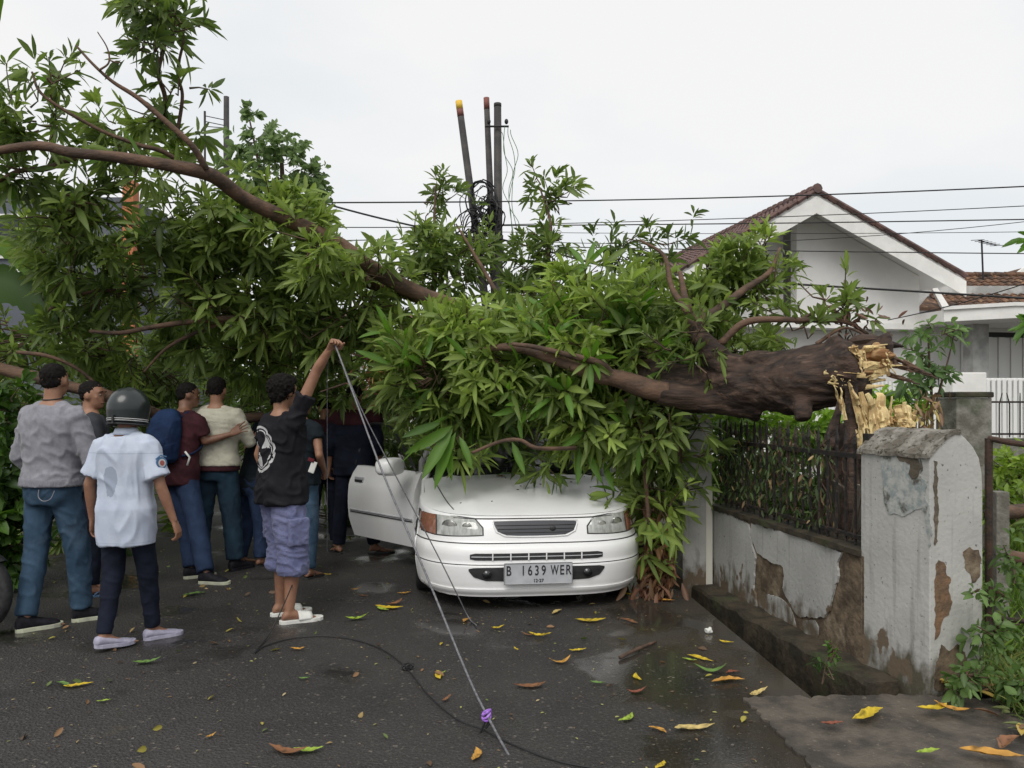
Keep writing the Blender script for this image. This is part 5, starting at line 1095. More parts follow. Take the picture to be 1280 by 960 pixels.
def person(label, loc, yaw, h=1.70, build=1.0, lean=(0,0), twist=0, arms=None, legs=None, head=(0,0), skin='skin', top=None, bottom=None, shoes=None, hair='short', cat='person', voxel=None, group='people crowding round the fallen tree', extra=None, face=True):
    """local frame: +y is where the person faces, +x their right, z up. lean = (right, forward) shift of the shoulders"""
    voxel = voxel or (.0105 if loc[1] < 5.9 else .0135)
    sc = h/1.70; t_ = empty('person', loc, R(yaw), label, cat, group); t_.scale = (sc,sc,sc)
    lx, ly = lean; tw = R(twist); px_, py_ = 0.0, 0.0
    def spine(z):
        k = (z-.92)/.53; ks = max(0,k)**1.3 if k > 0 else 0
        c = Vector((lx*max(k,0)**1.2, ly*ks, z-.10*abs(ly)*max(k,0)-.05*abs(lx)*max(k,0)))
        rot = Euler((-math.atan(ly*1.5)*min(1,max(0,k)), math.atan(lx*1.2)*min(1,max(0,k)), tw*min(1,max(0,k)))).to_matrix(); return c, rot
    J = {'spine': spine}
    sh_c, sh_r = spine(1.375)
    shp = {s: sh_c+sh_r @ Vector((s*.165*build,0,.0)) for s in (-1,1)}
    arms = arms or {}; A = {}
    for s in (-1,1):
        e, w, hk = arms.get(s, ((s*.235,-.03,1.13),(s*.255,.05,.88),'relaxed')); A[s] = (shp[s], Vector(e), Vector(w), hk)
    legs = legs or {}; Lg = {}
    for s in (-1,1):
        hip = Vector((s*.088,0,.88)); k, a = legs.get(s, ((s*.10,.015,.49),(s*.105,-.02,.085))); Lg[s] = (hip, Vector(k), Vector(a))
    nb_, nr_ = spine(1.47); hc, hr = spine(1.60); yawh, pit = R(head[0]), R(head[1])
    hrot = (hr.to_quaternion().slerp(Matrix.Identity(3).to_quaternion(), .5).to_matrix()) @ Euler((pit,0,yawh)).to_matrix(); hc = hc+Vector((0,.02+.12*max(0,-math.sin(pit))*1.0,0))
    b = MB(); b.loft(rings_torso(J,-.006,[.82,.88,.95,1.02,1.10,1.18,1.26,1.34,1.40,1.44,1.47]))
    cap(b, nb_-Vector((0,0,.05)), hc+hrot @ Vector((0,-.03,-.06)), .058, .052)
    def H(x,y,z): return hc+hrot @ Vector((x,y,z))
    ell(b, H(0,-.008,.022), .075,.094,.090, hrot); ell(b, H(0,.022,-.045), .056,.066,.068, hrot); ell(b, H(0,.062,-.088), .026,.022,.018, hrot)
    ell(b, H(0,.075,.030), .050,.016,.016, hrot)
    b.loft([[H(x*w,.078+y,z) for x,y in ((-1,0),(0,d),(1,0),(0,-.02))] for z,w,d in ((.022,.007,.012),(-.005,.010,.022),(-.025,.016,.030),(-.034,.012,.012))])
    for s in (-1,1):
        ell(b, H(s*.076,-.008,-.008), .009,.019,.032, hrot, 10, 8); ell(b, H(s*.045,.052,-.020), .018,.018,.022, hrot, 10, 8)
        sp, e, w, hk = A[s]; cap(b, sp, e, .046, .037, mid=.045); cap(b, sh_c+Vector((0,0,.01))+(sp-sh_c)*.3, sp, .042, .040); cap(b, e, w, .038, .025, mid=.037)
        hip, k, a = Lg[s]; cap(b, hip, k, .078, .054, mid=.072); cap(b, k, a, .052, .033, mid=.056)
        toe = legs.get('toe',{}).get(s,(0,1)); tv = Vector((toe[0],toe[1],0)).normalized(); side = Vector((tv.y,-tv.x,0)); f0 = Vector((a.x,a.y,a.z-.085)); tip = legs.get('lift',{}).get(s,0)
        J[('foot',s)] = (f0, tv, side, tip)
        bf = MB()
        rr_ = []
        for t, w_, h_, zc in ((-.055,.018,.03,.03),(-.045,.030,.05,.045),(-.02,.034,.075,.06),(.03,.034,.078,.055),(.08,.040,.052,.035),(.13,.046,.036,.024),(.165,.044,.026,.018),(.19,.034,.018,.014)):
            zz = zc+max(0,tip)*max(0,.12-t)*1.0; rr_.append([f0+tv*t+side*(w_*math.cos(q))+Vector((0,0,zz+h_*.5*math.sin(q))) for q in np.linspace(0,2*math.pi,12,endpoint=False)])
        b.loft(rr_)
        for i in range(5): q = f0+tv*(.178+.018*(1-i/4)-.02*(i>2))+side*(s*(-.034+.017*i)); cap(b, q-tv*.02+Vector((0,0,.014)), q+tv*(.022-.003*i)+Vector((0,0,.011)), .011-.001*i, .008-.0006*i, 8)
    me = remesh(b, voxel, 3)
    vs = [v.co.copy() for v in me.vertices]; fs = [tuple(p.vertices) for p in me.polygons]; bpy.data.meshes.remove(me); b2 = MB(); b2.add(vs, fs)
    for s in (-1,1):
        sp, e, w, hk = A[s]; hv, hf = hand_mesh(hk if isinstance(hk,str) else hk[0], s); d = (w-e).normalized(); fwd = hk[1] if not isinstance(hk,str) else (0,1,0)
        if not isinstance(hk,str) and len(hk) > 2: d = Vector(hk[2]).normalized()
        m3 = align(d, fwd); b2.add([w+m3 @ (q*1.0) for q in hv], hf)
    body = b2.build('body', M[skin], t_, smooth=True)
    # face
    if face:
        for s in (-1,1):
            e_ = MB(); ell(e_, H(s*.030,.0775,.004), .011,.006,.0055, hrot, 10, 8); eo = e_.build('eye', M['eye'], t_, smooth=True)
            e_ = MB(); ell(e_, H(s*.030,.0825,.004), .0055,.002,.005, hrot, 8, 6); e_.build('iris', M['iris'], eo, smooth=True)
            e_ = MB(); e_.tube([H(s*.014,.090,.026),H(s*.030,.092,.031),H(s*.050,.079,.026)], [.003,.0045,.002], 6); e_.build('eyebrow', M['hair'], t_, smooth=True)
        e_ = MB(); e_.tube([H(-.024,.080,-.061),H(-.010,.089,-.058),H(0,.090,-.059),H(.010,.089,-.058),H(.024,.080,-.061)], [.002,.005,.005,.005,.002], 6); e_.build('mouth', M['lip'], t_, smooth=True)
    if hair:
        e_ = MB(); am0 = 0; big = {'short':(0,0),'crop':(-.004,-.004),'bushy':(.016,.012),'cap':(0,0)}[hair]
        ell(e_, H(0,-.018,.038), .079+big[0],.094+big[0],.083+big[1], hrot, 20, 14)
        if hair == 'bushy': ell(e_, H(0,-.055,-.02), .074,.058,.06, hrot); ell(e_, H(.0,.04,.085), .06,.05,.035, hrot)
        else: ell(e_, H(0,-.050,-.004), .067,.050,.048, hrot)
        sd_ = random.random()*40; am = .014 if hair == 'bushy' else .008
        me = remesh(e_, .008, 2, lambda c, n: am*(noise.noise(c*70+Vector((sd_,0,0)))+.5*noise.noise(c*150)))
        bm = bmesh.new(); bm.from_mesh(me); inv = hrot.transposed(); dl = []
        for v in bm.verts:
            q = inv @ (v.co-hc); lim = (.045+.02*math.cos(q.x*30)) if q.z < .075 else .2
            if q.y > lim and q.z < .062: dl.append(v)
        bmesh.ops.delete(bm, geom=dl, context='VERTS'); bm.to_mesh(me); bm.free(); link('hair', me, t_, M['hair'], True)
    J.update(dict(A=A, L=Lg, H=H, hrot=hrot, hc=hc, t=t_, sp=spine))
    # top
    if top:
        z0 = top.get('hem',.86); b = MB(); pad = top.get('pad',.022); zs = [z0,z0+.02]+[z for z in (.95,1.02,1.10,1.18,1.26,1.34,1.40,1.44) if z > z0+.03]; flare = top.get('flare',0.0)
        b.loft(rings_torso(J, pad, zs, 1.0*build, 1.0*build, (lambda z: 1+flare*max(0,(1.25-z)))))
        cr, rr2 = spine(1.455); ns = top.get('sleeve',.62); sr = top.get('sr',.066)
        for s in (-1,1):
            sp, e, w, hk = A[s]; inner = sp.lerp(sh_c,.45)
            cap(b, sh_c+Vector((0,0,.035))+(sp-sh_c)*.35, sp+Vector((0,0,-.005)), .064, sr*.94)
            if ns <= 1:
                q = sp.lerp(e, ns); b.tube([sp.lerp(e,-.05), sp.lerp(e,ns*.5), q], [sr, sr*1.0, sr*top.get('cuff',1.03)], 14)
            else:
                cap(b, sp, e, sr, sr*.86); q = e.lerp(w, ns-1); b.tube([e, e.lerp(w,(ns-1)*.5), q], [sr*.84, sr*.80, sr*.62], 14)
        me = remesh(b, max(voxel,.010), 3, folds(top.get('fold',.011), top.get('fs',8), top.get('st',(1,1,1)), random.random()*9))
        o = link('shirt' if not top.get('name') else top['name'], me, t_, M[top['m']], True); J['top'] = o
        if top.get('collar'):
            b = MB(); nc, nrr = spine(1.475); b.loft([[nc+nrr @ Vector((w_*math.cos(a),(w_*1.02)*math.sin(a),z)) for a in np.linspace(0,2*math.pi,20,endpoint=False)] for z,w_ in ((-.025,.084),(.010,.072),(.022,.066),(.008,.060))], cap=False); q = b.build('collar', M[top['collar']], t_, smooth=True); md = q.modifiers.new('s','SOLIDIFY'); md.thickness = .006
        if top.get('band'):
            zb_, bm_ = top['band']; b = MB(); b.loft(rings_torso(J, pad+.006, [z0-.004, z0+.028, zb_+.02], build, build, (lambda z: (1+flare*max(0,(1.25-z)))*.985))); me = remesh(b, .010, 2, folds(.004,20,(1,1,3))); link('waistband', me, t_, M[bm_], True)
    if bottom:
        b = MB(); pad = bottom.get('pad',.012); b.loft(rings_torso(J, pad, [.80,.84,.88,.95,bottom.get('waist',1.0)])); zl = bottom.get('len',1.0)
        for s in (-1,1): ell(b, (s*.080,-.045,.865), .080,.076,.09)
        rw = bottom.get('r',(.092,.070,.062))
        for s in (-1,1):
            hip, k, a = Lg[s]; cap(b, hip+Vector((0,0,.0)), k, rw[0], rw[1], 14)
            if zl >= 1: q = k.lerp(a, min(1.0,zl-.03)) if zl <= 1.03 else a; b.tube([k.lerp(hip,.05), k.lerp(a,.5), q], [rw[1], (rw[1]+rw[2])/2, rw[2]], 14)
            else: q = k.lerp(a, zl); b.tube([k.lerp(hip,.05), k.lerp(q,.6), q.lerp(k,.15), q], [rw[1], rw[1]*1.02, rw[1]*1.06, rw[2]], 14)
        me = remesh(b, max(voxel,.010), 3, folds(bottom.get('fold',.008), bottom.get('fs',8), bottom.get('st',(1,1,.8)), random.random()*9)); J['bot'] = link('trousers' if zl >= 1 else 'shorts', me, t_, M[bottom['m']], True)
    if shoes:
        for s in (-1,1):
            f0, tv, side, tip = J[('foot',s)]; kind = shoes[0]
            def P3(t, x, z): return f0+tv*(t*(.92 if kind != 'slide' else 1))+side*x+Vector((0,0,z+max(0,tip)*max(0,.12-t)))
            def slab(z0, z1, m, grow=0, nm='sole'):
                b = MB(); out2 = [(-.07,.0),(-.062,.022),(-.03,.035),(.04,.036),(.10,.046),(.15,.050),(.19,.042),(.215,.022),(.222,0),(.215,-.022),(.19,-.040),(.15,-.046),(.10,-.042),(.04,-.034),(-.03,-.035),(-.062,-.022)]
                rg_ = [[P3(t*(1+grow)+.003,x*(1+grow*2),z) for t,x in out2] for z in (z0,z1)]; b.loft(rg_); return b.build(nm, M[m], par2, bevel=.004)
            if kind in ('sneaker','slipon'):
                b = MB(); rg_ = []
                for t, w_, h_, zc in ((-.068,.020,.05,.045),(-.055,.036,.085,.055),(-.02,.040,.10,.062),(.03,.041,.092,.056),(.08,.046,.066,.044),(.13,.051,.052,.036),(.175,.047,.042,.030),(.208,.030,.030,.024)):
                    if kind == 'slipon': h_ *= .72; zc *= .8
                    rg_.append([P3(t,w_*math.copysign(abs(math.cos(q))**.8,math.cos(q)),zc+h_*.5*math.sin(q)) for q in np.linspace(0,2*math.pi,16,endpoint=False)])
                b.loft(rg_); me = remesh(b, .007, 3); par2 = link('shoe', me, t_, M[shoes[1]], True)
                slab(-.002,.026,shoes[2],.03)
            elif kind == 'slide':
                par2 = empty('sandal', (0,0,0)); par2.parent = t_
                slab(-.004,.024,shoes[1],.05)
                b = MB(); rg_ = []
                for t in (.055,.075,.10,.13,.15): rg_.append([P3(t+.0,.053*math.cos(q),.02+(.060-.18*(t-.055))*math.sin(q)) for q in np.linspace(0,math.pi,13)])
                b.loft(rg_, cap=False, closed=False); q = b.build('strap', M[shoes[1]], par2, smooth=True); md = q.modifiers.new('s','SOLIDIFY'); md.thickness = .006; md.offset = 1
            elif kind == 'flipflop':
                par2 = empty('sandal', (0,0,0)); par2.parent = t_; slab(-.004,.014,shoes[1],.04)
                b = MB(); b.tube([P3(.02,.04,.02),P3(.09,.02,.055),P3(.15,.0,.03),P3(.09,-.02,.055),P3(.02,-.04,.02)], .006, 6); b.build('strap', M[shoes[1]], par2, smooth=True)
    return J
# clothes materials
_mat0 = mat
def mat(*a, **k): k.setdefault('spec', .18); return _mat0(*a, **k)
M['heather'] = mat('heather', (.26,.26,.29), .95, (.20,.20,.225), 30, .35, .65, bump=.35, bscale=220, sheen=.2)
M['heather_band'] = mat('heather_band', (.25,.25,.275), .95, (.19,.19,.215), 60, bump=.6, bscale=200, stretch=(3,3,.3))
M['jeans_blue'] = mat('jeans_blue', (.050,.092,.145), .85, (.028,.055,.092), 6, .38, .64, bump=.4, bscale=200, col3=(.085,.13,.19), scale3=4, lo3=.55, hi3=.7)
M['jeans_deep'] = mat('jeans_deep', (.026,.045,.095), .85, (.015,.027,.060), 6, .38, .64, bump=.4, bscale=200)
M['jeans_teal'] = mat('jeans_teal', (.020,.045,.070), .85, (.012,.024,.040), 5, .38, .62, bump=.3, bscale=200)
M['navy'] = mat('navy', (.012,.016,.030), .85, (.007,.009,.018), 6, bump=.3, bscale=150)
M['maroon'] = mat('maroon', (.060,.018,.024), .85, (.035,.011,.015), 6, bump=.3, bscale=150); M['maroon_bright'] = mat('maroon_bright', (.13,.022,.028), .85, (.08,.015,.02), 6)
M['dark_grey_cloth'] = mat('dark_grey_cloth', (.045,.048,.055), .9, (.03,.032,.038), 8); M['teal_dark'] = mat('teal_dark', (.012,.018,.024), .9, (.008,.012,.016), 8)
M['cream_cloth'] = mat('cream_cloth', (.50,.48,.39), .75, (.42,.40,.32), 7, .4, .6, bump=.5, bscale=60)
M['lavender'] = mat('lavender', (.165,.175,.295), .9, (.11,.12,.225), 6, .36, .64, bump=.5, bscale=90, sheen=.1)
M['backpack_blue'] = mat('backpack_blue', (.012,.030,.082), .8, (.007,.017,.05), 6, bump=.5, bscale=80)
M['white_eva'] = mat('white_eva', (.74,.74,.70), .5, (.62,.62,.58), 10); M['sole_white'] = mat('sole_white', (.52,.54,.40), .6, (.4,.4,.32), 12); M['lilac_shoe'] = mat('lilac_shoe', (.40,.39,.48), .6, (.30,.29,.38), 14); M['black_shoe'] = mat('black_shoe', (.010,.010,.014), .7, (.02,.02,.025), 30)
M['helmet'] = mat('helmet', (.016,.022,.023), .3, (.011,.016,.017), 5, coat=.25, spec=.5); M['grey_stripe'] = mat('grey_stripe', (.50,.50,.50), .4); M['blue_sandal'] = mat('blue_sandal', (.10,.17,.30), .6)
def shirt_print(name, base, base2, kind):
    m = mat(name, base, .9, base2, 7, .4, .62, bump=.35, bscale=180); t = m.node_tree; N = t.nodes.new; K = t.links.new; b = t.nodes['Principled BSDF']
    src = b.inputs['Base Color'].links[0].from_socket; tc = N('ShaderNodeTexCoord'); sx = N('ShaderNodeSeparateXYZ'); K(tc.outputs['Object'], sx.inputs[0])
    def mth(op, a, b_=None, c=None):
        q = N('ShaderNodeMath'); q.operation = op
        for i, v in enumerate((a,b_,c)):
            if v is None: continue
            if isinstance(v,(int,float)): q.inputs[i].default_value = v
            else: K(v, q.inputs[i])
        return q.outputs[0]
    back = mth('LESS_THAN', sx.outputs[1], .0)
    if kind == 'stain':
        nz_ = N('ShaderNodeTexNoise'); nz_.inputs['Scale'].default_value = 14; K(tc.outputs['Object'], nz_.inputs['Vector'])
        dx = mth('MULTIPLY', mth('ADD', sx.outputs[0], .028), 1/.050); dz = mth('MULTIPLY', mth('SUBTRACT', sx.outputs[2], 1.145), 1/.125)
        r = mth('SQRT', mth('ADD', mth('MULTIPLY',dx,dx), mth('MULTIPLY',dz,dz))); r = mth('ADD', r, mth('MULTIPLY', nz_.outputs[0], .9)); f = mth('MULTIPLY', mth('LESS_THAN', r, 1.35), back); col = (.25,.29,.37)
        f = mth('MULTIPLY', f, .75)
        seam = mth('MAXIMUM', mth('LESS_THAN', mth('ABSOLUTE', mth('SUBTRACT', sx.outputs[2], 1.325)), .0028), mth('LESS_THAN', mth('ABSOLUTE', mth('SUBTRACT', sx.outputs[2], .725)), .002))
        f = mth('MAXIMUM', f, mth('MULTIPLY', seam, .45))
    else:
        # white round emblem : ring, spokes and hub, all flat print
        dx = mth('MULTIPLY', mth('ADD', sx.outputs[0], .035), 1.0); dz = mth('SUBTRACT', sx.outputs[2], 1.20)
        r = mth('SQRT', mth('ADD', mth('MULTIPLY',dx,dx), mth('MULTIPLY',dz,dz))); ang = mth('ARCTAN2', dz, dx)
        nz_ = N('ShaderNodeTexNoise'); nz_.inputs['Scale'].default_value = 22; K(tc.outputs['Object'], nz_.inputs['Vector'])
        ring = mth('LESS_THAN', mth('ABSOLUTE', mth('SUBTRACT', r, .155)), .0085); ring2 = mth('LESS_THAN', mth('ABSOLUTE', mth('SUBTRACT', r, .132)), .0035)
        wedge = mth('GREATER_THAN', mth('ADD', mth('SINE', mth('MULTIPLY', ang, 3)), mth('MULTIPLY', nz_.outputs[0], 1.2)), 1.15); inn = mth('LESS_THAN', r, .122); hub = mth('GREATER_THAN', r, .022)
        w = mth('MULTIPLY', mth('MULTIPLY', wedge, inn), hub); f = mth('MULTIPLY', mth('MAXIMUM', mth('MAXIMUM', ring, ring2), w), back)
        f = mth('MULTIPLY', f, mth('GREATER_THAN', nz_.outputs[0], .36)); col = (.50,.50,.50)
    mx = N('ShaderNodeMix'); mx.data_type = 'RGBA'; K(f, mx.inputs[0]); K(src, mx.inputs[6]); mx.inputs[7].default_value = (*col,1); K(mx.outputs[2], b.inputs['Base Color']); return m
M['pale_shirt'] = shirt_print('pale_shirt', (.50,.55,.65), (.42,.47,.58), 'stain'); M['black_tee'] = shirt_print('black_tee', (.010,.010,.013), (.018,.018,.022), 'emblem')
def gx(px, Y): return (px-640)/FPX*Y
# 1 grey sweatshirt
J1 = person('man in grey sweatshirt and faded blue jeans, tallest figure at the left edge', (gx(66,5.45),5.45,0), -12, 1.80, 1.0,
  arms={-1:((-.245,.0,1.11),(-.20,.14,.92),'relaxed'), 1:((.26,.03,1.10),(.17,.20,1.0),'relaxed')},
  legs={-1:((-.09,-.04,.49),(-.07,-.14,.085)), 1:((.11,.09,.49),(.10,.14,.085)), 'toe':{-1:(.55,.85),1:(.62,.8)}}, head=(10,4), top=dict(m='heather',hem=.92,pad=.034,sleeve=1.9,sr=.070,fold=.014,fs=8,band=(.95,'heather_band'),flare=.06), bottom=dict(m='jeans_blue',r=(.094,.076,.066),fold=.010), shoes=('sneaker','black_shoe','sole_white'), hair='crop')
b = MB(); nc, nrr = J1['sp'](1.485); b.tube([nc+Vector((.062*math.cos(a),.062*math.sin(a),.0+.01*math.sin(a))) for a in np.linspace(0,2*math.pi,24)], .004, 6); b.build('necklace', M['wire'], J1['t'])
b = MB(); b.tube(curve_pts([(.03,-.147,.905),(.035,-.156,.86),(.075,-.160,.835),(.12,-.152,.85),(.135,-.135,.90)],14), .0025, 5); b.build('pocket_stitching', M['heather'], J1['t'])
# 2 man looking round
person('man in dark grey tee looking right, between the grey sweatshirt and the helmet', (gx(113,6.35),6.35,0), -50, 1.70, 1.0, head=(-42,0), arms={-1:((-.22,.08,1.15),(-.12,.25,1.05),'relaxed')}, top=dict(m='dark_grey_cloth',hem=.84,sleeve=.65), bottom=dict(m='navy'), shoes=('flipflop','blue_sandal'), hair='short', extra='m')
# 3 helmet
J3 = person('young man in pale blue short-sleeved shirt and black motorcycle helmet walking away', (gx(158,5.0),5.0,0), -8, 1.575, .98,
  arms={-1:((-.255,-.03,1.11),(-.275,.03,.86),'relaxed'), 1:((.26,-.01,1.10),(.325,.04,.86),'relaxed')},
  legs={-1:((-.085,-.02,.49),(-.075,-.13,.10)), 1:((.10,.09,.50),(.085,.17,.085)), 'toe':{-1:(.50,.86),1:(.62,.78)}, 'lift':{-1:.1}}, head=(-4,-6), top=dict(m='pale_shirt',hem=.70,pad=.034,flare=.15,sleeve=.80,sr=.074,cuff=1.22,fold=.013,fs=7,st=(1.2,1.2,.45),collar='pale_shirt'), bottom=dict(m='navy',r=(.085,.070,.050),fold=.007), shoes=('slipon','lilac_shoe','lilac_shoe'), hair='short')
H = J3['H']; hr = J3['hrot']; hp_ = empty('helmet', tuple(J3['t'].location), J3['t'].rotation_euler.z, 'black open-face motorcycle helmet with pale twin stripe low at the back', 'helmet'); hp_.scale = J3['t'].scale
b = MB(); rings = []
for k in range(15):
    a = k/14*1.95; rr_ = math.sin(min(a,1.57))*1.0 if a < 1.57 else 1-.10*(a-1.57)/.38; z = .035+.130*math.cos(a)+(-.02 if a > 1.57 else 0)*0
    z = .03+.135*math.cos(a) if a < 1.57 else .03-.115*(a-1.57)/.38
    rings.append([H(.128*max(rr_,.01)*math.cos(q), -.010+.142*max(rr_,.01)*math.sin(q), z) for q in np.linspace(0,2*math.pi,36,endpoint=False)])
vsn = len(rings[0]); b.v = [tuple(v) for r_ in rings for v in r_]
for k in range(len(rings)-1):
    for i in range(vsn):
        zc = .03 if k < 11 else -1; qa = (i+.5)/vsn*2*math.pi
        if k >= 10 and .95 < qa < 2.19: continue
        b.f.append((k*vsn+i,k*vsn+(i+1)%vsn,(k+1)*vsn+(i+1)%vsn,(k+1)*vsn+i))
b.f.append(tuple(range(vsn))); o = b.build('helmet_shell', M['helmet'], hp_, smooth=True); md = o.modifiers.new('s','SOLIDIFY'); md.thickness = .012; md.offset = 0
for zz, r_ in ((-.052,.0028),(-.064,.0028),(-.088,.006)):
    kk = 1-.10*((.03-zz)/.115) if zz < .03 else 1; b = MB(); b.tube([H(.1355*kk*math.cos(q), -.010+.1495*kk*math.sin(q), zz) for q in np.linspace(R(150),R(390),40)], r_, 5); b.build('stripe' if zz > -.08 else 'edge_trim', M['grey_stripe'] if zz > -.08 else M['trim'], hp_)
b = MB(); b.box(H(0,-.158,-.058), (.012,.012,.05)); b.build('strap_clip', M['trim'], hp_)
rings = [[H(.130*math.cos(q), -.008+.146*math.sin(q), zz) for q in np.linspace(R(50),R(130),14)] for zz in (.045,-.075)]
b = MB(); b.loft(rings, cap=False, closed=False); b.build('visor', M['glass'], hp_, smooth=True)
M['badge_blue'] = mat('badge_blue', (.08,.16,.28), .8); M['badge_red'] = mat('badge_red', (.32,.10,.09), .8)
sp_, e_, w_, _ = J3['A'][1]; c = sp_.lerp(e_,.42)+Vector((.080,-.035,0)); up_ = (sp_-e_).normalized(); nn = Vector((.80,-.6,0)).normalized(); tt = up_.cross(nn).normalized(); up_ = nn.cross(tt)
b = MB(); b.loft([[c+nn*k+tt*.034*math.cos(a)+up_*.040*math.sin(a) for a in np.linspace(0,2*math.pi,20,endpoint=False)] for k in (-.01,.010)]); sb = b.build('sleeve_badge', M['badge_blue'], J3['t'])
b = MB(); b.loft([[c+nn*k+tt*.024*math.cos(a)+up_*.028*math.sin(a) for a in np.linspace(0,2*math.pi,16,endpoint=False)] for k in (.005,.012)]); b.build('badge_ring', M['grey_stripe'], sb)
b = MB(); b.loft([[c+nn*k+tt*.015*math.cos(a)+up_*.018*math.sin(a) for a in np.linspace(0,2*math.pi,16,endpoint=False)] for k in (.005,.014)]); b.build('badge_emblem', M['badge_red'], sb)
for s in (-1,1):
    b = MB(); b.box(c+nn*.006+up_*.058+tt*s*.0, (.012,.012,.012)) if 0 else b.tube([c+nn*.008+up_*(.052-.006*abs(k))+tt*.012*k for k in range(-3,4)], .005, 5); 
    if s > 0: b.build('badge_tab', M['badge_blue'], sb)
# 4 backpack man, leaning
J4 = person('man in maroon tee with blue backpack, one hand on the cream jacket', (gx(268,7.0),7.0,0), -22, 1.72, 1.0, lean=(-.02,.10),
  arms={-1:((-.24,.10,1.18),(-.15,.32,1.2),'open'), 1:((.20,.12,1.18),(.36,.26,1.24),('open',(0,.3,1),(.8,.35,.5)))},
  legs={-1:((.06,.04,.48),(.17,-.02,.085)), 1:((.25,-.03,.47),(.44,-.13,.085)), 'toe':{-1:(.6,.8),1:(.95,.3)}}, head=(-38,0), skin='skin_dark', top=dict(m='maroon',hem=.80,sleeve=.75,pad=.030,flare=.14), bottom=dict(m='jeans_deep',r=(.10,.082,.072)), shoes=('sneaker','black_shoe','sole_white'))
J4['t'].location = (gx(222,7.0),7.0,0)
def backpack(J, label):
    t_ = empty('backpack', tuple(J['t'].location), J['t'].rotation_euler.z, label, 'backpack'); t_.scale = J['t'].scale
    b = MB(); rings = []
    for z, w, d in ((1.00,.10,.05),(1.03,.14,.085),(1.12,.155,.105),(1.25,.15,.10),(1.36,.135,.08),(1.43,.10,.05),(1.45,.05,.03)):
        c_, r_ = J['sp'](z); rings.append([c_+r_ @ Vector((w*math.copysign(abs(math.cos(a))**.6,math.cos(a)), -.15-d*.5+d*math.copysign(abs(math.sin(a))**.7,math.sin(a)), 0)) for a in np.linspace(0,2*math.pi,24,endpoint=False)])
    b.loft(rings); me = remesh(b,.011,3,folds(.008,9)); link('bag', me, t_, M['backpack_blue'], True)
    c_, r_ = J['sp'](1.12); b = MB(); b.loft([[c_+r_ @ Vector((w*math.cos(a), -.262-.02+dd*math.sin(a), z)) for a in np.linspace(0,2*math.pi,16,endpoint=False)] for z,w,dd in ((-.08,.10,.03),(-.06,.12,.045),(.06,.12,.045),(.09,.09,.025))]); me = remesh(b,.010,2,folds(.004,14)); link('front_pocket', me, t_, M['backpack_blue'], True)
    for s in (-1,1):
        pts = [];
        for z, x, y in ((1.37,.08,-.14),(1.425,.085,-.075),(1.45,.09,.0),(1.42,.10,.07),(1.34,.125,.125),(1.25,.15,.145),(1.15,.165,.09),(1.08,.17,-.02),(1.06,.15,-.12)):
            c_, r_ = J['sp'](min(z,1.45)); pts.append(c_+r_ @ Vector((s*x,y,max(0,z-1.45))))
        b = MB(); b.tube(curve_pts(pts,24), .018, 8, .5); b.build('strap', M['backpack_blue'], t_, smooth=True)
    b = MB(); c_, r_ = J['sp'](1.08); b.tube([c_+r_ @ Vector((.165,-.10,.02)), c_+r_ @ Vector((.19,-.07,-.03)), c_+r_ @ Vector((.175,-.08,-.10))], .010, 6); b.build('strap_end', M['white_eva'], t_, smooth=True)
backpack(J4, 'blue backpack on the back of the man in the maroon tee')
# 5 cream jacket
J5 = person('man in cream quilted jacket and dark teal trousers, seen from behind', (gx(268,7.2),7.25,0), -4, 1.76, 1.08, arms={-1:((-.27,.06,1.15),(-.17,.24,1.15),'relaxed'), 1:((.28,.05,1.14),(.20,.26,1.16),'relaxed')},
  legs={-1:((-.12,-.02,.49),(-.14,-.06,.085)), 1:((.13,.02,.49),(.17,.0,.085)), 'toe':{-1:(.1,1),1:(.4,.9)}}, head=(3,0), skin='skin', top=dict(m='cream_cloth',name='jacket',hem=.93,pad=.030,sleeve=1.85,sr=.070,fold=.008,fs=7,st=(.7,.7,2.2),flare=.05), bottom=dict(m='jeans_teal',r=(.105,.088,.078)), shoes=('sneaker','black_shoe','black_shoe'))
b = MB(); b.loft(rings_torso(J5,.026,[.885,.90,.95],1.06,1.04)); me = remesh(b,.011,2,folds(.006,10)); link('undershirt', me, J5['t'], M['maroon'], True)
for z in ():
    b = MB(); c = rings_torso(J5,.031,[z],1.08,1.08,(lambda q: 1+.05*max(0,1.25-q)))[0]; b.tube([v+Vector((0,0,.005*math.sin(i*.9+z*40))) for i, v in enumerate(c+[c[0]])], .0028, 5); b.build('quilt_seam', M['cream_cloth'], J5['t'])
# 6 small bending
person('small crouching figure in dark teal shirt with maroon collar beside the cream jacket', (gx(313,7.5),7.5,0), -40, 1.42, .95, lean=(0,.16), head=(-10,-28), arms={-1:((-.24,.16,1.14),(-.16,.32,1.05),'relaxed'), 1:((.25,.12,1.1),(.18,.3,1.0),'relaxed')},
  legs={-1:((-.10,.05,.49),(-.11,-.06,.085)), 1:((.13,.04,.49),(.17,.02,.085))}, top=dict(m='teal_dark',hem=.82,sleeve=.7,collar='maroon_bright'), bottom=dict(m='jeans_deep',r=(.10,.08,.075)), shoes=('flipflop','trim'), hair='bushy')
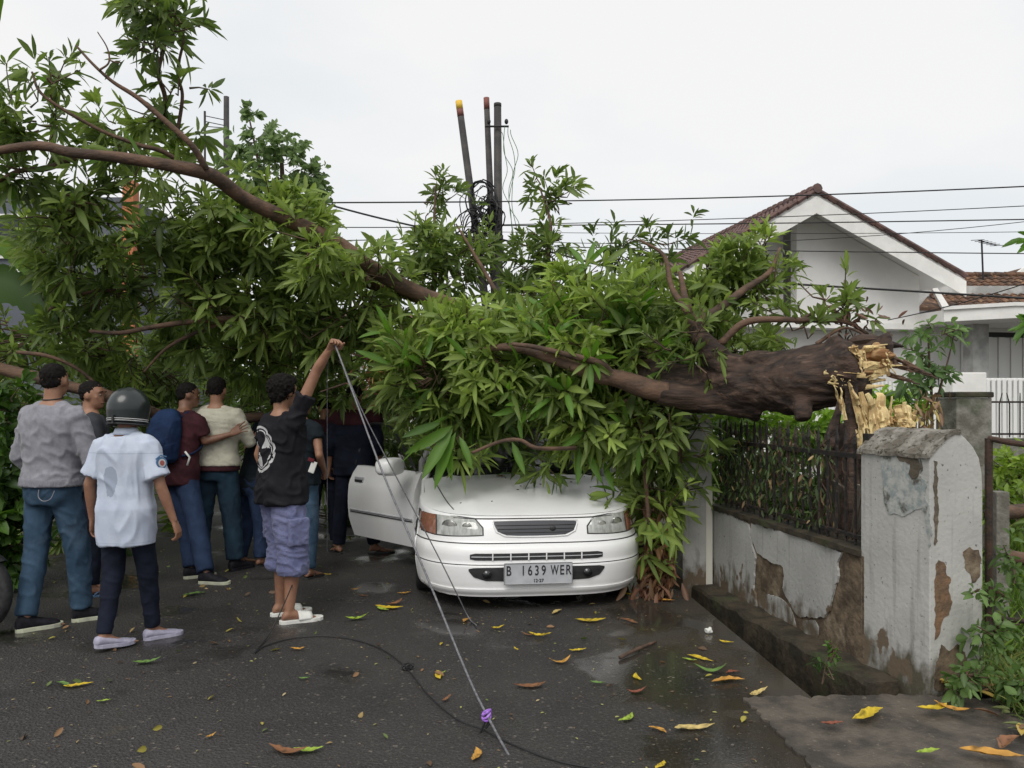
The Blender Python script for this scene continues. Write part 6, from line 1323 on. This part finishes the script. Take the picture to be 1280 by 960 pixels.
# 7 black tee, raised arm
Y7 = 5.62; yaw7 = -48; c7 = Vector((gx(352,Y7),Y7,0)); sc7 = 1.72/1.70
def tol(p, c, yaw, sc): v = Matrix.Rotation(-R(yaw),3,'Z') @ (Vector(p)-c); return v/sc
hw = tol(P(411,438,5.45), c7, yaw7, sc7); hs_ = tol(P(396,463,5.50), c7, yaw7, sc7)
J7 = person('young man in black tee and lavender cargo shorts holding a cable up high', tuple(c7), yaw7, 1.72, 1.0,
  arms={1:(tuple(hs_+Vector((0,0,0))),tuple(hw),('fist',(.2,.6,.4))), -1:((-.26,-.05,1.15),(-.21,.02,.93),'relaxed')}, head=(14,0),
  legs={-1:((-.09,.05,.50),(-.10,.035,.085)), 1:((.12,.03,.49),(.13,-.005,.085)), 'toe':{-1:(.15,1),1:(.25,1)}}, top=dict(m='black_tee',hem=.82,pad=.034,sleeve=.55,sr=.068,cuff=1.15,fold=.018,flare=.26), bottom=dict(m='lavender',len=.40,r=(.116,.108,.094),fold=.017,fs=10,pad=.014,waist=.96,st=(1,1,1.5)), shoes=('slide','white_eva'), hair='bushy')
b = MB()
for s in (-1,1):
    hip, k, a = J7['L'][s]; q = hip.lerp(k,.62); b = MB(); b.box(q+Vector((s*.115,0,0)), (.035,.15,.19)); me = remesh(b,.009,3,folds(.008,16)); link('cargo_pocket', me, J7['t'], M['lavender'], True)
# 8 behind him
person('person in black half hidden behind the lavender shorts man, holding a packet', (gx(374,6.9),6.95,0), -20, 1.62, 1.0, arms={1:((.24,-.06,1.14),(.19,.10,.98),'hold')}, top=dict(m='teal_dark',hem=.86,sleeve=.4), bottom=dict(m='jeans_blue',r=(.09,.072,.062)), shoes=('flipflop','trim'), head=(10,-10))
pk = empty('packet', P(389,590,6.78), 0, 'small red and white packet in the bare hand behind the black tee', 'packet'); b = MB(); b.box(P(391,584,6.78),(.05,.02,.10), Matrix.Rotation(R(20),3,'Y')); wchild(b,'packet_top',M['white_eva'],pk,bevel=.004); b = MB(); b.box(P(389,575,6.775),(.055,.025,.03), Matrix.Rotation(R(20),3,'Y')); wchild(b,'packet_flap',M['maroon_bright'],pk,bevel=.004)
# 9, 10 uniforms
person('man in navy shirt with maroon shoulders standing nearest the open car door', (gx(442,8.0),8.05,0), 8, 1.70, 1.10, top=dict(m='navy',hem=.80,sleeve=1.5,sr=.08,pad=.03), bottom=dict(m='navy',r=(.10,.075,.065)), shoes=('flipflop','trim'), head=(-20,-8), legs={1:((.13,.0,.49),(.20,-.02,.085)), -1:((-.13,0,.49),(-.16,.02,.085)),'toe':{1:(1,.2),-1:(-.4,1)}})
person('man in navy and maroon shirt bending behind the bare forearm, left of the other uniform', (gx(402,8.2),8.3,0), 12, 1.58, 1.10, lean=(0,.10), top=dict(m='navy',hem=.80,sleeve=1.4,sr=.08,pad=.03), bottom=dict(m='navy',r=(.10,.078,.068)), shoes=('flipflop','trim'), head=(20,-25), legs={1:((.12,.0,.49),(.13,-.02,.085)), -1:((-.12,0,.49),(-.14,.02,.085))})
for (px, Y_, yaw_, h_, bld) in ((442,8.05,8,1.70,1.1),(402,8.3,12,1.58,1.1)):
    tt_ = [o for o in COL.objects if o.name.startswith('person') and o.type == 'EMPTY' and abs(o.location.y-Y_) < .001][0]
    b = MB()
    def sp9(z):
        k = max(0,(z-.92)/.53); ly = 0 if Y_ < 8.2 else .10; return Vector((0,ly*k**1.3,z-.1*ly*k)), Euler((-math.atan(ly*1.5)*min(1,k),0,0)).to_matrix()
    b.loft(rings_torso({'spine':sp9}, .037, [1.31,1.34,1.40,1.44,1.465], bld, bld))
    for s in (-1,1): cap(b, sp9(1.405)[0]+Vector((s*.10,0,.0)), sp9(1.405)[0]+Vector((s*.205,0,-.03)), .080, .090)
    link('yoke', remesh(b,.011,3,folds(.005,9)), tt_, M['maroon'], True)
person('man in dark shirt deepest in the crowd, beyond the black tee', (gx(335,8.4),8.4,0), -10, 1.6, 1.0, top=dict(m='teal_dark',hem=.82,sleeve=.7), bottom=dict(m='jeans_blue',r=(.09,.075,.065)), shoes=('sneaker','black_shoe','sole_white'), head=(0,-25), lean=(0,.12))
# 11 person by the white house with a cap
J11 = person('person in dark cap far behind the splintered stump, in front of the white fence', (gx(1108,13),13,0), 60, 1.66, 1.0, top=dict(m='dark_grey_cloth',hem=.84,sleeve=.7), bottom=dict(m='navy'), shoes=('sneaker','black_shoe','black_shoe'), voxel=.014, group=None)
b = MB(); H = J11['H']; ell(b, H(0,-.012,.055), .088,.104,.075, J11['hrot']); cap(b, H(0,.08,.045), H(0,.16,.035), .05, .045, 12, .25); me = remesh(b,.010,2); link('cap', me, J11['t'], M['trim'], True)
mp_ = [o for o in COL.objects if o.type == 'EMPTY' and o.get('label','').startswith('man in dark grey tee')][0]
# ================================================================== CABLES, FALLEN LEAVES, MOTORCYCLE
hand7 = P(412,433,5.45)
b = MB(); b.tube(curve_pts([P(411,437,5.46),P(417,428,5.44),P(440,488,5.25),P(478,590,4.95),P(530,712,4.45),P(585,845,3.90),P(612,900,3.66),P(640,952,3.42),G(652,978,.01),G(700,1080,.01)],60), .0062, 8); tag(b.build('long_cable', M['cable_grey'], smooth=True), 'thick grey cable running from the raised fist down to the bottom of the picture', 'cable')
b = MB(); b.tube(curve_pts([P(413,436,5.44),P(418,430,5.45),P(452,512,5.42),P(500,605,5.44),P(545,690,5.50),P(570,740,5.54),G(586,772,.02),G(596,782,.012)],50), .0042, 8); tag(b.build('short_cable', M['cable_grey'], smooth=True), 'thinner grey cable from the raised fist to the road beside the car', 'cable')
b = MB(); b.tube(curve_pts([P(410,437,5.47),P(409,500,5.6),P(409,600,5.8),P(409,690,6.0)],20), .0025, 6); tag(b.build('thin_wire', M['cable_grey']), 'very thin wire hanging straight down below the raised fist', 'wire')
b = MB(); b.tube(curve_pts([P(372,715,5.6),P(352,762,5.3),G(335,795,.02),G(318,816,.008),G(330,808,.008),G(360,799,.008),G(400,795,.008),G(440,799,.008),G(478,812,.008),G(508,835,.008),G(535,868,.008),G(570,898,.008),G(604,912,.008),G(640,930,.008),G(700,952,.008),G(780,965,.008)],90), .0042, 6); tag(b.build('road_wire', M['wire']), 'thin black wire curving over the road from the white sandals to the purple tie', 'wire')
kn = empty('cable_tie', P(608,893,3.69), 0, 'purple plastic tie knotted round the thick cable near the bottom', 'tie'); M['purple'] = mat('purple', (.20,.06,.42), .35, (.45,.25,.7), 30)
b = MB(); c = P(608,893,3.69)
for k in range(3): b.tube([c+Vector((.019*math.cos(a),.02*math.sin(a),.016*math.sin(a+k)+.008*k-.008)) for a in np.linspace(0,2*math.pi,14)], .006, 6)
wchild(b,'band',M['purple'],kn,smooth=True); b = MB(); b.tube(curve_pts([c,c+Vector((-.01,-.01,-.04)),c+Vector((-.03,0,-.09)),c+Vector((-.05,.01,-.12))],8), .006, 6); b.tube(curve_pts([c,c+Vector((.015,-.01,-.03)),c+Vector((-.005,-.01,-.06))],8), .007, 6); wchild(b,'tail',M['wire'],kn)
k2 = G(510,835,.012); b = MB()
for q in range(4): b.tube([k2+Vector((.03*math.cos(a+q),.02*math.sin(a*1.3+q),.01+.012*math.sin(2*a))) for a in np.linspace(0,5,10)], .005, 5)
tag(b.build('wire_knot', M['wire']), 'dark knot in the thin black road wire', 'knot')
# fallen leaves
LC = {'y':(.58,.42,.03),'g':(.30,.42,.05),'b':(.22,.10,.045),'o':(.50,.26,.05),'p':(.55,.42,.16),'r':(.22,.07,.04),'m':(.12,.22,.05)}
CN = {'y':'yellow','g':'yellow-green','b':'brown','o':'orange-brown','p':'pale straw','r':'reddish-brown','m':'green'}
def fleaf(px, py, L_, ang, c, where, z=0.004, curl=.3, Y=None, wd=.3):
    L_ *= 1.1; curl = random.Random(int(px*3+py)).uniform(-.2,.75)
    p = G(px,py,z) if Y is None else P(px,py,Y); n = 12; rr = random.Random(int(px*7+py)); b = MB(); vs = []; fs = []; d = Vector((math.cos(R(ang)),math.sin(R(ang)),0)); u = Vector((-d.y,d.x,0)); c0 = rr.uniform(.4,1.0)
    for i in range(n+1):
        t = i/n; w = L_*wd*.5*max(.02,math.sin(math.pi*min(.995,t**.9)))**.9*(1+.12*math.sin(i*2.1+px)); h = abs(curl)*L_*(t-.45)**2*1.3+.004+.012*(1+math.sin(t*7+px))*L_*5*.12; sd = .14*L_*math.sin(t*3.4+px)
        for k, x in enumerate((-1,-.5,0,.5,1)): vs.append(d*(t-.5)*L_+u*(x*w+sd)+Vector((0,0,h+abs(x)*w*.5*c0+(.004*rr.random()))))
        if i: a = 5*(i-1); fs += [(a+k,a+k+1,a+k+6,a+k+5) for k in range(4)]
    b.add(vs, fs); me = b.mesh('fallen_leaf'); me.materials.append(M['leaf_dull']); o = link('fallen_leaf', me, None, None, True); o.location = p
    at = me.attributes.new('tint','FLOAT_COLOR','POINT'); col = LC[c]; cc = []
    for i in range(len(me.vertices)): k = .75+.5*rr.random() if rr.random() > .12 else .35; cc += [col[0]*k,col[1]*k,col[2]*k,1]
    at.data.foreach_set('color', cc); tag(o, f'{CN[c]} fallen leaf {where}', 'leaf', 'fallen leaves on the road'); return o
for a in ((78,857,.10,160,'m','half under the bright pair at the lower left'),(98,857,.13,10,'y','brightest of the pair on the road at the lower left'),(130,877,.06,0,'g','small, just right of the bright pair at the lower left'),(183,830,.14,35,'m','thin blade behind the lilac slip-on'),
  (125,805,.07,80,'g','between the black sneaker and the lilac slip-on'),(360,940,.17,0,'b','long one at the bottom edge, touching a green tip'),(386,938,.12,10,'g','at the tip of the long brown one'),(264,922,.05,60,'o','tiny, alone at the bottom left of centre'),
  (372,813,.09,15,'o','just below the white sandals'),(380,849,.06,0,'m','small one below the black road wire'),(243,743,.16,15,'m','shaped like a strip beside the black sneaker'),(446,776,.15,18,'g','slender one right of the white sandals'),
  (486,760,.20,0,'y','in the litter pile left of the car wheel'),(492,756,.14,60,'b','on top of the litter pile left of the car wheel'),(478,762,.12,150,'g','left end of the litter pile near the car wheel'),(505,742,.10,30,'o','small one just left of the front tyre'),
  (584,776,.10,60,'o','at the end of the thinner grey cable'),(622,787,.09,20,'y','small one in front of the bumper, right of the thin cable'),(548,845,.12,120,'y','curled one between the two cables'),(552,843,.05,20,'g','small piece touching the curled one between the cables'),
  (552,806,.05,60,'y','tiny, above the curled one between the cables'),(645,813,.05,100,'y','tiny, below the number plate'),(675,795,.14,-8,'y','with a brown stalk, below the number plate'),(660,794,.08,165,'b','stalk end beside the leaf below the number plate'),
  (700,828,.12,20,'o','curled one in the middle of the road below the plate'),(662,858,.16,20,'b','curled brown one in the middle foreground'),(722,815,.10,0,'y','left of the pale puddle'),(696,766,.12,40,'p','just in front of the bumper right of the plate'),
  (738,776,.20,5,'y','long curved one in front of the right end of the bumper'),(786,778,.15,-40,'b','curled one right of the long curved one, near the bumper corner'),(747,856,.08,-30,'m','small green one beside the puddle edge'),(798,848,.10,100,'y','upright yellow one on the wet strip'),
  (795,866,.10,0,'r','just below the upright yellow one on the wet strip'),(782,899,.11,50,'g','small one below the wet patch'),(822,914,.09,-60,'o','rounded one near the bottom of the wet strip'),(868,913,.18,25,'p','large dull one near the bottom of the wet strip'),
  (875,824,.15,-25,'y','brightest one on the wet strip below the low wall'),(862,826,.08,-10,'g','small tip left of the brightest one on the wet strip'),(888,840,.16,-4,'m','long green one under the brightest one on the wet strip'),(917,842,.09,10,'r','reddish one at the end of the long green one'),
  (910,853,.17,-4,'o','flat orange one on the wet strip near the drain'),(908,804,.09,-40,'y','nearest the drain edge below the wall'),(948,870,.13,25,'p','faded one beside the corner of the concrete apron'),(787,744,.14,5,'y','beside the bumper corner, under the dried bunch'),
  (830,752,.14,0,'o','lying under the dried bunch beside the far pillar'),(593,946,.11,95,'o','upright orange one at the bottom edge beside the thick cable'),(825,958,.08,70,'y','cut by the bottom edge right of centre'),(558,876,.07,40,'b','small dull one above the black wire'),
  (520,696,.08,0,'y','small one behind the bare feet'),(380,716,.08,0,'y','behind the lavender shorts'),(410,719,.08,0,'y','small one right of the lavender shorts hem'),(445,738,.08,10,'o','half-way between the sandals and the car wheel'),(455,745,.08,-10,'b','next to the orange one half-way to the car wheel'),
  (1085,893,.22,18,'y','long bright one on the concrete apron',.042),(1160,940,.11,0,'g','small one at the bottom edge of the apron',.042),(1240,943,.22,-5,'o','large orange one at the lower right corner',.045),(1262,932,.18,25,'b','brown one overlapping the orange one at the lower right corner',.05),(1165,886,.16,20,'y','among grass at the foot of the big pillar',.05),(1190,890,.14,160,'o','among grass right of the yellow one at the pillar foot',.05),(1040,905,.10,0,'r','reddish one on the middle of the apron',.042)):
    fleaf(*a[:6], z=(a[6] if len(a) > 6 else .004))
# litter specks on the road: tiny bits nobody could count
rg = np.random.default_rng(9); n = 1100; xs = rg.uniform(-5,1.4,n); ys = rg.uniform(3.0,9,n); d = norm(np.stack([rg.normal(size=n),rg.normal(size=n),np.full(n,.05)],1)); w = norm(np.cross(d, np.array([0,0,1.])+rg.normal(0,.2,(n,3)))); l = rg.uniform(.006,.028,n)
cols = np.array([(.20,.13,.07),(.34,.27,.14),(.12,.07,.04),(.30,.30,.10)])[rg.integers(0,4,n)]
tag(link('leaf_litter', leaves_mesh('leaf_litter', np.stack([xs,ys,np.full(n,.004)],1), d, w, l, l*.4, np.zeros(n), cols), None, M['leaf_dull']), 'tiny crumbs of leaf and bark scattered over the wet road', 'litter', kind='stuff')
n = 170; xs = rg.uniform(-4,1.3,n); ys = rg.uniform(3.2,9,n); d = norm(np.stack([rg.normal(size=n),rg.normal(size=n),np.full(n,.15)],1)); w = norm(np.cross(d, np.array([0,0,1.])+rg.normal(0,.5,(n,3)))); l = rg.uniform(.025,.07,n)
cols = np.array([(.20,.11,.05),(.28,.20,.08),(.10,.06,.035),(.30,.26,.05),(.10,.14,.04)])[rg.integers(0,5,n)]
tag(link('torn_leaf_bits', leaves_mesh('torn_leaf_bits', np.stack([xs,ys,np.full(n,.006)],1), d, w, l, l*.45, rg.uniform(-.2,.2,n), cols), None, M['leaf_dull']), 'torn brown and yellow leaf bits strewn on the road', 'litter', kind='stuff')
n = 260; xs = rg.uniform(2.3,4.2,n); ys = rg.uniform(3.3,4.6,n); d = norm(np.stack([rg.normal(size=n),rg.normal(size=n),np.full(n,.25)],1)); w = norm(np.cross(d, np.array([0,0,1.])+rg.normal(0,.4,(n,3)))); l = rg.uniform(.05,.16,n)
cols = np.array([(.30,.17,.06),(.42,.30,.07),(.16,.08,.04),(.12,.14,.05)])[rg.integers(0,4,n)]
tag(link('dead_leaves', leaves_mesh('dead_leaves', np.stack([xs,ys,np.full(n,.05)],1), d, w, l, l*.35, rg.uniform(-.1,.3,n), cols), None, M['leaf_dull']), 'dead leaves heaped in the weeds beside the big pillar', 'leaves', kind='stuff')
st = MB(); st.tube(curve_pts([G(775,822,.015),G(795,812,.02),G(820,802,.015)],6), [.012,.013,.011,.012,.011,.010,.008], 7); tag(st.build('broken_stick', M['limb'], smooth=True), 'short brown stick lying across the puddle', 'stick')
b = MB(); c = G(886,788,.02); b.sphere(c,(.03,.02,.02),8,6); me = remesh(b,.006,0,lambda c_,n_: .012*noise.noise(c_*60)); tag(link('plastic_scrap', me, None, M['white_eva'], True), 'scrap of clear plastic at the drain edge', 'litter')
# debris on the bonnet
for (x,y,L_,a_,c_,w_) in ((.12,1.12,.13,10,'b','largest brown one on the car bonnet near the windscreen'),(-.15,1.14,.07,0,'r','dark crumb on the car bonnet, left of the largest'),(.32,1.15,.08,40,'b','small one on the car bonnet near the right wiper'),(-.10,1.19,.16,5,'m','green one lying along the base of the windscreen')):
    p = Matrix.Rotation(CYAW,3,'Z') @ Vector((x*1.07,y,bon(x,y,.79)+.008))+Vector(car.location); o = fleaf(640,800,L_,a_,c_,w_,wd=.38); o.location = p; o.rotation_euler = (R(8),0,0)
b = MB(); rr = random.Random(2)
for k in range(13):
    x = rr.uniform(-.55,.6); y = rr.uniform(.45,1.2); p = Matrix.Rotation(CYAW,3,'Z') @ Vector((x*1.07,y,bon(x,y,.79)+.005))+Vector(car.location); s_ = rr.uniform(.004,.014); b.box(p,(s_*1.6,s_,.005), Matrix.Rotation(rr.uniform(0,3),3,'Z'))
tag(b.build('bark_crumbs', M['mud']), 'dark crumbs of bark sprinkled on the white bonnet', 'debris', kind='stuff')
# motorcycle at the left edge
mc = empty('motorcycle', (-4.20,5.25,0), R(86), 'black motorcycle at the left edge of the picture, only its tyre in view', 'motorcycle')
def mwheel(y):
    w = empty('wheel', (0,y,.29)); w.parent = mc; b = MB()
    b.loft([[Vector((.045*math.cos(q),(.25+.04*math.sin(q))*math.cos(a),(.25+.04*math.sin(q))*math.sin(a))) for q in np.linspace(0,2*math.pi,12,endpoint=False)] for a in np.linspace(0,2*math.pi,40)], cap=False); b.build('tyre', M['rubber'], w, smooth=True)
    b = MB(); b.tube([Vector((.0,.215*math.cos(a),.215*math.sin(a))) for a in np.linspace(0,2*math.pi,36)], .014, 6); b.tube([Vector((-.05,0,0)),Vector((.05,0,0))], .04, 10)
    for k in range(5): a = k*1.2566; b.tube([Vector((0,0,0)),Vector((0,.21*math.cos(a),.21*math.sin(a)))], .013, 6)
    b.build('rim', M['trim'], w)
mwheel(-.62); mwheel(.62)
def mpart(name, m, f, **k): b = MB(); f(b); b.build(name, M[m], mc, **k)
mpart('rear_mudguard','trim',lambda b: b.loft([[Vector((x,-.62+(.31)*math.cos(a),.29+.31*math.sin(a)+(.0 if abs(x)<.04 else -.02))) for x in (-.06,-.03,.03,.06)] for a in np.linspace(.3,2.4,12)], cap=False, closed=False), smooth=True)
mpart('front_mudguard','black_shoe',lambda b: b.loft([[Vector((x,.62+(.31)*math.cos(a),.29+.31*math.sin(a)+(.0 if abs(x)<.04 else -.02))) for x in (-.06,-.03,.03,.06)] for a in np.linspace(.6,2.6,12)], cap=False, closed=False), smooth=True)
mpart('body','helmet',lambda b: b.loft([[Vector((w*math.cos(a),y,z+h_*math.sin(a))) for a in np.linspace(0,2*math.pi,16,endpoint=False)] for y,z,w,h_ in ((-.80,.72,.04,.04),(-.55,.68,.10,.09),(-.2,.60,.12,.13),(.05,.42,.10,.10),(.25,.45,.13,.16),(.40,.70,.12,.20),(.48,.88,.06,.06))]), smooth=True)
mpart('seat','rubber',lambda b: b.loft([[Vector((w*math.cos(a),y,z+.04*math.sin(a))) for a in np.linspace(0,2*math.pi,14,endpoint=False)] for y,z,w in ((-.78,.80,.05),(-.5,.79,.12),(-.15,.76,.11),(.0,.73,.05))]), smooth=True)
mpart('front_fork','chrome',lambda b: [b.tube([Vector((s*.07,.62,.29)),Vector((s*.07,.44,.85))], .018, 8) for s in (-1,1)])
mpart('handlebar','trim',lambda b: b.tube(curve_pts([Vector((-.33,.34,.98)),Vector((-.15,.42,1.0)),Vector((.15,.42,1.0)),Vector((.33,.34,.98))],12), .014, 8))
mpart('headlight','lens',lambda b: b.sphere((0,.52,.82),(.08,.05,.06),14,10), smooth=True)
mpart('exhaust','chrome',lambda b: b.tube([Vector((.10,.1,.25)),Vector((.13,-.3,.27)),Vector((.14,-.75,.36))], [.02,.04,.045], 10), smooth=True)
# ================================================================== HAZE
if HAZE:
    m = bpy.data.materials.new('haze'); m.use_nodes = True; t = m.node_tree; t.nodes.clear()
    v = t.nodes.new('ShaderNodeVolumePrincipled'); v.inputs['Density'].default_value = HAZE; v.inputs['Color'].default_value = (.93,.94,.96,1); o_ = t.nodes.new('ShaderNodeOutputMaterial')
    t.links.new(v.outputs[0], o_.inputs['Volume'])
    b = MB(); b.box((0,250,4.0),(780,520,11.5)); hz = b.build('haze', m); tag(hz, kind='stuff')
